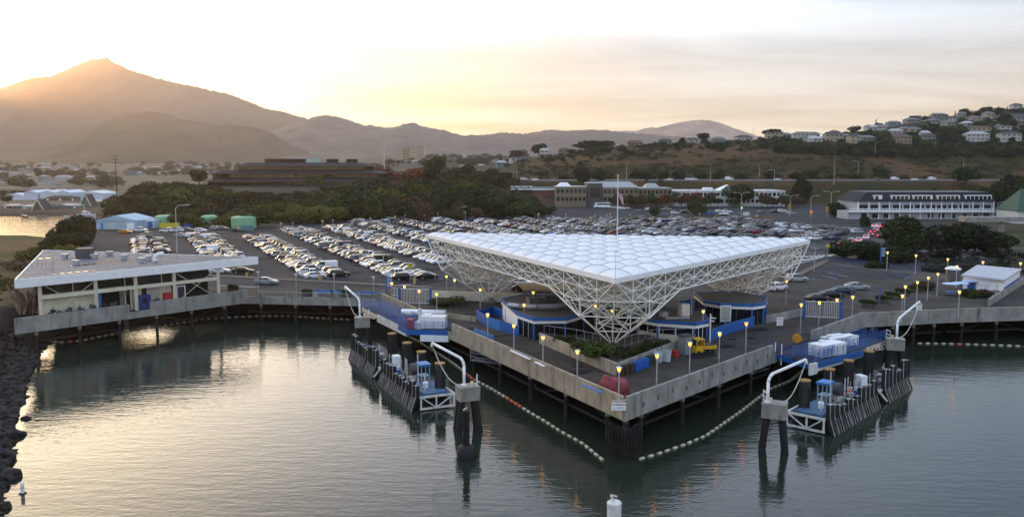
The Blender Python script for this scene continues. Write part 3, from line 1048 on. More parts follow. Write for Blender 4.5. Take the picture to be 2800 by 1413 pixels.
# the queue leaving with brake lights on
q = [(2302, 671), (2328, 666), (2349, 662), (2369, 654), (2318, 681), (2345, 676), (2382, 645), (2388, 638), (2410, 650), (2425, 642), (2399, 632), (2414, 634), (2430, 636), (2404, 622), (2418, 624), (2392, 622)]
qc = ['red', 'white', 'white', 'white', 'silver', 'black', 'grey', 'red', 'black', 'white', 'white', 'silver', 'grey', 'white', 'red', 'white']
for i, ((px, py), c) in enumerate(zip(q, qc)):
    x, y = at(px, py, 6.97)
    k = ('sedan', 'suv', 'hatchback')[i % 3]
    car(k, c, x, y, 6.97, R(58 + rnd.uniform(-6, 6)), f"{c} {'SUV' if k == 'suv' else k} with red brake lights, {ordinal(i + 1)} in the queue leaving the car park", 'queueing cars with brake lights', braking=True)
for i, (px, py, k, c, hd) in enumerate([(1395, 545, 'suv', 'white', 0), (1415, 548, 'sedan', 'red', 5), (1452, 546, 'sedan', 'silver', 0), (1485, 547, 'suv', 'red', 8), (1512, 546, 'suv', 'white', 0), (1540, 550, 'pickup', 'black', 0),
                                        (1570, 556, 'suv', 'white', 20), (1700, 572, 'sedan', 'white', 0), (1752, 581, 'sedan', 'grey', 2), (1775, 574, 'sedan', 'white', 0), (1800, 577, 'sedan', 'dark blue', 4), (1822, 575, 'pickup', 'beige', 0),
                                        (1846, 585, 'hatchback', 'white', 0), (1872, 583, 'sedan', 'black', 3), (1940, 586, 'sedan', 'blue', 0), (1968, 580, 'sedan', 'white', 0), (1990, 582, 'suv', 'white', 0), (2085, 583, 'sedan', 'grey', 0),
                                        (2118, 582, 'sedan', 'black', 0), (2140, 580, 'suv', 'white', 0), (2165, 586, 'sedan', 'silver', 2)]):
    x, y = at(px, py, 6.97)
    car(k, c, x, y, 6.97, R(hd), f"{c} {'SUV' if k == 'suv' else k} on the road behind the car park, {ordinal(i + 1)} from the left", 'cars on the far road', parts=False)
for i, (px, k, c) in enumerate([(1255, 'sedan', 'silver'), (1300, 'sedan', 'white'), (1365, 'suv', 'white'), (1432, 'suv', 'white'), (1462, 'sedan', 'white'), (1602, 'sedan', 'silver'), (1826, 'sedan', 'white'), (1878, 'sedan', 'white'),
                                (1890, 'pickup', 'white'), (1988, 'van', 'white'), (2118, 'sedan', 'white'), (2290, 'sedan', 'red'), (2388, 'suv', 'black'), (2437, 'van', 'white'), (2490, 'sedan', 'white'), (2538, 'van', 'white'), (2612, 'sedan', 'silver')]):
    Y = 572 if i % 2 else 556
    X = (px - 1400) / 2300 * (Y + 3)
    car(k, c, X, Y, 20.72 if Y > 560 else 20.68, 0 if i % 2 else math.pi, f"{c} {'SUV' if k == 'suv' else k} on the raised highway, {ordinal(i + 1)} from the left", 'cars on the highway', parts=False)
# shuttle bus
bx, by = at(1647, 569, 6.97)
bus = thing('shuttle_bus', 'white shuttle bus with dark window band behind the car park', 'bus', (bx, by, 6.97), 0.05)
m_ = MB().box(0, 0, 1.75, 8.0, 2.3, 2.5)
m_.box(-4.2, 0, 1.1, 1.0, 2.1, 1.2)
m_.build('body', WHITE, bus, local=True)
m_ = MB()
for sy in (-1, 1):
    m_.box(0.3, sy * 1.155, 2.25, 7.0, 0.03, 0.8)
m_.build('windows', GLASSD, bus, local=True)
for wx in (-2.9, 2.6):
    for sy in (-1, 1):
        MB().tube((wx, sy * 0.95, 0.45), (wx, sy * 1.2, 0.45), 0.45, 10).build('wheel', BLACK, bus, local=True)
# ------------------------------------------------------------------ pier deck, walls, piles
QL0, QL1, QC = at(40, 871, 8.25), at(661, 794, 8.25), at(1043, 802, 8.25)
NC0, EC = at(1709, 1087, 8.25), at(2366, 853, 8.25)
F1, F2 = at(2594, 842, 8.25), at(3150, 826, 8.25)
GLP0, GLP1 = [tuple(NC0[i] + (QC[i] - NC0[i]) * t for i in (0, 1)) for t in (0.577, 0.775)]      # opening for the left gangway on the pier edge


def lerp(a, b, t):
    return tuple(x + (y - x) * t for x, y in zip(a, b))


def onseg(a, b, x):
    return lerp(a, b, (x - a[0]) / (b[0] - a[0]))


db = MB()
db.prism([QL0, QL1, QC, (-22, 163.5), (-50, 164.5), (-62, 158), (-78, 131)], 6.1, 7.0)
db.prism([QC, NC0, EC, F1, F2, (150, 176), (58, 176), (20, 170), (-21.9, 163.5)], 6.1, 7.0)
tag(db.build('pier_deck', DECKM), kind='structure')


def wall(mb, p, q, z0, z1, th, inset=0.0, m=0):
    d = nrm((q[0] - p[0], q[1] - p[1]))
    n = (-d[1], d[0])
    poly = [(p[0] + n[0] * inset, p[1] + n[1] * inset), (q[0] + n[0] * inset, q[1] + n[1] * inset),
            (q[0] + n[0] * (inset + th), q[1] + n[1] * (inset + th)), (p[0] + n[0] * (inset + th), p[1] + n[1] * (inset + th))]
    mb.prism(poly, z0, z1, m)


# inland normal is to the left of the direction of travel
w = MB()
g0, g1 = onseg(QL0, QL1, at(354, 832, 8.25)[0]), onseg(QL0, QL1, at(411, 825, 8.25)[0])
wall(w, QL0, g0, 5.85, 8.25, -0.0 + 0.35, -0.02)
wall(w, g0, g1, 5.85, 7.0, 0.35, -0.02)
wall(w, g1, QL1, 5.85, 8.25, 0.35, -0.02)
one('quay_wall', w, CONC, 'weathered concrete quay wall with a low gap in front of the triangular building', 'wall')
w = MB()
wall(w, QL1, QC, 5.85, 7.25, 0.35, -0.02)
for t in (0.02, 0.135, 0.33, 0.365, 0.53, 0.68, 0.83, 0.985):
    x, y = lerp(QL1, QC, t)
    w.box(x, y + 0.12, 7.75, 0.95 if t not in (.33,) else .5, 0.45, 1.05, m=0)
wr_ = one('promenade_wall', w, [CONC], 'concrete promenade wall with square posts between quay and pier', 'wall')
rl = MB()
for t0, t1 in ((0.155, 0.32), (0.385, 0.515), (0.55, 0.665), (0.70, 0.815), (0.85, 0.97)):
    a, b = lerp(QL1, QC, t0), lerp(QL1, QC, t1)
    rl.tube((*a, 8.1), (*b, 8.1), 0.03, 5)
    for k in range(12):
        c = lerp(a, b, k / 11)
        rl.tube((*c, 7.25), (*c, 8.1), 0.015, 4)
one('promenade_railing', rl, GALV, 'thin grey railings between the square posts of the promenade wall', 'railing')
w = MB()
wall(w, QC, GLP1, 5.85, 8.25, 0.35, -0.02)
wall(w, GLP1, GLP0, 5.85, 7.0, 0.35, -0.02)
wall(w, GLP0, NC0, 5.85, 8.25, 0.35, -0.02)
pl_ = one('pier_parapet', w, CONCT, 'tan concrete parapet along the left edge of the pier', 'wall')
GRP0, GRP1 = onseg(NC0, EC, 33.3), onseg(NC0, EC, 41.5)
w = MB()
wall(w, NC0, GRP0, 5.85, 8.25, 0.35, -0.02)
wall(w, GRP0, GRP1, 5.85, 7.0, 0.35, -0.02)
wall(w, GRP1, EC, 5.85, 8.25, 0.35, -0.02)
pw = one('pier_parapet', w, CONC, 'grey concrete parapet along the right edge of the pier', 'wall')
SCUP = mat('damp_stain', (.10, .085, .07), .9, var=.5, vs=3)
dR = nrm((EC[0] - NC0[0], EC[1] - NC0[1]))
for k in range(11):
    c = lerp(NC0, EC, .05 + k * .043)
    c = (c[0] + dR[1] * .03, c[1] - dR[0] * .03)
    zz = 6.9 + .35 * (k % 3) * .5
    MB().beam((c[0] - dR[0] * .18, c[1] - dR[1] * .18, zz), (c[0] + dR[0] * .18, c[1] + dR[1] * .18, zz), .02, .55).build('scupper', SCUP, pw)
w = MB()
wall(w, EC, F1, 5.85, 8.1, 0.35, -0.02)
wall(w, F1, F2, 5.85, 8.1, 0.35, -0.02)
one('wharf_wall', w, CONC, 'plain concrete wharf wall at the right with dark water under it', 'wall')

pm = MB().tube((0, 0, -3), (0, 0, 6.1), 0.24, 9).v and MB().tube((0, 0, -3), (0, 0, 6.1), 0.24, 9)
pm.tube((0, 0, 5.2), (0, 0, 6.1), 0.27, 9, m=1)
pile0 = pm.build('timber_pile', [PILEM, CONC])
pile0['label'] = 'x'
npile = 0


def pile(x, y, label, group, z=0.0):
    global npile
    o = pile0 if npile == 0 else pile0.copy()
    if npile:
        S.collection.objects.link(o)
    npile += 1
    o.location = (x, y, z)
    tag(o, label, 'pile', group)


for a, b, n, nm in ((QL0, QL1, 6, 'the quay wall of the triangular building'), (QL1, QC, 4, 'the promenade wall'), (QC, NC0, 9, 'the left edge of the pier'), (NC0, EC, 8, 'the right edge of the pier'), (EC, F1, 4, 'the right wharf wall'), (F1, F2, 6, 'the right end of the wharf wall')):
    d = nrm((b[0] - a[0], b[1] - a[1]))
    for k in range(n):
        x, y = lerp(a, b, (k + 0.5) / n)
        if nm.startswith('the right end') and k > 3:
            continue
        pile(x - d[1] * 0.8, y + d[0] * 0.8, f'dark timber pile under {nm}, {ordinal(k + 1)} from its left end', 'piles under the wharf edges')
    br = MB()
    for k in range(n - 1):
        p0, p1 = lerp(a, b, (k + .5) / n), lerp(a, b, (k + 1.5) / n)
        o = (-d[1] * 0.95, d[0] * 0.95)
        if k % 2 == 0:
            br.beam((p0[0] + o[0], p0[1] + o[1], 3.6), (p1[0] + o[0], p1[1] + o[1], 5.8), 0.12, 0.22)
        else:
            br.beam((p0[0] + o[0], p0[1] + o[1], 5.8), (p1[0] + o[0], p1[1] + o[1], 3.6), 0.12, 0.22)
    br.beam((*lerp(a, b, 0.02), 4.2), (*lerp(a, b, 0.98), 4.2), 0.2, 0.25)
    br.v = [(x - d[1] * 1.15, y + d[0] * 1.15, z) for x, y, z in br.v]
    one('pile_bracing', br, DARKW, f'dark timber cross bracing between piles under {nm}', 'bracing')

# fender cluster at the pier corner
fc = thing('corner_fender', 'cluster of dark timber fender piles standing below the pier corner', 'fender', (NC0[0] + .1, NC0[1] - 1.0, 0))
for k in range(6):
    for s in (-1, 1):
        x = NC0[0] + s * (0.15 + 0.28 * k)
        y = NC0[1] - 1.7 + 0.27 * k
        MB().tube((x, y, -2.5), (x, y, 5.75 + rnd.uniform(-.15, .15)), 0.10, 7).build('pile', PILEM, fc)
mb = MB()
for z in (3.7, 5.0):
    mb.beam((NC0[0], NC0[1] - 1.55, z), (NC0[0] + 1.6, NC0[1] - 0.15, z), 0.18, 0.3)
    mb.beam((NC0[0], NC0[1] - 1.55, z), (NC0[0] - 1.5, NC0[1] - 0.1, z), 0.18, 0.3)
mb.tube((NC0[0], NC0[1] - .75, -2), (NC0[0], NC0[1] - .75, 6), 0.3, 9)
mb.build('waler', DARKW, fc)

# ------------------------------------------------------------------ the space-frame canopy
ZC, NB = 18.0, 16
KN, KL, KR = at(1683, 765, ZC), at(1166, 643, ZC), at(2214, 659, ZC)
UV = ((KL[0] - KN[0]) / NB, (KL[1] - KN[1]) / NB)
VV = ((KR[0] - KN[0]) / NB, (KR[1] - KN[1]) / NB)


def kp(i, j):
    return (KN[0] + UV[0] * i + VV[0] * j, KN[1] + UV[1] * i + VV[1] * j)


canopy = thing('terminal_canopy', 'white triangular space frame canopy with billowed fabric roof over the ferry terminal', 'canopy', (*kp(5, 5), ZL))
rm = MB()
K = 8


def dome(s, t):
    h = 1 - abs(s + t - 1)
    if h <= 0:
        return 0.0
    w = (s - t) / h
    return 0.85 * max(0.0, 1 - w * w) ** 0.9 * h


for i in range(NB):
    for j in range(NB - i):
        if i + j == NB - 1:
            p, q, r = kp(i, j), kp(i + 1, j), kp(i, j + 1)
            idx, vs, fs = {}, [], []
            for a in range(K + 1):
                for b in range(K + 1 - a):
                    s, t = a / K, b / K
                    idx[a, b] = len(vs)
                    vs.append((p[0] + (q[0] - p[0]) * s + (r[0] - p[0]) * t, p[1] + (q[1] - p[1]) * s + (r[1] - p[1]) * t, ZC + .7 * dome(s, t)))
            for a in range(K):
                for b in range(K - a):
                    fs.append((idx[a, b], idx[a + 1, b], idx[a, b + 1]))
                    if a + b < K - 1:
                        fs.append((idx[a + 1, b], idx[a + 1, b + 1], idx[a, b + 1]))
            rm.add(vs, [f[::-1] for f in fs])
        else:
            # two fabric flanks hung from an arched rib across the bay
            for half in (0, 1):
                idx, vs, fs = {}, [], []
                for a in range(K + 1):
                    for b in range(K + 1 - a):
                        s, t = a / K, b / K
                        if half:
                            s, t = 1 - s, 1 - t
                        idx[a, b] = len(vs)
                        x, y = kp(i + s, j + t)
                        vs.append((x, y, ZC + dome(s, t)))
                for a in range(K):
                    for b in range(K - a):
                        fs.append((idx[a, b], idx[a, b + 1], idx[a + 1, b]))
                        if a + b < K - 1:
                            fs.append((idx[a + 1, b], idx[a, b + 1], idx[a + 1, b + 1]))
                rm.add(vs, fs)
MEMB = mat('roof_fabric', (0.85, 0.83, 0.80), 0.55, var=0.04, vs=0.5)
_t = MEMB.node_tree
tr = _t.nodes.new('ShaderNodeBsdfTranslucent')
tr.inputs[0].default_value = (0.75, 0.75, 0.78, 1)
mxs = _t.nodes.new('ShaderNodeMixShader')
mxs.inputs[0].default_value = 0.05
_t.links.new(_t.nodes['Principled BSDF'].outputs[0], mxs.inputs[1])
_t.links.new(tr.outputs[0], mxs.inputs[2])
_t.links.new(mxs.outputs[0], _t.nodes['Material Output'].inputs[0])
rm.build('roof_membrane', MEMB, canopy, smooth=True)
rb = MB()
for i in range(NB):
    for j in range(NB - i):
        pts = []
        for a in range(9):
            s = a / 8
            x, y = kp(i + s, j + 1 - s)
            pts.append((x, y, ZC + dome(s, 1 - s) * (.7 if i + j == NB - 1 else 1) + .02))
        rb.path(pts, .045, 4)
rb.build('roof_ribs', mat('rib_grey', (.46, .46, .48), .6, var=.1), canopy)
FRAME = mat('frame_paint', (0.86, 0.83, 0.75), 0.5, var=0.06, vs=0.5)
for a, b in ((KN, KL), (KR, KN), (KL, KR)):
    f = MB()
    d = nrm((b[0] - a[0], b[1] - a[1]))
    f.beam((a[0], a[1], ZC - 0.12), (b[0], b[1], ZC - 0.12), 0.18, 0.62)
    f.build('fascia', WHITE, canopy)


def depth(i, j):
    k = NB - i - j
    best = 0
    for a, b in ((i - 2, j - 2), (k - 2, j - 2), (i - 2, k - 2)):
        if a >= 0 and b >= 0:
            g = 1.25 * max(a, b) + 0.9 * min(a, b)
        elif a <= 0 and b <= 0:
            g = -a - b
        else:
            p, n = (a, -b) if a > 0 else (b, -a)
            g = 1.2 * p + (0.33 if p >= n else 1.0) * n - (0 if p >= n else 0.67 * p)
        best = max(best, 10.45 - 2.45 * g)
    corner = min(i + j, k + j, i + k)
    d = max(best, min(2.9, 1.9 * corner))
    return d if corner > 0 else 0.0


st = MB()
LV = {}
for i in range(NB + 1):
    for j in range(NB + 1 - i):
        d = depth(i, j)
        l = [0.3]
        z = 1.75
        while z < d - 0.6:
            l.append(z)
            z += 1.75
        if d > 0.5:
            l.append(d)
        LV[i, j] = l
rs, rd = 0.070, 0.054
for (i, j), l in LV.items():
    x, y = kp(i, j)
    if len(l) > 1:
        st.tube((x, y, ZC - l[0]), (x, y, ZC - l[-1]), rs, 5, caps=False)
    for di, dj in ((1, 0), (0, 1), (1, -1)):
        q = (i + di, j + dj)
        if q not in LV:
            continue
        m = LV[q]
        x2, y2 = kp(*q)
        la, lb = len(l) - 1, len(m) - 1
        both = max(la, lb) <= 2 or (i == 0 and di == 0) or (j == 0 and dj == 0)
        st.tube((x, y, ZC - l[-1]), (x2, y2, ZC - m[-1]), rs * 1.15, 5, caps=False)
        st.tube((x, y, ZC - 0.3), (x2, y2, ZC - 0.3), rs, 5, caps=False)
        for a in range(1, min(la, lb)):
            if True:
                st.tube((x, y, ZC - l[a]), (x2, y2, ZC - m[a]), rd, 5, caps=False)
        for a in range(max(la, lb)):
            if a <= la and min(a + 1, lb) >= 0 and (a < lb or a < la):
                if (i + j + a) % 2 == 0 or both:
                    st.tube((x, y, ZC - l[min(a, la)]), (x2, y2, ZC - m[min(a + 1, lb)]), rd, 5, caps=False)
                if (i + j + a) % 2 == 1 or both:
                    st.tube((x, y, ZC - l[min(a + 1, la)]), (x2, y2, ZC - m[min(a, lb)]), rd, 5, caps=False)
st.build('space_frame', FRAME, canopy)
for (i, j) in ((2, 2), (12, 2), (2, 12)):
    x, y = kp(i, j)
    f = MB()
    f.prism([(x - 1.1, y - 1.0), (x + 1.1, y - 1.0), (x + 1.1, y + 1.0), (x - 1.1, y + 1.0)], 7.0, 7.25)
    f.lathe(x, y, [(0.95, 7.25), (0.55, 7.62), (0.22, 7.66)], 8)
    f.build('footing', CONC if i == 12 else WHITED, canopy)
sp = MB().tube((KN[0], KN[1], ZC), (KN[0], KN[1], ZC + 3.2), 0.02, 5)
sp.tube((KN[0] - .25, KN[1], ZC + 3.2), (KN[0] + .25, KN[1], ZC + 3.2), 0.02, 5)
sp.build('antenna', DGREY, canopy)


# ------------------------------------------------------------------ glazed booths
def booth(label, poly, zr, kinds, extra=None):
    cx = sum(p[0] for p in poly) / len(poly)
    cy = sum(p[1] for p in poly) / len(poly)
    r = thing('ticket_booth', label, 'booth', (cx, cy, 7.0), 0, 'glazed booths on the pier')
    ex = [(cx + (x - cx) * 1.05, cy + (y - cy) * 1.05) for x, y in poly]
    MB().prism([(cx + (x - cx) * 1.02, cy + (y - cy) * 1.02) for x, y in poly], zr - 0.25, zr - 0.06).build('roof', mat('booth_gravel_roof', (0.075, 0.07, 0.062), 0.95, var=0.35, vs=1.2), r)
    n = len(poly)
    a = sum(poly[i][0] * poly[(i + 1) % n][1] - poly[(i + 1) % n][0] * poly[i][1] for i in range(n))
    fb, fw = MB(), MB()
    for i in range(n):
        p, q = ex[i], ex[(i + 1) % n]
        fb.beam((*p, zr - 0.22), (*q, zr - 0.22), 0.26, 0.44)
        p2, q2 = lerp((cx, cy), p, 0.985), lerp((cx, cy), q, 0.985)
        fw.beam((*p2, zr - 0.66), (*q2, zr - 0.66), 0.2, 0.42)
    fb.build('fascia', BLUE, r)
    fw.build('header', WHITE if zr > 9 else CREAM, r)
    for i in range(n):
        p, q = poly[i], poly[(i + 1) % n]
        kd = kinds[i % len(kinds)]
        if kd == 'w':
            MB().beam((*p, 8.4), (*q, 8.4), 0.2, 2.8).build('wall', WHITE, r)
        else:
            lo = 7.05 if kd in 'gd' else 8.0
            m_ = MB().beam((*p, (lo + zr - .85) / 2), (*q, (lo + zr - .85) / 2), 0.06, zr - .85 - lo)
            m_.build('window', GLASSD, r)
            if kd == 's':
                MB().beam((*p, 7.5), (*q, 7.5), 0.18, 0.98).build('wall', CREAM, r)
            fr = MB()
            nn = 3 if kd == 'd' else 2
            for t in ([k / nn for k in range(1, nn)] + ([0.04, 0.96] if kd == 's' else [])):
                c = lerp(p, q, t)
                fr.beam((*c, lo), (*c, zr - .85), 0.10, 0.12)
            fr.build('mullion', WHITE if kd in 'sd' else DGREY, r)
        col = MB().beam((*p, 7.0), (*p, zr - 0.45), 0.26, 0.26)
        col.build('column', BLUE, r)
    if extra:
        extra(r, cx, cy, zr)
    return r


def hvac(r, cx, cy, zr):
    b = MB().box(cx - .6, cy - 1.5, zr + 0.75, 2.4, 1.7, 1.5, 0.3)
    b.box(cx + 1.8, cy + 2.4, zr + 0.6, 2.2, 1.4, 1.1, 0.3)
    b.build('roof_unit', DGREY, r)
    d = MB()
    d.path([(cx - 4.6, cy - 1.3, zr + .35), (cx - 3.0, cy - 2.8, zr + .4), (cx - .5, cy - 3.3, zr + .4), (cx + 2.5, cy - 3.0, zr + .4), (cx + 3.6, cy - 1.5, zr + .4)], 0.42, 8)
    d.build('duct', GREYM, r)
    MB().tube((cx - 4.4, cy - 2.4, zr + .5), (cx - 2.9, cy - 3.4, zr + .55), 0.34, 9).build('vent_pipe', GALV, r)


def hvac2(r, cx, cy, zr):
    b = MB().box(cx + 1.6, cy - .6, zr + 0.85, 1.3, 1.0, 1.7, 0.4)
    b.build('roof_unit', WHITED, r)
    b = MB().box(cx - 1.4, cy - 1.6, zr + 0.4, 1.0, 0.8, 0.7, 0.4)
    b.box(cx + .3, cy - 2.6, zr + 0.1, 3.4, 0.7, 0.25, 0.1)
    b.tube((cx + 2.7, cy - .5, zr), (cx + 2.7, cy - .5, zr + 4.6), 0.08, 6)
    b.build('vent', GREYM, r)


booth('large left booth with white end wall and dark ducts on its roof', [(3.0, 114.0), (7.3, 114.2), (10.2, 118.5), (10.8, 129), (2.5, 135), (-1.4, 130), (-0.9, 127.3), (0.9, 118.2)], 10.2, 'ggggwwwd', hvac)
booth('middle booth with white door frames, behind the yellow cart', [(20, 113.6), (24.6, 111.9), (26.7, 113.6), (27.4, 119.5), (23, 124), (18.3, 121.5), (17.7, 116.3)], 9.9, 'sdgwwss', hvac2)
booth('right booth with dark glass, under the right foot of the canopy', [(31.6, 125.6), (36, 124.6), (38.2, 126.2), (40, 131), (36.5, 137), (30, 136), (29.8, 128)], 10.3, 'gggwwgg')
pv_ = thing('slatted_pavilion', 'pavilion with white slats and pale roof standing deep under the canopy', 'pavilion', (15, 134, 7))
MB().prism([(9, 131), (22, 131), (25, 140), (6, 140)], 9.6, 10.0).build('roof', WOODL, pv_)
b = MB()
for k in range(15):
    b.beam((9.3 + k * .9, 131.1, 7), (9.3 + k * .9, 131.1, 9.6), 0.1, 0.18)
b.build('slats', WHITE, pv_)
MB().box(15.5, 136.5, 8.3, 12, 6, 2.6).build('wall', BROWNP, pv_)
b = MB().prism([(4, 137), (14, 136), (15, 144), (3, 145)], 10.3, 10.6)
one('plywood_roof', MB().prism([(2, 139), (11, 138), (12, 146), (1, 147)], 10.0, 10.35), mat('bare_plywood', (0.42, 0.29, 0.16), 0.8, var=0.15, vs=1), 'bare plywood roof patch behind the large left booth', 'roof')
# blue panel fences beside the walkways
for px, lab in ([(1303, 873), (1333, 893), (1367, 904), (1419, 920)], 'blue panel fence beside the large left booth'), ([(1942, 931), (1983, 915), (2026, 902), (2062, 892)], 'blue panel fence between the middle and right booths'):
    r = None
    pts = [at(x, y, 7) for x, y in px]
    r = thing('panel_fence', lab, 'fence', (*pts[0], 7.0))
    for i, (p, q) in enumerate(zip(pts, pts[1:])):
        MB().beam((*p, 7.75), (*q, 7.75), 0.08, 1.45).build('panel', BLUEL if i == 1 and 'left' in lab else BLUE, r)
        MB().beam((*p, 8.5), (*q, 8.5), 0.10, 0.06).build('top_rail', BLUEL, r)
pts = [at(1303, 873, 7), (-3.0, 133.5), (-1.2, 130)]
m_ = MB()
for p, q in zip(pts, pts[1:]):
    m_.beam((*p, 7.7), (*q, 7.7), 0.08, 1.4)
one('panel_fence', m_, BLUE, 'dark blue fence closing the yard left of the large booth', 'fence')
p, q = at(1296, 926, 7), at(1349, 948, 7)
one('panel_fence', MB().beam((*p, 7.8), (*q, 7.8), 0.1, 1.5), BLUEL, 'short light blue fence on the parapet beside the left gangway', 'fence')
p, q = at(1860, 845, 7), at(1935, 830, 7)
one('panel_fence', MB().beam((*p, 7.8), (*q, 7.8), 0.1, 1.3), BLUE, 'blue fence running back from the right booth under the canopy', 'fence')

# planter at the point of the pier, with the near foot of the canopy in it
PA, PL, PR = at(1686, 1028, 7), at(1474, 938, 7), at(1858, 958, 7)
w = MB()
wall(w, PL, PA, 7.0, 8.45, 0.3)
w.v = w.v
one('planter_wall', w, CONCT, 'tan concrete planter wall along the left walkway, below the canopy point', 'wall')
w = MB()
wall(w, PA, PR, 7.0, 8.4, 0.3)
one('planter_wall', w, CONC, 'grey concrete planter wall along the right walkway, behind the bins', 'wall')
sheet('planter_soil', [lerp(PA, kp(2, 2), 0.06), lerp(PL, kp(2, 2), 0.05), (6.5, 113.5), kp(2.6, 2.6), (18.5, 113.5), lerp(PR, kp(2, 2), 0.05)], 7.9, SOIL)
m_ = MB()
for pl in ([(4.4, 113.4), (8.6, 110.5), (13.4, 104.5), (18.6, 110.3), (23.3, 111.2)],):
    for p, q in zip(pl, pl[1:]):
        m_.tube((*p, 9.15), (*q, 9.15), 0.03, 5)
        m_.tube((*p, 8.05), (*q, 8.05), 0.02, 5)
        n = int(math.hypot(q[0] - p[0], q[1] - p[1]) / 1.8) + 1
        for k in range(n):
            c = lerp(p, q, k / n)
            m_.tube((*c, 7.8), (*c, 9.15), 0.03, 5)
one('mesh_fence', m_, GALV, 'low metal mesh fence around the near foot of the canopy', 'fence')
for (pa, pb, lab) in ((at(1170, 862, 7), at(1330, 925, 7), 'handrail along the left walkway in front of the bike racks'), (at(2096, 872, 7), at(2230, 852, 7), 'handrail on the wall between right booth and white gate')):
    m_ = MB()
    m_.tube((*pa, 8.0), (*pb, 8.0), 0.035, 5)
    for k in range(14):
        c = lerp(pa, pb, k / 13)
        m_.tube((*c, 7.0), (*c, 8.0), 0.025, 5)
    one('handrail', m_, GALV if '900' in lab else DGREY, lab, 'handrail')
w = MB()
wall(w, at(1183, 863, 7), at(1300, 880, 7), 7.0, 7.75, 0.25)
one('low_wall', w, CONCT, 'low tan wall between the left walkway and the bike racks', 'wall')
w = MB()
wall(w, at(2096, 884, 7), at(2194, 864, 7), 7.0, 8.2, 0.25)
one('low_wall', w, CONC, 'grey wall between the right booth and the white gate', 'wall')
w = MB()
wall(w, at(1180, 818, 7), at(1480, 830, 7), 7.0, 8.6, 0.2)
one('boundary_wall', w, CREAM, 'long cream wall between car park and bike racks left of the canopy', 'wall')


# ------------------------------------------------------------------ lamp posts
def lamp_meshes():
    pole = MB().tube((0, 0, 0), (0, 0, 3.75), 0.085, 8, 0.065)
    pole.tube((0, 0, 0), (0, 0, 0.12), 0.16, 8)
    pole.tube((0, 0, 3.7), (0, 0, 3.82), 0.13, 8)
    gl = MB().lathe(0, 0, [(0.10, 3.88), (0.14, 3.98), (0.20, 4.18)], 10)
    hd = MB().lathe(0, 0, [(0.30, 4.18), (0.31, 4.23), (0.16, 4.31), (0.03, 4.34)], 10)
    hd.lathe(0, 0, [(0.12, 3.66), (0.15, 3.81)], 10)
    return pole, gl, hd


def lamp_proto(glm):
    r = thing('lamp_post', 'x', 'lamp post', (0, 0, 0))
    p, g, h = lamp_meshes()
    p.build('pole', GALV, r, local=True)
    g.build('lamp_glass', glm, r, local=True)
    h.build('lamp_cap', WHITED, r, local=True)
    return r


LP = {'lit': [lamp_proto(LAMPG), 0], 'amber': [lamp_proto(LAMPR), 0], 'off': [lamp_proto(mat('unlit_lamp_glass', (0.55, 0.52, 0.46), 0.3, var=0)), 0]}


def lamp(px, py, label, group, kind='lit', dz=0.0):
    pr = LP[kind]
    o = pr[0] if pr[1] == 0 else copy_tree(pr[0])
    pr[1] += 1
    x, y = at(px, py, ZL + 4.3 + dz)
    o.location = (x, y, ZL)
    tag(o, label, None, group)


LG = 'lamp posts of the ferry terminal'
for k, (x, y) in enumerate([(1693, 1002), (1579, 955), (1485, 917), (1405, 885), (1333.5, 856)]):
    lamp(x, y, f"lit lamp post on the pier's left parapet, {ordinal(k + 1)} from the pier point", LG)
for k, (x, y) in enumerate([(1797, 966), (1887, 934), (1968, 907)]):
    lamp(x, y, f"lit lamp post on the pier's right parapet, {ordinal(k + 1)} after the pier point", LG)
lamp(2041, 880, 'lamp post with orange red light on the right parapet near the right gangway', LG, 'amber')
for (x, y), wd in zip([(1071, 771), (1106, 780), (1146, 792), (1194, 800), (1221, 752), (1243, 762), (1313, 788)],
                      ['left of the left white gate', 'just behind the left white gate, at its left', 'in front of the middle of the left white gate', 'on the walkway right of the left white gate', 'at the car park edge, left of a pair behind the bikes', 'at the car park edge, right of a pair behind the bikes', 'beside the left canopy foot above the bikes']):
    lamp(x, y, 'lit lamp post ' + wd, LG)
for (x, y), wd in zip([(1458, 795), (1433, 829), (1628, 831), (1674, 844), (1923, 846)],
                      ['behind the roof of the large left booth', 'in front of the white wall of the large left booth', 'seen through the struts left of the canopy point', 'seen through the struts right above the canopy foot', 'between the middle and the right booth']):
    lamp(x, y, 'lit lamp post ' + wd, LG)
for k, (x, y) in enumerate([(2468, 805), (2476, 780), (2509, 768), (2539, 756), (2565, 746), (2617, 726)]):
    lamp(x, y, f'lit lamp post in the diagonal row beside round planters, {ordinal(k + 1)} from the water', LG)
for (x, y), wd in zip([(2191, 829), (2241, 823), (2289, 816), (2332, 808), (2151, 765), (2624, 794)],
                      ['at the left end of the right white gate', 'rising in front of the right white gate', 'behind the right white gate beside black sedans', 'at the right end of the right white gate', 'in front of the lone silver SUV', 'beside the blue picnic tables']):
    lamp(x, y, 'lit lamp post ' + wd, LG)
for k, (x, y) in enumerate([(2427, 688), (2505, 696), (2592, 706), (2688, 714), (2791, 717)]):
    lamp(x, y, f'lit lamp post in the back row by the dark railing, {ordinal(k + 1)} from the left', LG)
for k, (x, y) in enumerate([(705, 742), (809, 749), (913, 748), (1021, 756)]):
    lamp(x, y, f'unlit lamp post on the promenade, {ordinal(k + 1)} from the left', LG, 'off')
Z2 = lambda x, y: (600 + x / 3.25, 550 + y / 3.25)
Z4 = lambda x, y: (1450 + x / 3.68, 440 + y / 3.68)
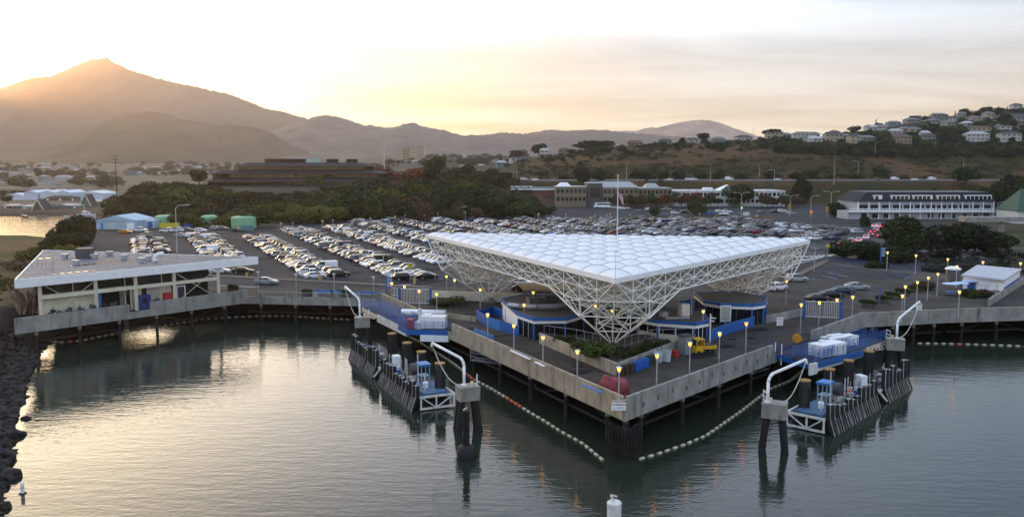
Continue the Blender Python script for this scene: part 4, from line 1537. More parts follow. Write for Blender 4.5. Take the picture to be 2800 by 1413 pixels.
for k, (x, y) in enumerate(sorted([Z2(*p) for p in ((650, 188), (772, 232), (1008, 162), (1160, 202), (1313, 237), (1510, 178), (1055, 322), (1240, 387), (1457, 467), (890, 527), (1730, 562), (720, 442), (1700, 337), (1490, 282), (1340, 147), (1650, 118), (1940, 105), (2185, 92), (2100, 190))] +
                        [Z4(*p) for p in ((360, 535), (650, 545), (1235, 575), (1330, 625), (1705, 527), (1850, 572), (2075, 555), (2280, 545), (80, 545), (675, 615))])):
    lamp(x, y, f'small unlit lamp post among the parked cars, {ordinal(k + 1)} from the left', 'unlit lamp posts of the car park', 'off')
# ------------------------------------------------------------------ ferry berths
def railing(mb, pts, h=1.1, rails=3, step=1.5, r=0.03):
    for p, q in zip(pts, pts[1:]):
        L = math.dist(p, q)
        n = max(1, round(L / step))
        for k in range(n + 1):
            c = lerp(p, q, k / n)
            mb.tube(c, (c[0], c[1], c[2] + h), r, 5)
        for k in range(rails):
            z = h * (k + 1) / rails
            mb.tube((p[0], p[1], p[2] + z), (q[0], q[1], q[2] + z), r, 5)


def afloat(r):
    """set a thing drawn over the datum down on the water"""
    r.location = (r.location.x * KW, r.location.y * KW, WL + r.location.z * KW)
    r.scale = (KW, KW, KW)


def float_dock(label, P, Q, inward, grp, flip):
    L = math.dist(P, Q)
    t = nrm((Q[0] - P[0], Q[1] - P[1]))
    r = thing('float_dock', label, 'float', (*P, 0), 0, 'floating ferry docks')
    W_ = 4.6

    def w3(a, b, z):       # a along the float, b inward from the outer face
        return (P[0] + t[0] * a + inward[0] * b, P[1] + t[1] * a + inward[1] * b, z)
    ps = lambda a0, a1, b0, b1: [w3(a0, b0, 0)[:2], w3(a1, b0, 0)[:2], w3(a1, b1, 0)[:2], w3(a0, b1, 0)[:2]]
    MB().prism(ps(1.2, L, 0.5, W_), -0.6, 0.9).build('hull', BLACK, r)
    MB().prism(ps(0.3, L, 0.3, W_), 1.45, 1.65).build('deck', mat('float_deck', (0.10, 0.095, 0.09), 0.8, var=0.3, vs=1, rust=0.5), r)
    MB().prism(ps(0.9, 6.5, 0.9, W_ - .4), 1.66, 1.95).build('pontoon', mat('blue_pontoon', (0.06, 0.13, 0.22), 0.6, var=0.3, vs=1), r)
    f = MB()
    for z in (0.25, 1.75):
        f.beam(w3(0, 0.2, z), w3(0, W_ + .3, z), 0.20, 0.24)
    for b in (0.35, W_ * .52, W_ + .2):
        f.beam(w3(0, b, 0.2), w3(0, b, 1.85), 0.2, 0.2)
    f.beam(w3(0, .4, 1.75), w3(0, W_ * .52, .25), .14, .14)
    f.beam(w3(0, W_ + .2, 1.75), w3(0, W_ * .52, .25), .14, .14)
    f.beam(w3(0, W_ + .2, 1.8), w3(6, W_ + .2, 1.8), .2, .2)
    f.build('end_frame', WHITED, r)
    EDGE = mat('worn_edge_white', (.36, .35, .32), .8, var=.5, vs=1.5, rust=.6)
    n = int(L / 1.42)
    for k in range(n):
        if k in (11, 12):
            continue
        a = 0.5 + k * 1.42
        top = 3.4 if k in (0, 1, 7, 8, 9, 10) else (4.1 if k in (13, 14, 15) or k > n - 3 else (3.3 if k > 12 else 2.8))
        top += rnd.uniform(-.22, .18)
        a += rnd.uniform(-.12, .12)
        jt = rnd.uniform(-.18, .18)
        m = MB()
        m.beam(w3(a, -0.1, top), w3(a, -0.15, 1.75), 0.86, 0.36)
        m.beam(w3(a, -0.15, 1.85), w3(a + jt, -0.95, -0.5), 0.86, 0.36)
        o = m.build('fender', BLACK, r)
        e = MB()
        for s in (-.46, .46):
            e.beam(w3(a + s * .9, -0.28, top - .02), w3(a + s * .9, -0.33, 1.75), 0.07, 0.09)
            e.beam(w3(a + s * .9, -0.33, 1.85), w3(a + jt + s * .9, -1.13, -0.35), 0.07, 0.09)
        e.box(*w3(a, -.1, top + .03), .4, .4, .10)
        e.build('edge_strip', EDGE, o)
    rb = MB()
    rb.beam(w3(12 * 1.42, .2, 1.5), w3(13.2 * 1.42, .2, 1.5), .3, .3)
    rb.beam(w3(11.3 * 1.42, .1, 2.4), w3(13 * 1.42, -.6, .2), .25, .25)
    rb.build('gap_brace', WHITED, r)
    # deck gear
    cr = MB()
    for a, b in ((5.5, 2.3), (7.0, 2.3), (5.5, 3.4), (7.0, 3.4)):
        cr.beam(w3(a, b, 1.65), w3(a, b, 4.4), 0.12, 0.12)
    cr.box(*w3(6.2, 2.8, 3.0), 1.6, 1.2, 0.12, math.atan2(t[1], t[0]))
    cr.build('winch_frame', mat('pale_blue_metal', (0.25, 0.38, 0.48), 0.6, var=0.2, vs=2), r)
    MB().box(*w3(6.2, 2.8, 4.5), 2.0, 1.5, 0.3, math.atan2(t[1], t[0])).build('canopy_cover', BLUEL, r)
    dr = MB()
    a0 = w3(9.5, 2.0, 3.1)
    a1 = w3(9.5, 2.9, 3.1)
    dr.tube(a0, a1, 0.8, 14)
    dr.build('hose_reel', DGREY, r)
    MB().box(*w3(9.5, 2.4, 1.95), 0.9, 1.3, 0.6).build('reel_stand', WHITED, r)
    MB().box(*w3(17.5, 2.5, 2.5), 1.0, 1.3, 1.7, .4).build('cabinet', WHITE, r)
    MB().lathe(*w3(3.6, 2.2, 0)[:2], [(.35, 1.9), (.38, 2.6), (.3, 2.75)], 10).build('drum', WHITE, r)
    m = MB()
    for a, b, h in ((2.2, 1.6, 2.6), (4.0, 1.3, 4.8), (8.4, 1.2, 3.2), (11.0, 1.8, 2.8), (14.0, 2.0, 1.7), (20, 2.2, 1.5), (23, 1.6, 2.0), (26, 2.4, 1.8)):
        MB().tube(w3(a, b, 1.65), w3(a, b, 1.65 + h), 0.06, 6).build('post', WHITED, r)
    m = MB()
    railing(m, [w3(1.2, 1.0, 1.65), w3(10.5, 1.0, 1.65)], 1.1, 2, 1.8)
    m.build('railing', GREYM, r)
    m = MB()
    railing(m, [w3(19, .8, 1.65), w3(L - .5, .8, 1.65)], 1.1, 2, 2.0)
    m.build('railing', GREYM, r)
    for (a, b, c, mm) in ((10.8, 2.0, .55, REDP), (12.6, 2.8, .7, DGREY), (14.6, 1.8, .6, WHITED), (21, 2.6, .6, GREENP), (22.3, 1.5, .7, DGREY), (24.5, 2.4, .5, WHITED), (13.5, 1.5, .5, BLUEL)):
        m = MB().box(*w3(a, b, 1.65 + c * .6), c * .9, c * 1.3, c * 1.2, a)
        m.box(*w3(a + .3, b + .3, 1.65 + c * .3), c * 1.2, c * .7, c * .6, a * 2)
        m.build('deck_box', mm, r)
    for q in range(16):
        a, b = rnd.uniform(7.5, L - 1.5), rnd.uniform(.9, 3.0)
        c = rnd.uniform(.25, .7)
        m = MB().box(*w3(a, b, 1.66 + c * .5), c, c * rnd.uniform(.6, 1.6), c, rnd.uniform(0, 3))
        m.tube(w3(a, b, 1.66), w3(a + rnd.uniform(-.4, .4), b, 1.66 + c + rnd.uniform(.1, .8)), .05, 5)
        m.build('deck_box', rnd.choice([DGREY, WHITED, GREYM, DGREY, BROWNP, BLUEL, ORANGE]), r)
    hs = MB()
    hs.path([w3(8.2, .9, 2.9), w3(8.6, 1.1, 2.2), w3(9.2, 1.2, 2.0), w3(9.0, 1.0, 2.9)], .07, 6)
    afloat(r)
    hs.build('hose', mat('green_hose', (.02, .22, .10), .5, var=0), r)
    return w3


w3L = float_dock('floating dock with black slatted fenders left of the pier', (-11.8, 103.6), (-25.7, 133.5), (0.907, 0.421), 0, False)
w3R = float_dock('floating dock with black slatted fenders right of the pier', (36.3, 94.3), (55.6, 115.6), (-0.741, 0.671), 0, True)
WOODT = mat('wooden_pile_cap', (0.30, 0.17, 0.05), 0.8, var=0.3, vs=4)
for w3, nm in ((w3L, 'left'), (w3R, 'right')):
    for k, a in enumerate((3.0, 10.5, 17.0, 24.5)):
        x, y, _ = w3(a, 4.0, 0)
        r = thing('guide_pile', f'fat black guide pile at the {nm} float, {ordinal(k + 1)} from its outer end', 'pile', (x, y, 0), 0, 'guide piles of the floats')
        MB().lathe(x, y, [(.66, -2), (.66, 5.1)], 14).build('shaft', mat('tarred_steel', (0.022, 0.02, 0.02), 0.5, var=0.3, vs=2) if k == 0 else BLACK, r)
        MB().lathe(x, y, [(.70, 5.1), (.70, 5.25)], 14).build('cap', WOODT, r)
        m = MB()
        for q in range(4):
            an = q * math.pi / 2 + .5
            m.beam((x + .68 * math.cos(an), y + .68 * math.sin(an), 1.2), (x + .68 * math.cos(an), y + .68 * math.sin(an), 4.3), .16, .16)
        m.build('rubbing_strip', PILEM, r)
        afloat(r)


def dolphin(label, c, rz, base, bend, tip, hook=True):
    r = thing('mooring_dolphin', label, 'dolphin', (c[0], c[1], 0), 0, 'mooring dolphins with white arms')
    b = MB().box(c[0], c[1], 4.45, 2.5, 1.9, 1.5, rz)
    b.box(c[0], c[1], 5.28, 2.56, 1.96, 0.16, rz)
    b.build('block', CONCR, r)
    for sx, sy in ((-.8, -.55), (.8, -.55), (.8, .55), (-.8, .55)):
        x0, y0 = c[0] + sx * math.cos(rz) - sy * math.sin(rz), c[1] + sx * math.sin(rz) + sy * math.cos(rz)
        MB().tube((x0, y0, 3.8), (x0 + sx * .9, y0 + sy * .9, -2.5), 0.36, 10, 0.44).build('pile', DARKW, r)
    m = MB()
    top = (base[0], base[1], bend[2] - .7)
    mid = lerp((base[0], base[1], bend[2]), tip, .10)
    end = lerp(mid, tip, .93)
    pts = [(base[0], base[1], 5.3), top, (base[0] + (mid[0] - base[0]) * .3, base[1] + (mid[1] - base[1]) * .3, bend[2] - .25), mid, end, tip, (tip[0] + (tip[0] - end[0]) * .6, tip[1] + (tip[1] - end[1]) * .6, tip[2] - .5)]
    m.path(pts, 0.17, 9)
    m.tube((base[0], base[1], 5.3), (base[0], base[1], 5.5), .3, 9)
    m.build('arm', WHITE, r, smooth=True)
    m = MB()
    s = 1 if tip[0] < base[0] else -1
    railing(m, [(c[0] + s * 1.1, c[1] - .7, 5.36), (c[0] + s * 1.1, c[1] + .6, 5.36)], 1.2, 2, 1.3, .04)
    m.build('guard_rail', WHITE, r)
    m = MB()
    m.lathe(c[0] + s * .5, c[1] - .1, [(.12, 5.3), (.12, 5.6), (.17, 5.62), (.17, 5.85)], 8)
    m.build('beacon', mat('beacon_glass', (.75, .6, .4), .3, var=0), r)
    rp = MB()
    a, b2 = (tip[0], tip[1], tip[2] - .4), (c[0] - s * .3, c[1] + .2, 5.4)
    rp.path([(lerp(a, b2, k / 8)[0], lerp(a, b2, k / 8)[1], lerp(a, b2, k / 8)[2] - 1.6 * math.sin(math.pi * k / 8)) for k in range(9)], .05, 5)
    rp.build('hose', WHITED, r)
    afloat(r)


dolphin('rust streaked concrete dolphin off the outer end of the left float', (-5.2, 96.2), .35, (-5.6, 96.2), (0, 0, 8.4), (-9.6, 99.8, 9.6))
dolphin('small concrete dolphin at the shore end of the left float', (-25.4, 140.6), .2, (-25.8, 140.6), (0, 0, 8.4), (-29.2, 145.8, 9.8))
dolphin('rust stained concrete dolphin off the outer end of the right float', (28.6, 89.2), -.45, (27.8, 89.2), (0, 0, 8.3), (32.6, 91.6, 9.5))
dolphin('worn rounded concrete dolphin at the shore end of the right float', (57.0, 123.0), -.3, (57.2, 123.0), (0, 0, 8.2), (64.0, 130.6, 9.6))


# ------------------------------------------------------------------ gangways
def gangway(label, plat, box_lo, ramp_a, ramp_b, ramp_w, side):
    c = (sum(p[0] for p in plat) / len(plat), sum(p[1] for p in plat) / len(plat))
    r = thing('gangway', label, 'gangway', (*c, 6.0), 0, 'blue and white gangways')
    MB().prism(plat, 6.86, 6.98).build('platform', DECKM, r)
    e = MB()
    for p, q in zip(plat, plat[1:] + plat[:1]):
        e.beam((*p, 6.55), (*q, 6.55), 0.3, 0.8)
    e.build('edge_beam', BLUE, r)
    a, b = ramp_a, ramp_b
    t = nrm((b[0] - a[0], b[1] - a[1]))
    n = (t[1] * side, -t[0] * side)          # towards the water
    A = [(a[0] + n[0] * s, a[1] + n[1] * s) for s in (0, -ramp_w)]
    B = [(b[0] + n[0] * s, b[1] + n[1] * s) for s in (0, -ramp_w)]
    d = MB()
    d.beam((*lerp(A[0], A[1], .5), 6.9), (*lerp(B[0], B[1], .5), 6.75), ramp_w, .18)
    d.build('ramp', DECKM, r)
    m = MB()
    L = math.dist(a, b)
    m.beam((*A[0], 6.35), (*lerp(A[0], B[0], .62), 6.3), .25, 1.2)
    m.build('girder', WHITED, r)
    m = MB()
    m.beam((*lerp(A[0], B[0], .62), 6.5), (*B[0], 6.6), .25, .5)
    for k in range(7):
        q = lerp(A[0], B[0], .64 + k * .05)
        m.beam((*q, 6.6), (q[0] + n[0] * .5, q[1] + n[1] * .5, 6.1 - .1 * (k % 3)), .35, .2)
    m.build('fender_strip', mat('worn_wood_white', (.52, .44, .33), .8, var=.4, vs=2.5), r)
    m = MB()
    for P0, P1 in zip(A, B):
        railing(m, [(*P0, 6.95), (*P1, 6.85)], 1.5, 6, 1.1, .035)
    railing(m, [(*lerp(A[0], A[1], .5), 6.95), (*lerp(B[0], B[1], .5), 6.85)], 1.4, 5, 1.1, .035)
    m.build('ramp_railing', BLUE, r)
    m = MB()
    railing(m, [(*p, 6.98) for p in plat[:-1]], 1.2, 4, 1.4, .035)
    m.build('platform_railing', BLUE, r)
    return r


gl_plat = [(-8.9, 120.8), (-15.3, 121.8), (-19.5, 130.5), (-15.1, 133.6)]
g = gangway('left gangway with blue railings and white boxes, reaching over the left float', gl_plat, 0, (-15.6, 122.6), (-25.6, 141.8), 2.9, -1)
m = MB().box(-11.6, 122.6, 7.95, 3.8, 1.9, 1.75, -.1)
m.box(-12.5, 122.9, 8.9, 1.2, 1.0, .25, -.1)
m.build('machine_housing', WHITE, g)
MB().box(-11.3, 121.5, 5.75, 4.2, 1.2, .95, -.1).build('lower_housing', WHITE, g)
x0, y0 = at(1112, 866, 8.0)
MB().tube((-17.2, 129.5, 8.1), (-10.3, 128.5, 8.1), .55, 12).build('tank', WHITE, g, smooth=True)
m = MB().box(-15.0, 122.4, 7.7, .8, .8, 1.4)
m.build('red_cabinet', REDP, g)
m = MB().tube((-13.6, 122.6, 7.0), (-13.6, 122.6, 9.9), .28, 9)
m.lathe(-13.6, 122.6, [(.9, 7.0), (.8, 7.9), (.3, 8.2)], 9)
m.build('winch', WHITED, g)
gr_plat = [(33.2, 107.8), (36.6, 100.6), (46.6, 108.6), (41.2, 116.0)]
g = gangway('right gangway with blue railings and white boxes, above the right float', gr_plat, 0, (37.0, 100.9), (52.0, 114.6), 3.0, 1)
m = MB().box(40.2, 105.3, 7.75, 4.6, 2.2, 1.5, .55)
m.box(39.6, 105.6, 8.62, .7, .5, .3, .55)
m.build('machine_housing', WHITE, g)
m = MB().box(43.8, 110.6, 7.6, 5.2, 1.7, 1.3, .45)
m.box(43.0, 110.4, 8.4, 2.4, .5, .3, .45)
m.build('machine_housing', WHITE, g)
MB().tube((37.9, 110.0, 8.1), (37.9, 109.85, 8.1), .62, 16).build('round_sign', mat('amber_disc', (.50, .22, .015), .6, var=.15), g)
MB().box(36.7, 100.4, 6.3, 1.6, .3, 1.4, .72).build('bow_panel', WHITED, g)
m = MB()
for dx in (0, 1.0):
    m.path([(33.9 + dx * .5, 106.3 - dx, 8.3), (33.8 + dx * .5, 106.1 - dx, 5.6)], .07, 6)
m.build('pipe', WHITE, g)
# access stairs cages under the pier edge
for (x, y, rz, lab) in ((-3.4, 112.6, -.47, 'small grey access cage hung below the left pier edge'), (31.6, 107.4, .73, 'small grey access cage hung below the right pier edge')):
    m = MB()
    c, s = math.cos(rz), math.sin(rz)
    q = [(x + a * c - b * s, y + a * s + b * c) for a, b in ((-2, -1), (2, -1), (2, .6), (-2, .6))]
    m.prism(q, 4.4, 4.52)
    railing(m, [(*p, 4.5) for p in q] + [(*q[0], 4.5)], 1.5, 3, 2.0, .04)
    for p in q[:2]:
        m.tube((*p, 4.4), (*p, 6.6), .05, 5)
    one('access_cage', m, GREYM, lab, 'access platform')
# ladders on the quay face
for px, py, lab in ((347, 845, 'thin ladder on the quay wall beside the low gap'), (618, 805, 'thin ladder at the right end of the quay wall')):
    x, y = at(px, py, 7.6)
    m = MB()
    for s in (-.25, .25):
        m.tube((x + s, y - .45, 2.5), (x + s, y - .45, 8.8), .035, 5)
    for k in range(18):
        m.tube((x - .25, y - .45, 2.7 + k * .33), (x + .25, y - .45, 2.7 + k * .33), .025, 4)
    one('quay_ladder', m, mat('rusty_ladder', (.22, .13, .09), .7, var=.3), lab, 'ladder')


# ------------------------------------------------------------------ floating booms
def boom(label, px, orange=(), step=1.22):
    pts = [at(x, y, WL + 0.08) for x, y in px]
    r = thing('float_boom', label, 'boom', (*pts[0], 0.0), 0, 'strings of floats on the water')
    seg = [0]
    for p, q in zip(pts, pts[1:]):
        seg.append(seg[-1] + math.dist(p, q))
    rope = MB()
    rope.path([(*p, 0.03) for p in pts], .05, 5)
    rope.build('rope', DGREY, r)
    n = int(seg[-1] / step)
    kinds = {}
    for k in range(n + 1):
        d = k * step
        i = max(j for j in range(len(seg) - 1) if seg[j] <= d)
        f = (d - seg[i]) / (seg[i + 1] - seg[i])
        c = lerp(pts[i], pts[i + 1], f)
        a = math.atan2(pts[i + 1][1] - pts[i][1], pts[i + 1][0] - pts[i][0]) + rnd.uniform(-.12, .12)
        m = ORANGE if any(lo <= k / max(1, n) <= hi for lo, hi in orange) else FLOATM
        if m not in kinds:
            b = MB()
            b.tube((-.29, 0, .05), (.29, 0, .05), .16, 8)
            kinds[m] = b.build('float', m, r, local=True)
            o = kinds[m]
        else:
            o = kinds[m].copy()
            S.collection.objects.link(o)
            o.parent = r
        o.location = (c[0] - pts[0][0], c[1] - pts[0][1], 0)
        o.rotation_euler = (0, 0, a)
    r.location.z = WL


boom('long boom of cream floats in front of the quay and promenade walls', [(137, 932), (165, 935), (195, 932), (222, 930), (250, 924), (300, 914), (380, 900), (480, 884), (560, 871), (640, 866), (720, 863), (800, 864), (880, 869), (960, 873)], [(.065, .08), (.40, .41)])
boom('boom of floats from under the left gangway along the pier to its point', [(1115, 917), (1145, 932), (1172, 950), (1200, 966), (1230, 985), (1258, 1006), (1292, 1034), (1345, 1062), (1400, 1095), (1450, 1127), (1490, 1150), (1530, 1176), (1595, 1212), (1648, 1256)], [(.40, .50), (.63, .70)])
boom('curving boom of floats from the pier point to the right gangway', [(1755, 1252), (1800, 1239), (1870, 1215), (1930, 1190), (1980, 1155), (2030, 1120), (2075, 1085), (2110, 1060), (2160, 1040), (2196, 1010)], [(.55, .56)])
boom('boom of floats in the dark water under the right wharf wall', [(2515, 938), (2600, 939), (2700, 942), (2810, 946), (2900, 949)], [(.28, .30), (.60, .64)])

# ------------------------------------------------------------------ marks and piles in the water
x, y = at(1679, 1418, 1.3)
r = thing('white_pile', 'white painted steel pile with a bent fitting, in front of the pier point', 'pile', (x, y, 0))
MB().lathe(x, y, [(.60, -2), (.60, 2.5), (.62, 2.51), (.62, 2.75), (.5, 2.87)], 18).build('shaft', WHITED, r, smooth=False)
m = MB().beam((x - .05, y - .1, 2.85), (x - .3, y + .1, 3.4), .14, .14)
m.beam((x - .3, y + .1, 3.4), (x + .25, y + .15, 3.2), .12, .12)
m.build('fitting', WHITED, r)
afloat(r)
x, y = at(62, 1348, 0)
r = thing('channel_marker', 'small white cylindrical marker floating near the rocky bank', 'marker', (x, y, 0))
MB().lathe(x, y, [(.16, 0), (.16, 1.0), (.10, 1.12)], 12).build('body', WHITE, r)
MB().lathe(x, y, [(.165, .55), (.165, .62)], 12).build('band', DGREY, r)
MB().lathe(x, y, [(.34, -.1), (.34, .07)], 14).build('collar', BLACK, r)
afloat(r)
x, y = at(1275, 1250, 0)
r = thing('mooring_pile', 'dark pile with a thick black fender collar beside the left dolphin', 'pile', (x, y, 0))
MB().lathe(x, y, [(.38, -2), (.38, 5.1), (.42, 5.15)], 14).build('shaft', PILEM, r)
MB().lathe(x, y, [(.5, -.4), (.92, -.3), (.98, .3), (.90, 1.2), (.5, 1.4)], 16).build('fender_collar', BLACK, r, smooth=True)
MB().beam((x - .3, y, 5.2), (x + .1, y + .05, 5.45), .1, .1).build('fitting', WHITED, r)
afloat(r)

# ------------------------------------------------------------------ on the pier
sx_, sy_ = at(1694, 1117, 7.5)
r = thing('warning_sign', 'white warning sign with a red top band hung on the pier point', 'sign', (sx_, NC0[1] - .45, 7.0))
yy = NC0[1] - .42
MB().box(sx_, yy, 7.62, 1.42, .06, 1.0).build('board', WHITE, r)
MB().box(sx_, yy - .035, 8.02, 1.42, .02, .2).build('red_band', mat('sign_red', (.45, .12, .12), .6, var=0), r)
m = MB()
for z, w_ in ((7.42, 1.1), (7.34, 1.0), (7.26, 1.1)):
    m.box(sx_, yy - .035, z, w_, .012, .025)
m.build('small_print', GREYM, r)
SIGNINK = mat('sign_ink', (.02, .02, .025), .6, var=0)


def text(s, loc, size, m, parent, rot=(math.pi / 2, 0, 0), name='lettering'):
    cu = bpy.data.curves.new(name, 'FONT')
    cu.body = s
    cu.size = size
    cu.align_x = 'CENTER'
    cu.extrude = 0.006
    cu.offset = 0.004
    tmp = bpy.data.objects.new('tmp', cu)
    S.collection.objects.link(tmp)
    bpy.context.view_layer.update()
    me = bpy.data.meshes.new_from_object(tmp)
    bpy.data.objects.remove(tmp)
    me.materials.clear()
    me.materials.append(m)
    o = bpy.data.objects.new(name, me)
    S.collection.objects.link(o)
    top = parent
    while top.parent:
        top = top.parent
    (lx, ly, lz), rz = ROOT.get(top.name, ((0, 0, 0), 0))
    o.parent = parent
    o.location = (loc[0] - lx, loc[1] - ly, loc[2] - lz)
    o.rotation_euler = rot
    return o


text('NO APPROACH', (sx_, yy - .045, 7.62), .215, SIGNINK, r)
text('RESTRICTED AREA', (sx_, yy - .055, 7.96), .15, WHITE, r)
# tarpaulin heap
tx, ty = at(1681, 1078, 7.1)
rows = []
for i in range(15):
    row = []
    for j in range(21):
        u, v = i / 14, j / 20 * 2 * math.pi
        prof = [1.0, 0.97, .93, .88, .8, .68, .5, .25, 0][min(8, int(u * 8))]
        rr_ = 1.0 - u ** 2.2
        wob = 1 + .12 * math.sin(5 * v + 2 * u) * (1 - u) + .09 * math.sin(11 * v + 1) * (1 - .6 * u)
        X_ = 1.75 * rr_ * wob * math.cos(v)
        Y_ = 1.35 * rr_ * wob * math.sin(v)
        hgt = 2.05 * (1 - (1 - u) ** 2.6) * (1 + .16 * math.cos(v - 2.6) * rr_ - .10 * math.sin(2 * X_ + 1) * (u > .5))
        row.append((tx + X_ * math.cos(.5) - Y_ * math.sin(.5), ty + X_ * math.sin(.5) + Y_ * math.cos(.5), 7.0 + hgt))
    rows.append(row)
m = MB()
m.grid(rows)
tarp = one('covered_machine', m, mat('red_tarpaulin', (.20, .022, .032), .6, var=.5, vs=1.6, bump=.22, bs=2.2), 'machine under a faded red tarpaulin at the pier point', 'tarpaulin', smooth=True)
# bins
for k, (px, py, c, nm) in enumerate([(1697, 1028, BROWNP, 'brown'), (1710, 1023, BROWNP, 'brown'), (1723, 1019, BROWNP, 'brown'), (1738, 1014, BLUEP, 'blue'), (1747, 1010, BLUEP, 'blue'), (1756, 1006, BLUEP, 'blue'), (1765, 1003, BLUEP, 'blue'), (1776, 997, GREENP, 'green'), (1787, 993, GREENP, 'dark green')]):
    x, y = at(px, py, 7)
    ordn = {0: 'nearest the pier point', 1: 'middle of three', 2: 'next to the blue ones', 3: 'next to the brown ones', 4: 'second of four', 5: 'third of four', 6: 'next to the green ones', 7: 'next to the blue ones', 8: 'last of the row'}[k]
    r = thing('wheelie_bin', f'{nm} wheeled bin by the planter wall, {ordn}', 'bin', (x, y, 7.0), .73, 'row of wheeled bins')
    MB().box(0, 0, .52, .55, .6, 1.0, taper=1.12).build('tub', c, r, local=True)
    b = MB().box(0, -.03, 1.06, .62, .72, .08)
    b.tube((-.25, .36, 1.0), (.25, .36, 1.0), .03, 5)
    b.build('lid', c, r, local=True)
    for s in (-.24, .24):
        MB().tube((s - .04, .28, .12), (s + .04, .28, .12), .12, 8).build('wheel', BLACK, r, local=True)
# yellow cart
cx, cy = at(1920, 966, 7)
r = thing('utility_cart', 'yellow utility cart with a cab and a flat bed beside the middle booth', 'cart', (cx, cy, 7.0), R(200))
b = MB()
b.box(.75, 0, .72, 1.0, 1.35, .75)
b.box(1.15, 0, .5, .35, 1.3, .5)
b.build('body', YELLOW, r, local=True)
b = MB()
b.box(.7, 0, 1.98, 1.25, 1.4, .10)
for sx2 in (.15, 1.22):
    for sy2 in (-.63, .63):
        b.beam((sx2, sy2, 1.05), (sx2, sy2, 1.95), .08, .08)
b.box(.12, 0, 1.35, .06, 1.3, .6)
b.build('cab', YELLOW, r, local=True)
MB().box(1.2, 0, 1.5, .03, 1.2, .75).build('windscreen', GLASSD, r, local=True)
b = MB().box(-.8, 0, .72, 1.9, 1.4, .10)
for s in (-.68, .68):
    b.box(-.8, s, .92, 1.9, .06, .35)
b.box(-1.72, 0, .92, .06, 1.4, .35)
b.build('bed', YELLOW, r, local=True)
MB().box(-.7, 0, 1.0, 1.4, 1.1, .45).build('load', DGREY, r, local=True)
for wx in (-1.2, .95):
    for s in (-1, 1):
        MB().tube((wx, s * .5, .28), (wx, s * .72, .28), .28, 10).build('wheel', BLACK, r, local=True)
cx, cy = at(1878, 968, 7)
r = thing('equipment_locker', 'tall grey equipment locker between the planter and the yellow cart', 'locker', (cx, cy + .6, 7))
MB().box(cx, cy + .6, 8.15, 1.7, 1.4, 2.3, .6).build('case', mat('locker_grey', (.21, .22, .23), .7, var=.12), r)
MB().box(cx, cy + .6, 9.35, 1.85, 1.55, .12, .6).build('lid', DGREY, r)
x, y = at(1847, 975, 7)
one('red_box', MB().box(x, y, 7.4, .8, .6, .75, .6).box(x, y, 7.8, .85, .65, .06, .6), REDP, 'small red box beside the grey locker', 'box')
x, y = at(1812, 990, 7)
m = MB()
m.beam((x - .9, y - .6, 7.1), (x - .5, y + .1, 8.4), 1.3, .06)
m.beam((x + .3, y - .1, 7.1), (x + .6, y + .5, 8.5), 1.2, .06)
for s in (0, .9):
    m.tube((x - 1.0 + s, y - .5 + s * .4, 7.1), (x - .3 + s, y + .3 + s * .4, 8.7), .04, 5)
one('boarding_ramp', m, GREYM, 'folded grey metal boarding ramps leaning on the planter wall', 'ramp')
r = thing('information_board', 'white framed grey information board in front of the right booth', 'board', (*at(1983, 893, 7), 7.0))
x, y = at(1983, 893, 7)
MB().box(x, y, 9.0, 1.6, .25, 2.4, .1).build('frame', WHITE, r)
MB().box(x, y - .14, 9.0, 1.3, .03, 2.1, .1).build('panel', mat('board_face', (.36, .38, .37), .4, var=.06), r)
MB().box(x, y, 7.4, .2, .2, .8).build('post', GREYM, r)
x, y = at(1941, 935, 7)
r = thing('camera_post', 'white post with two cameras at the corner of the middle booth', 'post', (x, y, 7))
MB().tube((x, y, 7), (x, y, 10.9), .10, 8).build('pole', WHITE, r)
for dz, dx in ((10.4, .7), (10.0, .5)):
    MB().beam((x, y, dz), (x + dx, y - .2, dz - .1), .12, .14).build('camera', WHITE, r)
for px, py, z_, lab in ((2132, 878, 8.0, 'white notice with red print on the wall by the right gate'), (2512, 840, 7.6, 'white notice board standing before the first round planter')):
    x, y = at(px, py, z_)
    r = thing('notice_board', lab, 'sign', (x, y - .1, z_ - .7))
    MB().box(x, y - .1, z_, .95, .05, 1.25).build('board', WHITE, r)
    MB().box(x, y - .135, z_ + .42, .7, .015, .12).build('heading', mat('notice_red', (.5, .15, .13), .6, var=0), r)
    mm = MB()
    for q in range(5):
        mm.box(x, y - .135, z_ + .2 - q * .15, .65, .012, .03)
    mm.build('print_lines', GREYM, r)
for pts, lab in (([(1338, 960), (1410, 995)], 0), ):
    pass
for px, m_, lab in ((((1396, 957), (1449, 981)), WHITE, 'white cap strip lying on the left parapet, nearer the gangway'), (((1463, 988), (1488, 1000)), WHITE, 'short white cap strip lying on the left parapet'), (((1595, 1052), (1648, 1072)), BLUEL, 'light blue cap strip lying on the left parapet by the tarpaulin')):
    a, b = [at(x, y, 8.32) for x, y in px]
    one('cap_strip', MB().beam((*a, 8.30), (*b, 8.30), .3, .08), m_, lab, 'cap strip')


def gate(label, p, q, h, grp):
    r = thing('white_gate', label, 'gate', (*p, 7.0), 0, grp)
    for t in (0, 1):
        c = lerp(p, q, t)
        MB().beam((*c, 7), (*c, 7 + h + .2), .35, .35).build('post', BLUE, r)
    for t0, t1 in ((.02, .5), (.5, .98)):
        a, b = lerp(p, q, t0), lerp(p, q, t1)
        m = MB()
        for z in (7.2, 7 + h - .05):
            m.tube((*a, z), (*b, z), .05, 5)
        n = int(math.dist(a, b) / .26)
        for k in range(n + 1):
            c = lerp(a, b, k / n)
            m.tube((*c, 7.15), (*c, 7 + h), .028, 4)
        m.build('leaf', WHITE, r)


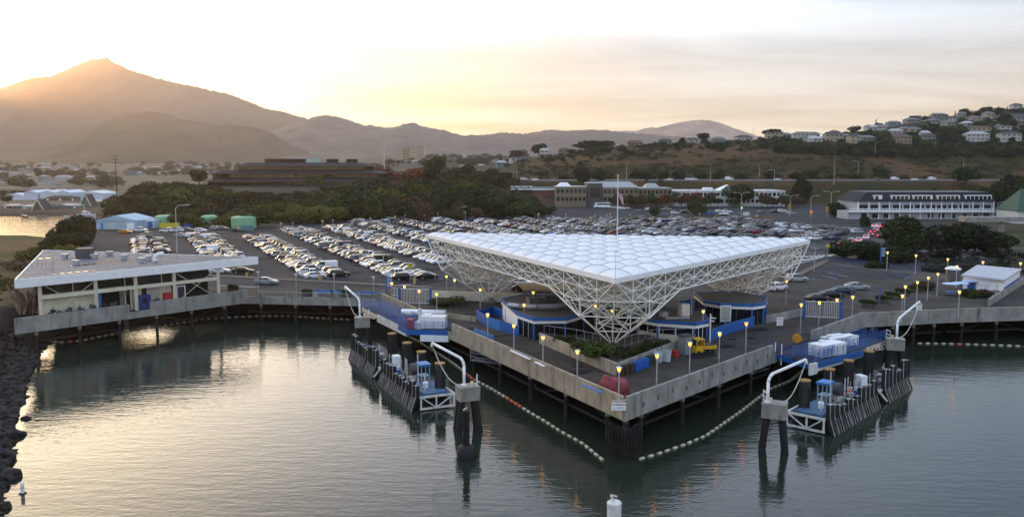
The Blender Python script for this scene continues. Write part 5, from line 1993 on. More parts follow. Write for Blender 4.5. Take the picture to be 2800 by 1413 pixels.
gate('left white barred gate with blue posts at the head of the left walkway', at(1093, 830, 7), at(1178, 832, 7), 2.7, 'white pier gates')
gate('right white barred gate with blue posts at the head of the right walkway', at(2198, 868, 7), at(2298, 872, 7), 2.7, 'white pier gates')
p, q = at(1072, 827, 7), at(1091, 829, 7)
m = MB()
railing(m, [(*p, 7), (*q, 7)], 2.7, 2, .3, .03)
one('side_gate', m, WHITE, 'narrow white side gate left of the left gate', 'gate')
# bicycles at the racks: simple frames with two wheels each
bm = None
for k in range(9):
    x, y = at(1232 + (k % 5) * 17, 838 + (k // 5) * 10, 7)
    if bm is None:
        bm = thing('bicycle', 'x', 'bicycle', (x, y, 7.0), .6)
        f = MB()
        f.path([(-.5, 0, .34), (-.15, 0, .85), (.4, 0, .85), (-.05, 0, .32), (-.15, 0, .85)], .025, 5)
        f.path([(.4, 0, .95), (.52, 0, .34)], .025, 5)
        f.path([(-.5, 0, .34), (-.05, 0, .32)], .02, 5)
        f.build('frame', DGREY, bm, local=True)
        f = MB().path([(.38, -.28, 1.0), (.38, .28, 1.0)], .02, 5)
        f.build('handlebar', BLACK, bm, local=True)
        MB().box(-.16, 0, .92, .26, .13, .06).build('saddle', BLACK, bm, local=True)
        for wx in (-.5, .52):
            f = MB()
            f.path([(wx + .33 * math.cos(a * math.pi / 6), 0, .34 + .33 * math.sin(a * math.pi / 6)) for a in range(13)], .025, 4)
            f.build('wheel', BLACK, bm, local=True)
        o = bm
    else:
        o = copy_tree(bm)
    o.location = (x, y, 7.0)
    o.rotation_euler = (0, 0, .4 + .3 * (k % 3))
    tag(o, f"parked dark bicycle at the racks by the left canopy foot, {ordinal(k % 5 + 1)} in the {'back' if k < 5 else 'front'} row", None, 'bicycles at the racks')
# blue promenade benches and planters
for k, (px, py) in enumerate([(871, 806), (898, 806), (917, 806), (938, 806), (982, 810), (1010, 811), (1030, 811)]):
    x, y = at(px, py, 7)
    r = thing('bench', f'blue metal bench facing the promenade railing, {ordinal(k + 1)} from the left', 'bench', (x, y, 7.0), 0, 'blue benches on the promenade')
    MB().box(0, 0, .45, 1.6, .45, .06).build('seat', BLUEL, r, local=True)
    MB().box(0, -.25, .78, 1.6, .05, .5).build('backrest', BLUEL, r, local=True)
    for s in (-.65, .65):
        MB().box(s, 0, .21, .08, .4, .42).build('leg', BLUE, r, local=True)
# ------------------------------------------------------------------ triangular workshop building on the quay
ZR = 14.0
RF, RA, RB = at(41, 765, ZR), at(705, 703, ZR), at(119, 684, ZR)
bc = tuple(sum(p[i] for p in (RF, RA, RB)) / 3 for i in (0, 1))
wb = thing('workshop_building', 'long triangular cream workshop with a flat grey roof and deep white fascia on the quay', 'building', (*bc, 7.0))
ROOFG = mat('metal_roof', (0.165, 0.175, 0.195), 0.7, var=0.25, vs=0.35, streak=0.2)
MB().prism([lerp(bc, p, .985) for p in (RF, RA, RB)], ZR - .35, ZR - .06).build('roof', ROOFG, wb)
m = MB()
d_ = nrm((RA[0] - RF[0], RA[1] - RF[1]))
for k in range(1, 34):
    t = k / 34
    p = lerp(RF, RA, t)
    # seams run from the front edge back to the two rear edges
    n = (-d_[1], d_[0])
    best = None
    for a, b in ((RF, RB), (RB, RA)):
        ex, ey = b[0] - a[0], b[1] - a[1]
        den = n[0] * ey - n[1] * ex
        if abs(den) < 1e-9:
            continue
        u = ((a[0] - p[0]) * ey - (a[1] - p[1]) * ex) / den
        v = ((a[0] - p[0]) * n[1] - (a[1] - p[1]) * n[0]) / den
        if u > 0.1 and 0 <= v <= 1:
            best = u if best is None else min(best, u)
    if best and best > .6:
        m.beam((p[0] + n[0] * .4, p[1] + n[1] * .4, ZR - .03), (p[0] + n[0] * (best - .3), p[1] + n[1] * (best - .3), ZR - .03), .07, .07)
m.build('roof_seams', mat('roof_seam', (0.10, 0.092, 0.088), 0.5, var=.2), wb)
PUD = mat('puddle_water', (0.05, 0.05, 0.05), 0.03, var=0)
for px, py, sx, sy in ((245, 722, 5.5, 2.0), (300, 714, 6.5, 1.6), (125, 705, 3.2, 1.0), (205, 743, 7, .6), (420, 699, 4.0, 1.0), (350, 715, 2.6, .8)):
    x, y = at(px, py, ZR)
    pts = [(x + (sx / 2 * (1 + .25 * math.sin(3 * a + px))) * math.cos(a) * d_[0] - sy / 2 * math.sin(a) * d_[1], y + (sx / 2 * (1 + .25 * math.sin(3 * a + px))) * math.cos(a) * d_[1] + sy / 2 * math.sin(a) * d_[0]) for a in [k * math.pi / 9 for k in range(18)]]
    MB().prism(pts, ZR - .058, ZR - .050).build('puddle', PUD, wb)
for a, b in ((RF, RA), (RA, RB), (RB, RF)):
    MB().beam((*a, ZR - .62), (*b, ZR - .62), .22, 1.34).build('fascia', WHITE, wb)
n = (-d_[1], d_[0])


def fr(px, py=0, inset=0.0, z=8.25):
    """point on the quay line under photo column px, moved inland"""
    lo, hi = 0.0, 1.0
    for _ in range(40):
        mid = (lo + hi) / 2
        p = lerp(QL0, QL1, mid)
        if pix(p[0], p[1], z)[0] < px:
            lo = mid
        else:
            hi = mid
    p = lerp(QL0, QL1, lo)
    return (p[0] + n[0] * inset, p[1] + n[1] * inset)


for px in (118, 270, 379, 484, 604):
    c = fr(px, 0, .7)
    MB().beam((*c, 7), (*c, 12.8), .42, .42).build('column', CREAM, wb)
a, b = fr(114, 0, .75), fr(606, 0, .75)
MB().beam((*a, 10.85), (*b, 10.85), .35, .55).build('beam', CREAM, wb)
for p0, p1 in ((132, 268), (487, 600)):
    m = MB()
    a, b = fr(p0, 0, .7), fr(p1, 0, .7)
    m.tube((*a, 7.4), (*b, 12.6), .05, 5)
    m.tube((*a, 12.6), (*b, 7.4), .05, 5)
    m.build('cross_brace', CREAM, wb)


def pan(p0, p1, z0, z1, name, mt, inset=1.9, th=.15):
    a, b = fr(p0, 0, inset), fr(p1, 0, inset)
    MB().beam((*a, (z0 + z1) / 2), (*b, (z0 + z1) / 2), th, z1 - z0).build(name, mt, wb)


pan(126, 588, 11.1, 12.9, 'clerestory_window', GLASSD)
pan(128, 276, 7, 11.1, 'wall', CREAM)
pan(128, 277, 10.3, 11.1, 'wall_band', CREAM, 1.75)
pan(278, 291, 7, 10.3, 'door', BLUEL, 1.8)
pan(371, 377, 7, 10.4, 'wall', CREAM)
pan(278, 377, 10.4, 11.1, 'wall', CREAM)
pan(292, 371, 7, 10.4, 'workshop_opening', mat('interior_shade_panel', (.015, .014, .013), .9, var=.4, vs=1), 4.6)  # dark panel painted to stand for the unlit space inside
pan(354, 370, 7, 10.2, 'screen', GREYM, 3.5)
pan(379, 402, 7, 10.8, 'wall', CREAM)
pan(402, 416, 7, 10.8, 'window', GLASSD, 2.0)
pan(416, 452, 7, 10.8, 'shutter', mat('shutter_grey', (.38, .36, .31), .7, var=.12), 1.85)
pan(452, 484, 7, 10.8, 'wall', CREAM)
pan(486, 586, 7, 11.1, 'window', GLASSD, 2.4)
for px in (215, 357, 458):
    c = fr(px, 0, 1.75)
    MB().beam((*c, 8), (*c, 12.8), .12, .12).build('downpipe', CREAM, wb)
a, b, c = fr(588, 0, 2.4), lerp(bc, RA, .62), lerp(bc, RB, .78)
q = fr(126, 0, 1.9)
for p0, p1 in ((a, b), (b, c), (c, q)):
    MB().beam((*p0, 9.9), (*p1, 9.9), .15, 5.8).build('rear_wall', BROWNP, wb)
# roof plant
x, y = at(232, 690, ZR + 1)
MB().box(x, y, ZR + .9, 2.6, 2.4, 1.8, .2).build('roof_unit', DGREY, wb)
for px, py in ((178, 706), (259, 706), (340, 708), (208, 724), (300, 699), (388, 717), (405, 711)):
    x, y = at(px, py, ZR)
    m = MB().box(x, y, ZR + .25, .8, .8, .5)
    m.box(x, y, ZR + .65, 1.25, 1.0, .35)
    m.build('roof_vent', GALV, wb)
x, y = at(424, 716, ZR)
m = MB()
m.path([(x, y, ZR), (x + .05, y, ZR + .7), (x + .3, y, ZR + 1.15), (x + .8, y, ZR + 1.4), (x + 1.5, y, ZR + 1.45)], .38, 10)
m.build('elbow_duct', WHITE, wb, smooth=True)
m = MB()
for k in range(9):
    x, y = at(90 + k * 7, 735 + (k % 3) * 5, ZR)
    m.tube((x, y, ZR - .1), (x + rnd.uniform(-.5, .5), y, ZR + 1.0 + (k % 3) * .5), .04, 5)
m.build('antenna_group', GREYM, wb)
for px, h in ((147, 2.2), (372, 2.4), (484, 3.4)):
    x, y = at(px, 735 if px < 200 else 712, ZR)
    MB().tube((x, y, ZR - .1), (x, y, ZR + h), .06, 6).build('vent_pipe', GALV, wb)

# things standing on the quay in front of it
c = fr(401, 0, 1.1)
r = thing('vending_machine', 'large blue cabinet with a dark panel on the quay beside the low gap', 'cabinet', (*c, 7))
ang = math.atan2(d_[1], d_[0])
MB().box(c[0], c[1], 8.2, 2.0, 1.0, 2.4, ang).build('case', mat('deep_blue', (.012, .035, .16), .45, var=.15), r)
MB().box(c[0] + d_[1] * .51, c[1] - d_[0] * .51, 8.5, .7, .04, 1.0, ang).build('panel', BLACK, r)
c = fr(468, 0, 1.2)
r = thing('red_cabinet', 'dark red metal cabinet against the shuttered wall of the workshop', 'cabinet', (*c, 7))
MB().box(c[0], c[1], 8.1, 1.35, .8, 2.2, ang).build('case', REDP, r)
MB().box(c[0], c[1], 9.23, 1.45, .9, .08, ang).build('lid', REDP, r)
c = fr(502, 0, .9)
r = thing('cage_gate', 'white framed cage gate standing in front of the dark glazed bay', 'gate', (*c, 7))
m = MB()
p, q = fr(491, 0, .8), fr(513, 0, .8)
for z in (7.9, 10.2):
    m.tube((*p, z), (*q, z), .07, 5)
for e in (p, q):
    m.tube((*e, 7), (*e, 10.2), .08, 5)
m.build('frame', WHITE, r)
m = MB()
for k in range(9):
    e = lerp(p, q, k / 8)
    m.tube((*e, 7.9), (*e, 10.2), .015, 4)
m.build('mesh', GREYM, r)
for px, mt, sx, h, lab in ((150, DGREY, 1.2, 2.2, 'dark hand forklift at the left end of the quay'), (165, GREENP, 1.7, 1.9, 'small machine with a green base on the quay'), (193, mat('navy_machine', (.03, .05, .10), .6), 1.9, 2.0, 'blue based engine on the quay, left of a red one'),
                            (222, REDP, 1.4, 2.1, 'red machine with a dark engine on top on the quay'), (236, WOODL, 1.6, 1.8, 'wooden crate of parts on the quay beside the red machine'), (262, mat('copper_brown', (.22, .09, .05), .6), 1.7, 2.2, 'brown metal rack on the quay at the second column'),
                            (300, DGREY, 1.6, 2.3, 'dark tool trolley in front of the workshop opening'), (320, GREYM, 1.4, 2.2, 'grey machine in front of the workshop opening'), (434, mat('navy_cover', (.03, .04, .08), .7), 1.6, 1.9, 'dark covered machine in front of the shutters')):
    c = fr(px, 0, 1.0)
    r = thing('quay_machine', lab, 'machine', (*c, 7))
    MB().box(c[0], c[1], 7.45, sx, .9, .9, ang).build('base', mt, r)
    m = MB()
    for k in range(5):
        m.box(c[0] + rnd.uniform(-.5, .5) * sx * d_[0] * .7, c[1] + rnd.uniform(-.5, .5) * sx * d_[1] * .7, 7.9 + rnd.uniform(0, h - 1.4), rnd.uniform(.25, .6), rnd.uniform(.25, .5), rnd.uniform(.3, .6), rnd.uniform(0, 3))
    m.tube((c[0], c[1], 7.8), (c[0] + .2, c[1], 7 + h), .05, 5)
    m.build('engine', DGREY if mt is not DGREY else BLACK, r)
# stacked old timber at the left end
c = at(88, 850, 7.4)
m = MB()
for k in range(34):
    a = rnd.uniform(1.0, 1.5)
    x, y = c[0] + rnd.uniform(-1.9, 2.0), c[1] + rnd.uniform(-.3, 2.6)
    l = rnd.uniform(2.5, 5.6)
    an = rnd.uniform(0, 6.28)
    m.tube((x, y, 6.9), (x + l * math.cos(a) * math.cos(an), y + l * math.cos(a) * math.sin(an), 7 + l * math.sin(a) * .95), rnd.uniform(.10, .34), 7, rnd.uniform(.08, .25))
one('timber_stack', m, mat('old_timber', (.17, .125, .085), .85, var=.6, vs=.9), 'heap of old upright logs and planks at the left end of the quay', 'timber')

# ------------------------------------------------------------------ right promenade
P0, P1, P2, P3 = at(2632, 797, 7), at(2742, 812, 7), at(2786, 780, 7), at(2672, 768, 7)
c = ((P0[0] + P2[0]) / 2, (P0[1] + P2[1]) / 2)
r = thing('restroom_building', 'small white building with arched panels and a blue double door at the right', 'building', (*c, 7))
MB().prism([P0, P1, P2, P3], 7, 10.0).build('wall', WHITE, r)
MB().prism([lerp(c, p, 1.07) for p in (P0, P1, P2, P3)], 10.0, 10.3).build('roof', mat('pale_roof', (.42, .43, .47), .7, var=.1, vs=1), r)
dn = nrm((P1[0] - P0[0], P1[1] - P0[1]))
dm = (dn[1], -dn[0])
off = lambda t, e: (lerp(P0, P1, t)[0] + dm[0] * e, lerp(P0, P1, t)[1] + dm[1] * e)
MB().beam((*off(.12, .03), 8.15), (*off(.32, .03), 8.15), .08, 2.3).build('door', BLUE, r)
for t in (.46, .74):
    m = MB()
    a = [(t + .11 * math.cos(k * math.pi / 10), 8.9 + .75 * math.sin(k * math.pi / 10)) for k in range(11)]
    a = [(t + .11, 7)] + a + [(t - .11, 7)]
    m.path([(*off(u, .04), z) for u, z in a], .05, 5)
    m.tube((*off(t - .11, .04), 8.7), (*off(t + .11, .04), 8.7), .04, 5)
    m.build('arch_panel', mat('pale_blue_trim', (.45, .60, .78), .6, var=.05) if t < .5 else bpy.data.materials['pale_blue_trim'], r)
a, b = lerp(P1, P2, .02), lerp(P1, P2, .98)
MB().beam((*a, 7.9), (*b, 7.9), .12, 1.6).build('side_band', BLUE, r)
x, y = at(2604, 770, 7)
r = thing('water_tank', 'round dark tank with a white domed lid left of the white building', 'tank', (x, y, 7))
MB().lathe(x, y, [(1.35, 7), (1.35, 9.6)], 18).build('shell', mat('tank_grey', (.10, .105, .11), .5, .3, var=.25, vs=.8), r, smooth=False)
MB().lathe(x, y, [(1.55, 9.6), (1.5, 9.8), (.8, 10.15), (.1, 10.25)], 18).build('lid', WHITE, r, smooth=False)
for k, (px, py) in enumerate(((2598, 808), (2625, 806), (2650, 800))):
    x, y = at(px, py, 7)
    r = thing('picnic_table', f'blue picnic table with flat shade by the white building, {ordinal(k + 1)} from the left', 'table', (x, y, 7), .3 * k, 'blue picnic tables')
    MB().box(0, 0, .78, 1.7, .8, .06).build('tabletop', BLUEL, r, local=True)
    for s in (-.7, .7):
        MB().box(0, s, .45, 1.7, .3, .05).build('bench', BLUEL, r, local=True)
    MB().tube((0, 0, 0), (0, 0, 2.3), .05, 6).build('pole', BLUE, r, local=True)
    MB().lathe(0, 0, [(1.5, 2.2), (1.4, 2.28), (.05, 2.5)], 8).build('shade', mat('pale_shade', (.40, .55, .75), .6, var=.08) if k == 0 else bpy.data.materials['pale_shade'], r, local=True)
w = MB()
wall(w, at(2705, 838, 7), at(2800, 776, 7), 7.0, 8.3, .3)
one('ramp_wall', w, CONC, 'low concrete wall climbing past the white building at the right', 'wall')
w = MB()
wall(w, at(2420, 862, 7), at(2705, 838, 7), 7.0, 7.05, .3)
m = MB()
railing(m, [(*at(2400, 838, 7), 7), (*at(2700, 833, 7), 7)], 1.1, 2, 2.2, .03)
one('wharf_railing', m, DGREY, 'thin dark railing on the right wharf behind its wall', 'railing')
m = MB()
railing(m, [(*at(2440, 735, 7), 7), (*at(2600, 748, 7), 7), (*at(2640, 752, 7), 7)], 1.2, 3, 2.0, .04)
one('bank_railing', m, mat('navy_rail', (.02, .035, .07), .5, var=.1), 'dark railing between the plaza and the grassy bank', 'railing')
m = MB()
railing(m, [(*at(2260, 715, 7), 7), (*at(2440, 735, 7), 7)], 1.1, 2, 2.4, .035)
one('plaza_railing', m, BLUE, 'blue railing along the road edge left of the blue sign post', 'railing')
for k, (x, y) in enumerate(((2407, 680), (2404, 828), (1057, 805))):
    wx, wy = at(x, 728 if k == 0 else (833 if k == 1 else 800), 7)
    r = thing('direction_post', ['tall blue direction post with white arrow boards on the plaza', 'short blue post beside the round planters', 'blue direction post with boards on the promenade by the gate'][k], 'sign post', (wx, wy, 7))
    h = 4.6 if k == 0 else 3.4
    MB().tube((wx, wy, 7), (wx, wy, 7 + h), .13, 8).build('post', BLUE, r)
    if k != 1:
        for q in range(4):
            MB().box(wx + .55, wy - .05, 7 + h - .4 - q * .55, .9, .06, .3).build('board', mat('pale_sign_blue', (.28, .42, .62), .6, var=.05) if (k == 0 and q == 0) else bpy.data.materials['pale_sign_blue'], r)
for px, py, lab in ((2330, 706, 'white utility cabinet on the corner of the road'),):
    x, y = at(px, py, 7)
    r = thing('utility_cabinet', lab, 'cabinet', (x, y, 7))
    MB().box(x, y, 7.75, 2.2, 1.0, 1.4).build('case', WHITE, r)
    MB().box(x, y, 8.48, 2.3, 1.1, .1).build('lid', WHITED, r)
for px, py, top, lab in ((2262, 710, 672, 'yellow diamond pedestrian sign at the crossing right of the canopy'), (1122, 770, 728, 'yellow diamond sign in the car park by the kerb')):
    x, y = at(px, py, 7)
    zt = atY(px, top, y)[2]
    r = thing('crossing_sign', lab, 'sign', (x, y, 7))
    MB().tube((x, y, 7), (x, y, zt), .06, 6).build('post', GALV, r)
    m = MB()
    s = .62
    m.add([(x, y - .08, zt + s), (x - s, y - .08, zt), (x, y - .08, zt - s), (x + s, y - .08, zt), (x, y - .05, zt + s), (x - s, y - .05, zt), (x, y - .05, zt - s), (x + s, y - .05, zt)], [(0, 1, 2, 3), (7, 6, 5, 4), (0, 4, 5, 1), (1, 5, 6, 2), (2, 6, 7, 3), (3, 7, 4, 0)])
    m.build('plate', mat('sign_yellow', (.75, .55, .02), .5, var=0) if px > 2000 else bpy.data.materials['sign_yellow'], r)
    m = MB()
    m.lathe(x, y - .1, [(.09, zt + .22), (.09, zt + .38)], 6)
    m.beam((x, y - .1, zt + .2), (x, y - .1, zt - .12), .14, .03)
    m.beam((x, y - .1, zt - .1), (x - .15, y - .1, zt - .4), .08, .03)
    m.beam((x, y - .1, zt - .1), (x + .15, y - .1, zt - .4), .08, .03)
    m.beam((x - .2, y - .1, zt), (x + .2, y - .1, zt + .12), .06, .03)
    m.build('walking_symbol', SIGNINK, r)
x, y = at(2226, 742, 7)
r = thing('solar_panel_post', 'pole with a tilted blue solar panel at the crossing', 'post', (x, y, 7))
MB().tube((x, y, 7), (x, y, 12.4), .09, 7).build('pole', GALV, r)
MB().beam((x - .9, y, 12.2), (x + .9, y, 12.2), 1.2, .08).build('panel', mat('solar_blue', (.015, .03, .12), .25, var=.1), r)
for k, (px, py) in enumerate(((2373, 840), (2412, 828), (2443, 818), (2470, 808), (2500, 798), (2532, 788))):
    x, y = at(px, py, 7)
    r = thing('round_planter', f'round concrete planter with a trimmed shrub on the plaza, {ordinal(k + 1)} from the water', 'planter', (x, y, 7), 0, 'round planters on the plaza')
    MB().lathe(0, 0, [(1.0, 0), (1.15, .75), (1.0, .76), (.95, .65)], 14).build('pot', mat('dark_pot', (.09, .075, .06), .8, var=.2) if k == 0 else bpy.data.materials['dark_pot'], r, local=True)
    PLANTERS = globals().setdefault('PLANTERS', [])
    PLANTERS.append((r, 1.25, .75))
for k, (px, py) in enumerate(((638, 798), (841, 812), (950, 812))):
    x, y = at(px, py, 7)
    r = thing('round_planter', f'dark round planter with a low shrub on the promenade, {ordinal(k + 1)} from the left', 'planter', (x, y, 7), 0, 'round planters on the promenade')
    MB().lathe(0, 0, [(.9, 0), (1.05, .8), (.9, .81), (.85, .7)], 14).build('pot', bpy.data.materials['dark_pot'], r, local=True)
    PLANTERS.append((r, 1.15, .8))
# yellow hydrant and bollards by the kerb
for k, (px, py) in enumerate(((675, 757), (636, 748), (643, 747), (872, 765), (879, 765), (1131, 775), (1136, 775))):
    x, y = at(px, py, 7)
    r = thing('yellow_bollard' if k else 'fire_hydrant', 'yellow fire hydrant at the kerb near the workshop roof tip' if k == 0 else f'yellow bollard at the head of the parking rows, {ordinal(k)} from the left', 'bollard' if k else 'hydrant', (x, y, 7), 0, 'yellow bollards' if k else None)
    if k:
        MB().lathe(0, 0, [(.13, 0), (.13, 1.15), (.06, 1.22)], 9).build('post', YELLOW, r, local=True)
    else:
        MB().lathe(0, 0, [(.18, 0), (.15, .7), (.2, .72), (.17, .95), (.05, 1.05)], 9).build('body', YELLOW, r, local=True)
        MB().tube((-.3, 0, .6), (.3, 0, .6), .09, 7).build('nozzle', YELLOW, r, local=True)
# small signs of the car park
for k, (x, y) in enumerate(sorted([Z2(*p) for p in ((168, 262), (550, 232), (918, 210), (1253, 186), (1563, 165), (1822, 150), (2072, 135))] + [Z4(*p) for p in ((85, 560), (800, 560), (1215, 620))])):
    wx, wy = at(x, y + 8, 7)
    r = thing('row_sign', f'pale row sign on a thin post behind the parked cars, {ordinal(k + 1)} from the left', 'sign', (wx, wy, 7), 0, 'row signs of the car park')
    MB().tube((0, 0, 0), (0, 0, 2.6), .05, 5).build('post', GALV, r, local=True)
    MB().box(0, -.06, 2.5, .8, .05, .8).build('plate', mat('row_sign_orange', (.62, .34, .16), .6, var=.1) if k == 0 else bpy.data.materials['row_sign_orange'], r, local=True)
# flagpole with yardarm
y = 205
x, _, zt = atY(1690, 484, y)
r = thing('flagpole', 'tall white flagpole with a yardarm behind the canopy', 'flagpole', (x, y, 7))
MB().tube((x, y, 7), (x, y, zt), .16, 10, .09).build('pole', WHITE, r)
MB().lathe(x, y, [(.05, zt), (.28, zt + .15), (.3, zt + .35), (.1, zt + .6)], 10).build('finial', mat('brass', (.6, .42, .15), .4, .6, var=0), r)
zy = atY(1690, 567, y)[2]
m = MB().tube((x - 2.8, y + .2, zy + .1), (x + 2.9, y - .2, zy - .15), .09, 7)
m.build('yardarm', WHITE, r)
FLAGM = bpy.data.materials.new('flag_cloth')
FLAGM.use_nodes = True
_t = FLAGM.node_tree
ob = _t.nodes.new('ShaderNodeTexCoord')
sp_ = _t.nodes.new('ShaderNodeSeparateXYZ')
_t.links.new(ob.outputs['UV'], sp_.inputs[0])
mm_ = _t.nodes.new('ShaderNodeMath')
mm_.operation = 'MULTIPLY'
mm_.inputs[1].default_value = 6.5
_t.links.new(sp_.outputs[1], mm_.inputs[0])
fr_ = _t.nodes.new('ShaderNodeMath')
fr_.operation = 'FRACT'
_t.links.new(mm_.outputs[0], fr_.inputs[0])
gt = _t.nodes.new('ShaderNodeMath')
gt.operation = 'GREATER_THAN'
gt.inputs[1].default_value = 0.5
_t.links.new(fr_.outputs[0], gt.inputs[0])
mx_ = _t.nodes.new('ShaderNodeMix')
mx_.data_type = 'RGBA'
mx_.inputs[6].default_value = (.38, .02, .035, 1)
mx_.inputs[7].default_value = (.72, .70, .68, 1)
_t.links.new(gt.outputs[0], mx_.inputs['Factor'])
_t.links.new(mx_.outputs[2], _t.nodes['Principled BSDF'].inputs['Base Color'])
CANT = mat('flag_blue', (.015, .025, .10), .8, var=0)


def flag(x, y, z0, w, h, name, label, drop=.9):
    """drooping flag hung beside a pole; stripes run along the cloth"""
    rows, uvs = [], []
    nu, nv = 10, 9
    for i in range(nu):
        row = []
        u = i / (nu - 1)
        for j in range(nv):
            v = j / (nv - 1)
            row.append((x + .15 + w * u * .42 + .06 * math.sin(9 * u + 2 * v), y + .16 * math.sin(11 * u) * u, z0 - h * (1 - v) - drop * u * w))
        rows.append(row)
    m = MB()
    m.grid(rows)
    # canton as its own faces
    mi = [1 if (k // (nv - 1)) < (nu - 1) * .42 and (k % (nv - 1)) >= (nv - 1) * .45 else 0 for k in range(len(m.f))]
    m.m = mi
    o = m.build(name, [FLAGM, CANT])
    me = o.data
    uvl = me.uv_layers.new(name='UVMap')
    for lp in me.loops:
        i, j = divmod(lp.vertex_index, nv)
        uvl.data[lp.index].uv = (i / (nu - 1), j / (nv - 1))
    return tag(o, label, 'flag')


flag(x, y, atY(1690, 512, y)[2], 3.0, 2.0, 'national_flag', 'striped red and white flag with a blue corner drooping on the flagpole')
flag(x + 2.7, y - .2, zy - .6, 1.2, 1.3, 'small_flag', 'small red and white flag hanging from the right end of the yardarm')
flag(x - 2.9, y + .2, zy - .7, 1.0, 1.6, 'pennant', 'small pale pennant hanging from the left end of the yardarm')


# ------------------------------------------------------------------ buildings behind the car park
def hit(px, py, y0=300, y1=4500):
    """where the line of sight through a photo pixel meets the ground"""
    ys = np.geomspace(y0, y1, 1500)
    x0, _, z0 = atY(px, py, 1.0)
    X, Z = x0 * ys, H + (z0 - H) * ys
    g = ground_z(X, ys)
    k = np.argmax(Z <= g + .02)
    if Z[k] > g[k] + 1:
        k = len(ys) - 1
    return float(X[k]), float(ys[k]), float(g[k])


def bx(mb, x0, x1, y0, y1, z0, z1, m=0):
    mb.box((x0 + x1) / 2, (y0 + y1) / 2, (z0 + z1) / 2, x1 - x0, y1 - y0, z1 - z0, m=m)
    return mb


def ridge_py(px):
    """photo row of the ground skyline of the right hill in column px"""
    ys = np.linspace(592, 1300, 240)
    x0, _, z0 = atY(px, 450, 1.0)
    g = ground_z(x0 * ys, ys)
    fwd = ys * math.cos(PITCH) - (g - H) * math.sin(PITCH)
    up = ys * math.sin(PITCH) + (g - H) * math.cos(PITCH)
    return float((CY - F * up / fwd).min())


# wooden office building in tiers
Yo = 480.0
zo = lambda py: atY(1000, py, Yo)[2]
xo = lambda px: atY(px, 450, Yo)[0]
r = thing('office_building', 'long brown shingled office building stepped in tiers on the wooded knoll', 'building', (xo(800), Yo, 17))
for px0, px1, ey, wy, ov, dep in ((640, 995, 454.5, 464, 9, 26), (575, 1030, 475, 485.5, 12, 34), (568, 1045, 497, 506, 14, 42), (540, 1045, 512, 522, 10, 46)):
    x0, x1 = xo(px0), xo(px1)
    zt, zb = zo(ey), zo(wy)
    y0, y1 = Yo + 20 - dep / 2, Yo + 20 + dep / 2
    bx(MB(), x0, x1, y0, y1, zb - 1.2, zt + .05).build('storey', SHING, r)
    m = MB()
    a, b = ov / 2300 * Yo, 4.2
    m.add([(x0 - a, y0 - 3, zt), (x1 + a, y0 - 3, zt), (x1 + a, y1 + 3, zt), (x0 - a, y1 + 3, zt), (x0 + b, y0 + b, zt + 2.0), (x1 - b, y0 + b, zt + 2.0), (x1 - b, y1 - b, zt + 2.0), (x0 + b, y1 - b, zt + 2.0)],
          [(3, 2, 1, 0), (4, 5, 6, 7), (0, 1, 5, 4), (1, 2, 6, 5), (2, 3, 7, 6), (3, 0, 4, 7)])
    m.build('roof', SHINGR, r)
    bx(MB(), x0 + .5, x1 - .5, y0 - .06, y0 + .1, zb - .1, zt - .3).build('window_band', GLASSD, r)
    m = MB()
    k = x0 + 1
    while k < x1 - 1:
        m.box(k, y0 - .1, (zt + zb) / 2 - .2, .22, .12, zt - zb - .2)
        k += 1.9
    m.build('mullions', SHING, r)
    k = x0 + 6
    for q in range(3):
        bx(MB(), x0 + (x1 - x0) * (.22 + .28 * q), x0 + (x1 - x0) * (.22 + .28 * q) + .5, y0 - .5, y0, zb, zt).build('pier', SHING, r)
for px0, px1, py0, c in ((704, 750, 434, SHING), (760, 811, 434, SHING), (822, 860, 433, mat('pale_green_metal', (.30, .42, .36), .6, var=.1)), (878, 904, 434.5, SHING), (934, 959, 434.5, SHING)):
    bx(MB(), xo(px0), xo(px1), Yo + 14, Yo + 22, zo(447), zo(py0)).build('roof_plant', c, r)


def block(label, Y, px0, px1, ytop, ybase, dep, wallm, rows, cols, cat='building', name='office_block', roofm=None, band=None, group=None, winm=None):
    x0, x1 = atY(px0, 450, Y)[0], atY(px1, 450, Y)[0]
    zt, zb = atY(1400, ytop, Y)[2], atY(1400, ybase, Y)[2]
    r = thing(name, label, cat, ((x0 + x1) / 2, Y, zb), 0, group)
    bx(MB(), x0, x1, Y, Y + dep, zb - 2, zt).build('wall', wallm, r)
    bx(MB(), x0 - .2, x1 + .2, Y - .2, Y + dep + .2, zt, zt + .35).build('roof', roofm or GREYM, r)
    hgt = (zt - zb) / rows
    for q in range(rows):
        for k in range(cols):
            a = x0 + (x1 - x0) * (k + .18) / cols
            b = x0 + (x1 - x0) * (k + .82) / cols
            bx(MB(), a, b, Y - .06, Y + .05, zb + hgt * q + hgt * .3, zb + hgt * q + hgt * .78).build('window', winm or GLASSD, r)
    return r, x0, x1, zb, zt


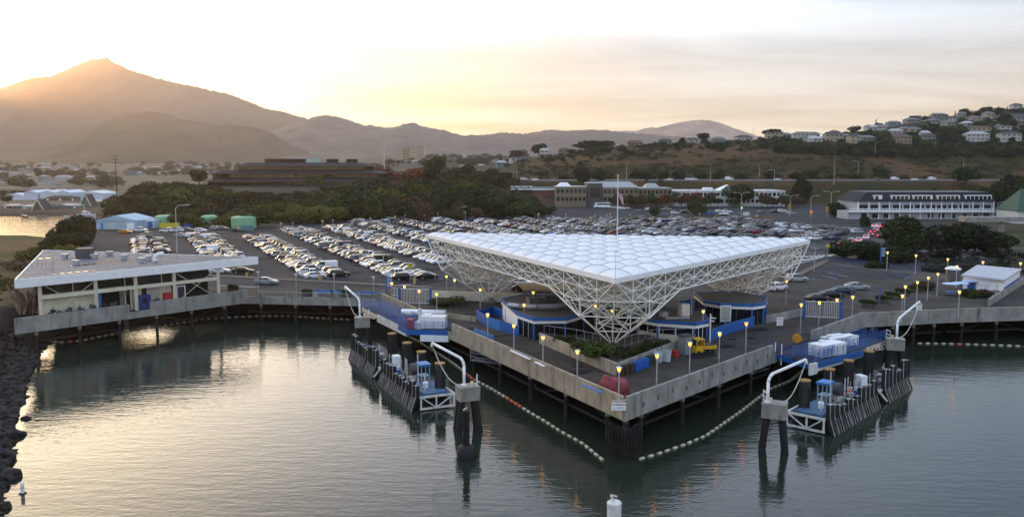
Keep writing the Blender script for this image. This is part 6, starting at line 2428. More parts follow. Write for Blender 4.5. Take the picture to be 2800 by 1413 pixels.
TANW = mat('tan_render', (.20, .155, .105), .85, var=.1, vs=.5)
rr, x0, x1, zb, zt = block('left wing of the tan office building with a pale gable light on its roof', 482, 1521, 1605, 512, 556, 22, TANW, 2, 7)
m = MB().add([(x0 + 1, 486, zt), (x0 + 9, 486, zt), (x0 + 9, 498, zt), (x0 + 1, 498, zt), (x0 + 3, 488, zt + 2.2), (x0 + 7, 488, zt + 2.2), (x0 + 7, 496, zt + 2.2), (x0 + 3, 496, zt + 2.2)], [(0, 1, 5, 4), (1, 2, 6, 5), (2, 3, 7, 6), (3, 0, 4, 7), (4, 5, 6, 7)])
mm = MB()
mm.add([(x0 + 1, 486, zt + .3), (x0 + 9, 486, zt + .3), (x0 + 9, 498, zt + .3), (x0 + 1, 498, zt + .3), (x0 + 3, 488, zt + 2.4), (x0 + 7, 488, zt + 2.4), (x0 + 7, 496, zt + 2.4), (x0 + 3, 496, zt + 2.4)], [(0, 1, 5, 4), (1, 2, 6, 5), (2, 3, 7, 6), (3, 0, 4, 7), (4, 5, 6, 7)])
mm.build('skylight', WHITE, rr)
rr, x0, x1, zb, zt = block('dark glazed centre of the tan office building', 484, 1608, 1648, 502, 556, 24, DGREY, 1, 1)
rr, x0, x1, zb, zt = block('middle wing of the tan office building under a long pale gabled roof', 482, 1650, 1745, 514, 556, 24, TANW, 2, 8)
mm = MB()
mm.add([(x0 - 4, 484, zt + .4), (x1 + 1, 484, zt + .4), (x1 + 1, 504, zt + .4), (x0 - 4, 504, zt + .4), (x0 - 1, 494, zt + 3.4), (x1 - 3, 494, zt + 3.4)], [(0, 1, 5, 4), (1, 2, 5), (2, 3, 4, 5), (3, 0, 4)])
mm.build('gable_roof', GREYM, rr)
rr, x0, x1, zb, zt = block('right wing of the tan office building with a small gable', 482, 1747, 1838, 516, 556, 22, TANW, 2, 8)
mm = MB()
mm.add([(x0 + 4, 484, zt + .4), (x0 + 13, 484, zt + .4), (x0 + 13, 496, zt + .4), (x0 + 4, 496, zt + .4), (x0 + 6, 490, zt + 3.0), (x0 + 11, 490, zt + 3.0)], [(0, 1, 5, 4), (1, 2, 5), (2, 3, 4, 5), (3, 0, 4)])
mm.build('gable_roof', GREYM, rr)
PALEB = mat('pale_pavilion', (.55, .54, .52), .7, var=.08)
rr, x0, x1, zb, zt = block('long low pale pavilion with arched dormers and a white pyramid roof light', 486, 1842, 2150, 523, 560, 26, PALEB, 2, 26, roofm=PALEB)
xa, xb = atY(1965, 450, 494)[0], atY(2020, 450, 494)[0]
mm = MB()
mm.add([(xa, 492, zt + .3), (xb, 492, zt + .3), (xb, 504, zt + .3), (xa, 504, zt + .3), ((xa + xb) / 2, 498, zt + 3.6)], [(0, 1, 4), (1, 2, 4), (2, 3, 4), (3, 0, 4)])
mm.build('pyramid_roof', WHITE, rr)
for px in (1885, 1908, 1955, 1998, 2040, 2100):
    xa = atY(px, 450, 485)[0]
    pts = [(xa - 2.2, zt + .3)] + [(xa + 2.2 * -math.cos(k * math.pi / 8), zt + .3 + 1.7 * math.sin(k * math.pi / 8)) for k in range(9)]
    m = MB()
    m.add([(a, 484.6, z - 1.2) for a, z in pts] + [(a, 489, z - 1.2) for a, z in pts], [tuple(range(10)), tuple(reversed(range(10, 20)))] + [(k, k + 1, k + 11, k + 10) for k in range(9)])
    m.build('arched_dormer', PALEB, rr)
bx(MB(), atY(1930, 450, 490)[0], atY(1953, 450, 490)[0], 492, 498, zt, zt + 1.9).build('roof_unit', WHITE, rr)
# grey inn with white trim
GREYB = mat('blue_grey_shingle', (.36, .38, .43), .8, var=.12, vs=.8)
Yi = 372.0
xi = lambda px: atY(px, 560, Yi)[0]
zi = lambda py: atY(2500, py, Yi)[2]
r = thing('inn_building', 'grey three storey inn with white balconies and a dark mansard roof with dormers', 'building', (xi(2520), Yi, 7))
bx(MB(), xi(2352), xi(2715), Yi, Yi + 26, 6.5, zi(551)).build('wall', GREYB, r)
m = MB()
x0, x1, z0, z1 = xi(2345), xi(2722), zi(551), zi(527)
m.add([(x0, Yi - .8, z0), (x1, Yi - .8, z0), (x1, Yi + 27, z0), (x0, Yi + 27, z0), (x0 + 5, Yi + 3.4, z1), (x1 - 2, Yi + 3.4, z1), (x1 - 2, Yi + 23, z1), (x0 + 5, Yi + 23, z1)], [(3, 2, 1, 0), (0, 1, 5, 4), (1, 2, 6, 5), (2, 3, 7, 6), (3, 0, 4, 7), (4, 5, 6, 7)])
m.build('mansard_roof', mat('slate_roof', (.010, .012, .018), .95, var=.25, vs=.7), r)
bx(MB(), x0 + 5, x1 - 2, Yi + 3.4, Yi + 23, z1, z1 + .25).build('parapet', DGREY, r)
for px0, px1 in ((2390, 2412), (2437, 2487), (2497, 2550), (2563, 2625), (2640, 2712)):
    d = bx(MB(), xi(px0), xi(px1), Yi + .3, Yi + 5, zi(547), zi(534)).build('dormer', WHITE, r)
    k = px0 + 3
    while k < px1 - 8:
        bx(MB(), xi(k), xi(k + 9), Yi + .2, Yi + .4, zi(545), zi(536)).build('pane', GLASSD, d)
        k += 11.5
for k in range(12):
    px0 = 2350 + k * 30.4
    bx(MB(), xi(px0), xi(px0 + 25), Yi - .08, Yi + .1, zi(570), zi(560)).build('window', GLASSD, r)
    if k not in (4, 5):
        bx(MB(), xi(px0 + 6), xi(px0 + 21), Yi - .08, Yi + .1, zi(596), zi(584)).build('window', GLASSD, r)
m = MB()
m.beam((xi(2318), Yi - 2.2, zi(576)), (xi(2715), Yi - 2.2, zi(576)), .15, .5)
m.beam((xi(2318), Yi - 2.2, zi(570)), (xi(2715), Yi - 2.2, zi(570)), .12, .12)
k = 2320
while k < 2715:
    m.beam((xi(k), Yi - 2.2, zi(578)), (xi(k), Yi - 2.2, zi(568)), .16, .16)
    k += 9
m.build('balcony', WHITE, r)
bx(MB(), xi(2318), xi(2715), Yi - 2.3, Yi, zi(578) - .3, zi(578)).build('balcony_floor', WHITE, r)
for k in range(14):
    bx(MB(), xi(2345 + k * 28.5), xi(2348 + k * 28.5), Yi - .2, Yi, 7, zi(551)).build('trim', WHITE, r)
bx(MB(), xi(2318), xi(2352), Yi - 1, Yi + 12, 6.5, zi(578)).build('side_wing', GREYB, r)
# apartment tower far off
APT = mat('apartment_beige', (.50, .42, .30), .8, var=.08)
for k, (a, b, t) in enumerate(((1085, 1103, 400), (1104, 1120, 402), (1121, 1142, 397), (1143, 1160, 399))):
    block(f'tall beige apartment tower beyond the trees, {ordinal(k + 1)} block from the left', 1480 + (k % 2) * 8, a, b, t, 440, 18, APT, 9, 4, name='apartment_tower', group='apartment tower blocks')
# left shore
SHEDB = mat('pale_blue_siding', (.33, .47, .58), .7, var=.07, vs=.8, streak=.1)
c0, c1 = at(264, 627, 6.97), at(364, 629, 6.97)
zt0 = atY(315, 603, c0[1])[2]
r = thing('boat_shed', 'pale blue metal shed with a low gable, roller door and blue door', 'shed', (*c0, 7))
bx(MB(), c0[0], c1[0], c0[1], c0[1] + 16, 6.9, 10.3).build('wall', SHEDB, r)
xm = (c0[0] + c1[0]) / 2
m = MB()
m.add([(c0[0] - .3, c0[1] - .3, 10.2), (c1[0] + .3, c0[1] - .3, 10.2), (c1[0] + .3, c0[1] + 16.3, 10.2), (c0[0] - .3, c0[1] + 16.3, 10.2), (xm, c0[1] - .3, 12.2), (xm, c0[1] + 16.3, 12.2)], [(0, 1, 4), (1, 2, 5, 4), (2, 3, 5), (3, 0, 4, 5), (3, 2, 1, 0)])
m.build('roof', SHEDB, r)
bx(MB(), c0[0] + 1.6, c0[0] + 2.6, c0[1] - .08, c0[1], 7, 9.4).build('door', BLUEL, r)
bx(MB(), c0[0] + 4.2, c0[0] + 7.4, c0[1] - .08, c0[1], 7, 10.0).build('roller_door', mat('roller_grey', (.42, .47, .50), .6, var=.05), r)
bx(MB(), c1[0] - 3.2, c1[0] - .8, c0[1] - 1.5, c0[1], 7, 9.3).build('porch', WHITE, r)
c0, c1 = at(380, 624, 6.97), at(416, 625, 6.97)
r = thing('storage_container', 'pale container with a blue door beside the blue shed', 'container', (*c0, 7))
bx(MB(), c0[0], c1[0], c0[1], c0[1] + 6, 6.95, 10.0).build('shell', mat('pale_container', (.42, .50, .58), .6, var=.12, streak=.15), r)
bx(MB(), c1[0] - 2.4, c1[0] - .6, c0[1] - .06, c0[1], 7.1, 9.4).build('door', BLUE, r)
m = MB()
m.beam((*at(436, 624, 7), 8.0), (*at(492, 623, 7), 8.0), .15, 1.9)
one('yellow_hoarding', m, mat('hoarding_yellow', (.55, .46, .03), .6, var=.15), 'bright yellow hoarding right of the container', 'hoarding')
for k, px in enumerate((497, 503, 509, 515, 521, 527, 711 / 1.09, 660)):
    x, y = at(px, 622, 7)
    m = MB().lathe(x, y, [(.4, 7), (.42, 8.3), (.3, 8.4)], 9)
    one('blue_barrel', m, BLUEP, f'blue barrel standing by the shed yard fence, {ordinal(k + 1)} of the line', 'barrel', 'blue barrels in the yard')
GT = mat('tank_green', (.20, .42, .24), .6, var=.12, vs=.5)
for k, (px0, px1, pt, pb) in enumerate(((414, 470, 590, 622), (543, 586, 590, 622), (622, 690, 593, 626))):
    Yt = at(px0, pb + 2, 7)[1] + 6
    x0, x1 = atY(px0, 600, Yt)[0], atY(px1, 600, Yt)[0]
    r = thing('storage_tank', f'low pale green water tank behind the yard, {ordinal(k + 1)} from the left', 'tank', ((x0 + x1) / 2, Yt, 7), 0, 'green tanks')
    cxm, rad = (x0 + x1) / 2, (x1 - x0) / 2
    zt = atY(450, pt, Yt)[2]
    MB().lathe(cxm, Yt + rad, [(rad, 6.9), (rad, zt - .4), (rad * .7, zt)], 22).build('shell', GT, r)
    m = MB()
    railing(m, [(cxm + rad * .3, Yt + rad * .5, zt - .2), (cxm + rad * .8, Yt + rad * .5, zt - .2)], 1.2, 2, 1.2, .04)
    m.build('top_railing', GT, r)
one('blue_tank_fence', MB().beam((*at(640, 632, 7), 8.0), (*at(695, 631, 7), 8.0), .2, 2.0), mat('teal_sheet', (.10, .20, .22), .7, var=.2), 'dull teal fence beside the yard below the trees', 'fence')
WWH = mat('white_warehouse', (.55, .60, .68), .7, var=.06)
for k, (px0, px1, pt, pb, gx) in enumerate(((12, 63, 528, 546, 0), (63, 100, 520, 544, 1), (108, 150, 520, 543, 1), (150, 190, 520, 540, 1), (205, 280, 522, 540, 1))):
    Y = 640.0
    x0, x1 = atY(px0, 500, Y)[0], atY(px1, 500, Y)[0]
    zt, zb = atY(100, pt, Y)[2], 3.4
    r = thing('warehouse', f'white warehouse on the far shore, {ordinal(k + 1)} from the left', 'warehouse', ((x0 + x1) / 2, Y, zb), 0, 'white warehouses')
    bx(MB(), x0, x1, Y, Y + 25, zb - 1, zt - 2).build('wall', WWH, r)
    xm = (x0 + x1) / 2
    m = MB()
    m.add([(x0 - .3, Y - .3, zt - 2), (x1 + .3, Y - .3, zt - 2), (x1 + .3, Y + 25, zt - 2), (x0 - .3, Y + 25, zt - 2), (xm, Y - .3, zt), (xm, Y + 25, zt)], [(0, 1, 4), (1, 2, 5, 4), (2, 3, 5), (3, 0, 4, 5)])
    m.build('roof', WWH, r)
vi = thing('viaduct', 'long beige viaduct wall on dark piers at the far left', 'viaduct', (-360, 690, 3))
x0, x1 = atY(-60, 513, 690)[0], atY(135, 513, 690)[0]
bx(MB(), x0, x1, 690, 700, atY(0, 521, 690)[2], atY(0, 513, 690)[2]).build('deck', mat('viaduct_beige', (.30, .24, .17), .85, var=.1), vi)
bx(MB(), x0, x1, 692, 698, 3, atY(0, 521, 690)[2]).build('wall', mat('viaduct_tan', (.22, .17, .11), .85, var=.1), vi)
for px in (7, 36, 60, 110):
    xa = atY(px, 513, 690)[0]
    bx(MB(), xa - 1.6, xa + 1.6, 688.8, 691, 2.5, atY(0, 521, 690)[2]).build('pier', SHING, vi)
# houseboats and cottages of the far shore
DR = mat('cottage_roof', (.05, .04, .035), .85, var=.2)
for k, (px, pb, w_, h_, af, wc, lab) in enumerate(((105, 574, 34, 30, 1, (.10, .09, .07), 'dark A-frame cottage on the far shore with pale trim'), (235, 563, 34, 32, 1, (.12, .18, .14), 'A-frame cottage with pale green front on the far shore'), (75, 572, 30, 14, 0, (.22, .32, .26), 'pale green houseboat left of the dark A-frame'),
                                                  (140, 572, 44, 15, 0, (.16, .18, .20), 'grey houseboat right of the dark A-frame'), (185, 570, 50, 15, 0, (.26, .26, .25), 'pale long houseboat in the middle of the far shore'), (165, 549, 80, 16, 2, (.14, .12, .09), 'long brown hipped hall behind the houseboats'),
                                                  (262, 558, 36, 14, 0, (.34, .28, .16), 'low tan houseboat right of the green A-frame'), (310, 560, 60, 22, 0, (.10, .08, .07), 'long dark brown hall behind the houseboats at right'), (28, 570, 40, 14, 0, (.12, .12, .10), 'dark houseboat at the left picture edge'), (318, 565, 9, 12, 0, (.6, .6, .6), 'tiny white hut on the shore below the dark hall'))):
    x, y = at(px, pb, WL + 1.5)
    s = y / 2300
    r = thing('shore_cottage', lab, 'cottage', (x, y, 1.5))
    r.location.z += WL
    w2, hh = w_ * s / 2, h_ * s
    mt = mat('cottage_wall', wc, .8, var=.15)
    if af == 1:
        m = MB()
        m.add([(x - w2, y, 1), (x + w2, y, 1), (x + w2, y + 9, 1), (x - w2, y + 9, 1), (x, y, 1 + hh), (x, y + 9, 1 + hh)], [(0, 1, 4), (2, 3, 5)])
        m.build('front', mt, r)
        m = MB()
        m.beam((x - w2 - .2, y + 4, 1), (x, y + 4, 1.3 + hh), 9.4, .3)
        m.beam((x + w2 + .2, y + 4, 1), (x, y + 4, 1.3 + hh), 9.4, .3)
        m.build('roof', DR, r)
        m = MB()
        m.beam((x - w2, y - .8, 1), (x, y - .8, 1.2 + hh), .5, .5)
        m.beam((x + w2, y - .8, 1), (x, y - .8, 1.2 + hh), .5, .5)
        m.build('trim', CREAM, r)
    else:
        bx(MB(), x - w2, x + w2, y, y + 8, .8, 1 + hh * .7).build('wall', mt, r)
        m = MB()
        m.add([(x - w2 - .4, y - .4, 1 + hh * .68), (x + w2 + .4, y - .4, 1 + hh * .68), (x + w2 + .4, y + 8.4, 1 + hh * .68), (x - w2 - .4, y + 8.4, 1 + hh * .68), (x - w2 * .6, y + 4, 1 + hh), (x + w2 * .6, y + 4, 1 + hh)], [(0, 1, 5, 4), (1, 2, 5), (2, 3, 4, 5), (3, 0, 4)])
        m.build('roof', DR if af == 2 or k % 2 else GREYM, r)
        n_ = max(1, int(w2 / 1.4))
        for q in range(n_):
            a = x - w2 + 2 * w2 * (q + .3) / n_
            bx(MB(), a, a + 1.0, y - .06, y + .02, 1.6, 1 + hh * .5).build('window', GLASSD if q % 3 else WHITE, r)
# boats and jetties
for k, (px, pb, w_, lab) in enumerate(((237, 590, 52, 'white motor cruiser moored on the lagoon'), (192, 592, 34, 'small white boat with a red cover beside the cruiser'), (180, 573, 24, 'small white dinghy under the houseboats'))):
    x, y = at(px, pb, WL + 0.1)
    s = w_ * y / 2300
    r = thing('motor_boat', lab, 'boat', (x, y, 0))
    r.location.z = WL
    m = MB()
    st_ = [(-.5, .9, .8), (-.3, 1.0, .85), (.2, 1.0, 1.0), (.42, .55, 1.2), (.5, .04, 1.35)]
    m.grid([[(x + a * s, y - b * s * .16, c * s * .11), (x + a * s * .96, y - b * s * .09, -.3), (x + a * s * .96, y + b * s * .09, -.3), (x + a * s, y + b * s * .16, c * s * .11), (x + a * s, y - b * s * .16, c * s * .11)] for a, b, c in st_])
    m.build('hull', WHITE, r)
    m = MB().box(x - .02 * s, y, s * .15, s * .42, s * .2, s * .12, taper=.75)
    m.build('cabin', WHITE if k != 1 else REDP, r)
    if k == 0:
        MB().box(x - .02 * s, y, s * .165, s * .36, s * .205, s * .04).build('windows', GLASSD, r)
        MB().box(x - .1 * s, y, s * .25, s * .2, s * .14, s * .05).build('flybridge', WHITE, r)
        MB().tube((x - .1 * s, y, s * .2), (x - .1 * s, y, s * .62), .08, 5).build('mast', WHITE, r)
for k, pl in enumerate(([(0, 580), (50, 581), (75, 592), (130, 590)], [(60, 598), (110, 596), (200, 592)], [(255, 574), (280, 577), (305, 573)])):
    m = MB()
    for p, q in zip(pl, pl[1:]):
        m.beam((*at(*p, WL + .6), WL + .6), (*at(*q, WL + .6), WL + .6), 2.2, .25)
        m.tube((*at(*p, WL + .6), WL - 1), (*at(*p, WL + .6), WL + 2.2), .18, 6)
    one('jetty', m, WOODL, ['angled wooden jetty at the left picture edge', 'long low jetty in the lagoon left of the boats', 'short jetty below the green A-frame'][k], 'jetty')
# bridges
r = thing('truss_bridge', 'white steel truss footbridge beside the tan offices', 'bridge', (*atY(1428, 515, 500)[:2], 18))
xa, xb = atY(1396, 510, 500)[0], atY(1456, 510, 500)[0]
za, zb = atY(1428, 518, 500)[2], atY(1428, 510, 500)[2]
m = MB()
for yy in (500, 503):
    m.beam((xa, yy, za), (xb + 14, yy, za), .4, .4)
    m.beam((xa, yy, zb), (xb, yy, zb), .3, .3)
    n_ = 6
    for k in range(n_):
        a, b = xa + (xb - xa) * k / n_, xa + (xb - xa) * (k + 1) / n_
        m.beam((a, yy, za if k % 2 else zb), (b, yy, zb if k % 2 else za), .28, .28)
m.build('truss', WHITE, r)
m = MB()
m.beam((xb, 501.5, za - .3), (atY(1522, 520, 500)[0], 501.5, za - .3), 3.0, .4)
railing(m, [(xb, 500, za - .2), (atY(1522, 520, 500)[0], 500, za - .2)], 1.6, 3, 2.0, .08)
m.build('walkway', WHITE, r)
bx(MB(), xb, atY(1520, 520, 500)[0], 501, 502.5, 12, za - .5).build('abutment', mat('brick_red', (.16, .07, .05), .9, var=.2), r)
r = thing('overpass', 'grey concrete footpath overpass on one round pier at the right edge', 'bridge', (*atY(2748, 600, 300)[:2], 7))
xa, xb = atY(2640, 600, 300)[0], atY(2900, 600, 300)[0]
bx(MB(), xa, xb, 300, 305, atY(2748, 607, 300)[2], atY(2748, 594, 300)[2]).build('deck', CONC, r)
xp = atY(2748, 600, 300)[0]
MB().tube((xp, 302, 6), (xp, 302, atY(2748, 606, 300)[2]), .95, 12).build('pier', CONC, r)
r = thing('green_roof_house', 'building with a steep green roof at the right picture edge', 'building', (*atY(2790, 580, 345)[:2], 7))
xa = atY(2782, 580, 345)[0]
bx(MB(), xa, xa + 24, 345, 360, 6.8, 12).build('wall', WHITED, r)
m = MB()
m.add([(xa - .4, 344, 12), (xa + 25, 344, 12), (xa + 25, 361, 12), (xa - .4, 361, 12), (xa + 5, 352, 21), (xa + 20, 352, 20)], [(0, 1, 5, 4), (1, 2, 5), (2, 3, 4, 5), (3, 0, 4)])
m.build('roof', mat('green_roof', (.02, .07, .045), .7, var=.2), r)
# toll booth, direction boards
x, y = at(1979, 600, 7)
r = thing('toll_booth', 'small white booth with windows on the road behind the canopy', 'booth', (x, y, 7))
MB().box(x, y, 7.6, 3.4, 2.4, 1.3).build('base', WHITE, r)
MB().box(x, y, 8.8, 3.2, 2.2, 1.2).build('windows', GLASSD, r)
MB().box(x, y, 9.55, 3.9, 2.9, .3).build('roof', WHITE, r)
for px, py, c_, w_, lab in ((2040, 592, WHITED, 2.4, 'plain pale board facing the road behind the canopy'), (1864, 561, mat('road_sign_yellow', (.75, .42, .02), .5, var=0), 1.2, 'yellow warning board on the far road')):
    x, y = at(px, py + 4, 7)
    r = thing('roadside_board', lab, 'sign', (x, y, 7))
    for s in (-.8, .8):
        MB().tube((x + s * w_ / 2.4, y, 7), (x + s * w_ / 2.4, y, 8.4), .08, 5).build('post', GALV, r)
    MB().box(x, y - .1, 8.9 if w_ > 2 else 9.4, w_ * 1.2, .1, 1.5 if w_ > 2 else 2.4).build('plate', c_, r)


# ------------------------------------------------------------------ poles and signals
def upole(px, ptop, pbase, label, Y=None, arms=2, m=None, name='utility_pole'):
    if Y is None:
        x, y, z = hit(px, pbase)
    else:
        x, y, z = atY(px, pbase, Y)
        z = gz(x, y)
    zt = atY(px, ptop, y)[2]
    r = thing(name, label, 'utility pole', (x, y, z))
    MB().tube((x, y, z - .5), (x, y, zt), .0014 * y * .45 + .12, 7, .08).build('shaft', m or SHING, r)
    for k in range(arms):
        MB().box(x, y, zt - 1.2 - k * 1.6, 3.6, .18, .22).build('crossarm', m or SHING, r)


upole(320, 421, 533, 'tall dark pole with pale crossarms left of the wooden offices', 420, 3)
upole(1051, 386, 452, 'grey steel pole right of the wooden offices', 520, 2, GALV)
for px, t, b, lab in ((1566, 392, 415, 'wooden pole on the hill ridge beside the white house'), (1790, 353, 384, 'wooden pole on the ridge left of the houses'), (1920, 334, 372, 'wooden pole on the ridge rising over the round grass hill'), (2060, 339, 366, 'thin pole behind the ridge houses'),
                      (1713, 440, 494, 'wooden pole below the hill at the road edge'), (1942, 455, 500, 'pair pole at the highway embankment'), (2280, 411, 505, 'tall pale wooden pole on the slope below the highway'), (2076, 450, 484, 'short pole at the highway above the pavilion'),
                      (2392, 386, 425, 'wooden pole on the wooded slope, left of two'), (2557, 384, 415, 'wooden pole on the wooded slope, right of two'), (2656, 310, 340, 'wooden pole among the trees near the top right'), (1413, 449, 510, 'thin reddish pole rising behind the truss bridge')):
    upole(px, t, b, lab, None, 1, WOODL)


def slamp(px, ptop, pbase, dirx, label, double=False):
    x, y = at(px, pbase, 7) if pbase > 520 else hit(px, pbase)[:2]
    z = 7 if pbase > 520 else gz(x, y)
    zt = atY(px, ptop, y)[2]
    r = thing('street_lamp', label, 'street lamp', (x, y, z))
    MB().tube((x, y, z), (x, y, zt - .8), .17, 7, .10).build('pole', GALV, r)
    for d in ((-1, 1) if double else (dirx,)):
        m = MB()
        m.path([(x, y, zt - 1.0), (x + d * .9, y, zt - .2), (x + d * 3.0, y, zt)], .09, 5)
        m.build('arm', GALV, r)
        MB().box(x + d * 3.3, y, zt, 1.0, .4, .2).build('lamp_head', WHITED, r)


for px, t, b, d, lab, db_ in ((2026, 526, 592, 1, 'double armed street lamp at the junction behind the canopy', True), (2160, 533, 590, 1, 'double armed street lamp in front of the brown trees', True), (2271, 523, 590, 1, 'double armed street lamp left of the inn', True), (2216, 535, 592, 1, 'single armed street lamp with signals left of the inn', False),
                              (2117, 464, 496, -1, 'tall grey street lamp on the highway', False), (2346, 440, 487, -1, 'street lamp on the highway right of the tall wooden pole', False), (2633, 430, 480, -1, 'street lamp on the highway at the right', False), (2725, 552, 600, 1, 'street lamp at the right end of the inn', False), (2355, 555, 598, 1, 'street lamp before the left end of the inn', False),
                              (1620, 520, 556, 1, 'pale lamp post before the dark glazed offices', False), (485, 560, 690, 1, 'tall thin pole lamp at the left of the car park', False), (1252, 565, 600, 1, 'blue grey pole lamp at the far lot edge under the woods', False)):
    slamp(px, t, b, d, lab, db_)
SIGB = mat('signal_yellow', (.55, .30, .02), .5, var=0)
GREEN_L = mat('lit_green_signal', (.05, .9, .4), .3, var=0, emit=4, ecol=(.1, 1, .5))
RED_L = mat('lit_red_signal', (1, .05, .03), .3, var=0, emit=4, ecol=(1, .05, .03))
for k, (px, py, pb, lit, lab) in enumerate(((2026, 564, 592, GREEN_L, 'green traffic signal on the mast pole behind the toll booth'), (2157, 565, 592, None, 'traffic signal left of the junction'), (2216, 583, 596, RED_L, 'red traffic signal on the pole left of the inn'), (2260, 572, 596, None, 'traffic signal hung over the road left of the inn'))):
    x, y = at(px, pb, 7)
    z = atY(px, py, y)[2]
    r = thing('traffic_signal', lab, 'traffic signal', (x, y - .5, 7))
    MB().tube((x, y - .5, 7), (x, y - .5, z), .1, 6).build('post', GALV, r)
    MB().box(x, y - .7, z, .9, .5, 2.4).build('housing', SIGB, r)
    for q in range(3):
        MB().tube((x, y - .96, z + .7 - .7 * q), (x, y - 1.0, z + .7 - .7 * q), .26, 8).build('lens', lit if lit and ((q == 2) == (lit is GREEN_L)) and (q in (0, 2)) else BLACK, r)

# ------------------------------------------------------------------ houses
WINW = GLASSD
HC = {'white': (.62, .62, .60), 'pale green': (.34, .40, .34), 'cream': (.50, .44, .33), 'grey': (.28, .29, .30), 'tan': (.33, .25, .17), 'brick red': (.28, .10, .06), 'blue grey': (.24, .32, .36)}
HM = {k: mat('house_' + k.replace(' ', '_'), tuple(.68 * c for c in v), .8, var=.08) for k, v in HC.items()}
RM = [mat('house_roof_dark', (.05, .045, .042), .85, var=.2), mat('house_roof_grey', (.16, .155, .15), .85, var=.15), mat('house_roof_brown', (.10, .065, .045), .85, var=.2), mat('house_roof_pale', (.40, .40, .40), .8, var=.1)]
PROTOH = {}


def house(x, y, z, w, col, roof, storeys, label, group, rz=0.0, cat='house', hip=True, dep=None):
    key = (round(w), col, roof, storeys)
    if key in PROTOH:
        o = copy_tree(PROTOH[key])
    else:
        W2, D = round(w) / 2, 9.0
        Hh = 2.9 * storeys
        o = thing('hillside_house', 'x', cat, (0, 0, 0))
        b = bx(MB(), -W2, W2, 0, D, -4, Hh)
        b.build('wall', HM[col], o, local=True)
        e = .6
        m = MB()
        m.add([(-W2 - e, -e, Hh), (W2 + e, -e, Hh), (W2 + e, D + e, Hh), (-W2 - e, D + e, Hh), (-W2 * .55, D / 2, Hh + 2.0), (W2 * .55, D / 2, Hh + 2.0)], [(0, 1, 5, 4), (1, 2, 5), (2, 3, 4, 5), (3, 0, 4), (3, 2, 1, 0)])
        m.build('roof', RM[roof], o, local=True)
        for s in range(storeys):
            n_ = max(2, int(W2 / 1.7))
            for q in range(n_):
                a = -W2 + 2 * W2 * (q + .25) / n_
                bx(MB(), a, a + W2 / n_, -.06, .02, 2.9 * s + 1.1, 2.9 * s + 2.1).build('window', WINW, o, local=True)
        PROTOH[key] = o
    o.location = (x, y, z)
    o.rotation_euler = (0, 0, rz)
    return tag(o, label, cat, group)


hl = [(1266, 447, 30, 'white', 1, 1), (1316, 446, 26, 'brick red', 3, 1), (1372, 434, 40, 'blue grey', 3, 1), (1432, 431, 44, 'pale green', 1, 1), (1489, 424, 38, 'white', 3, 2), (1543, 413, 40, 'tan', 2, 1), (1737, 392, 56, 'tan', 2, 1), (1821, 382, 46, 'blue grey', 0, 1),
      (1898, 374, 40, 'white', 0, 1), (1968, 368, 46, 'pale green', 1, 1), (2038, 368, 56, 'white', 0, 1), (2119, 380, 62, 'cream', 1, 2), (2196, 386, 70, 'white', 1, 2), (2281, 388, 66, 'cream', 0, 2), (2339, 394, 34, 'cream', 0, 2), (2471, 394, 60, 'tan', 2, 2), (2542, 382, 46, 'grey', 2, 1),
      (2674, 388, 80, 'white', 3, 2), (2765, 388, 74, 'white', 0, 2), (2684, 362, 66, 'cream', 2, 1), (2750, 356, 44, 'white', 0, 1), (2795, 352, 30, 'cream', 0, 1), (2379, 347, 26, 'white', 1, 1), (2447, 342, 46, 'blue grey', 1, 1), (2500, 331, 52, 'grey', 1, 1), (2572, 316, 56, 'grey', 1, 1), (2784, 296, 34, 'white', 0, 1), (2225, 360, 46, 'white', 1, 1), (2152, 366, 38, 'grey', 1, 1), (2605, 332, 30, 'white', 0, 1)]
HOUSES = []
for k, (px, py, w_, c, rf, stg) in enumerate(sorted(hl)):
    py = max(py, ridge_py(px) + 2.5)
    x, y, z = hit(px, py)
    HOUSES.append((px, py, w_, y))
    house(x, y, z + .6, max(7, .74 * w_ * y / 2300), c, rf, stg, f"{c} {'two storey' if stg == 2 else 'low'} house on the right hill, {ordinal(k + 1)} from the left", 'houses on the right hill', rnd.uniform(-.12, .12))
_hr = random.Random(11)
for k in range(26):
    px = 2200 + k * 24 + _hr.uniform(-9, 9)
    rp_ = ridge_py(px)
    py = _hr.uniform(rp_ + 4, min(rp_ + 60, 392))
    x, y, z = hit(px, py)
    HOUSES.append((px, py, 24, y))
    house(x, y, z + .4, _hr.choice((8, 10, 12)), _hr.choice(('white', 'cream', 'grey', 'white', 'pale green')), _hr.choice((0, 1, 1, 3)), 1, 'small house half hidden in the trees of the upper right slope', 'half hidden houses of the right slope', _hr.uniform(-.4, .4))
cols = ['white', 'white', 'cream', 'grey', 'white', 'tan', 'blue grey']
for k in range(150):
    px = _hr.uniform(0, 1080) if k < 120 else _hr.uniform(1090, 1420)
    py = 452 + 62 * _hr.random() ** 1.3 if k < 120 else _hr.uniform(428, 446)
    if 330 < px < 1080 and py > 480:
        py = 452 + (py - 452) * .45
    x, y, z = hit(px, py, 540, 3200)
    house(x, y, z, _hr.choice((10, 13, 16, 22)), _hr.choice(cols), _hr.choice((1, 1, 3, 0)), _hr.choice((1, 1, 2)), 'small house of the hazy town below the mountain' if k < 120 else 'small pale house of the far hillside town near the apartment tower', 'houses of the far town' if k < 120 else 'houses by the apartment tower', _hr.uniform(-.8, .8))
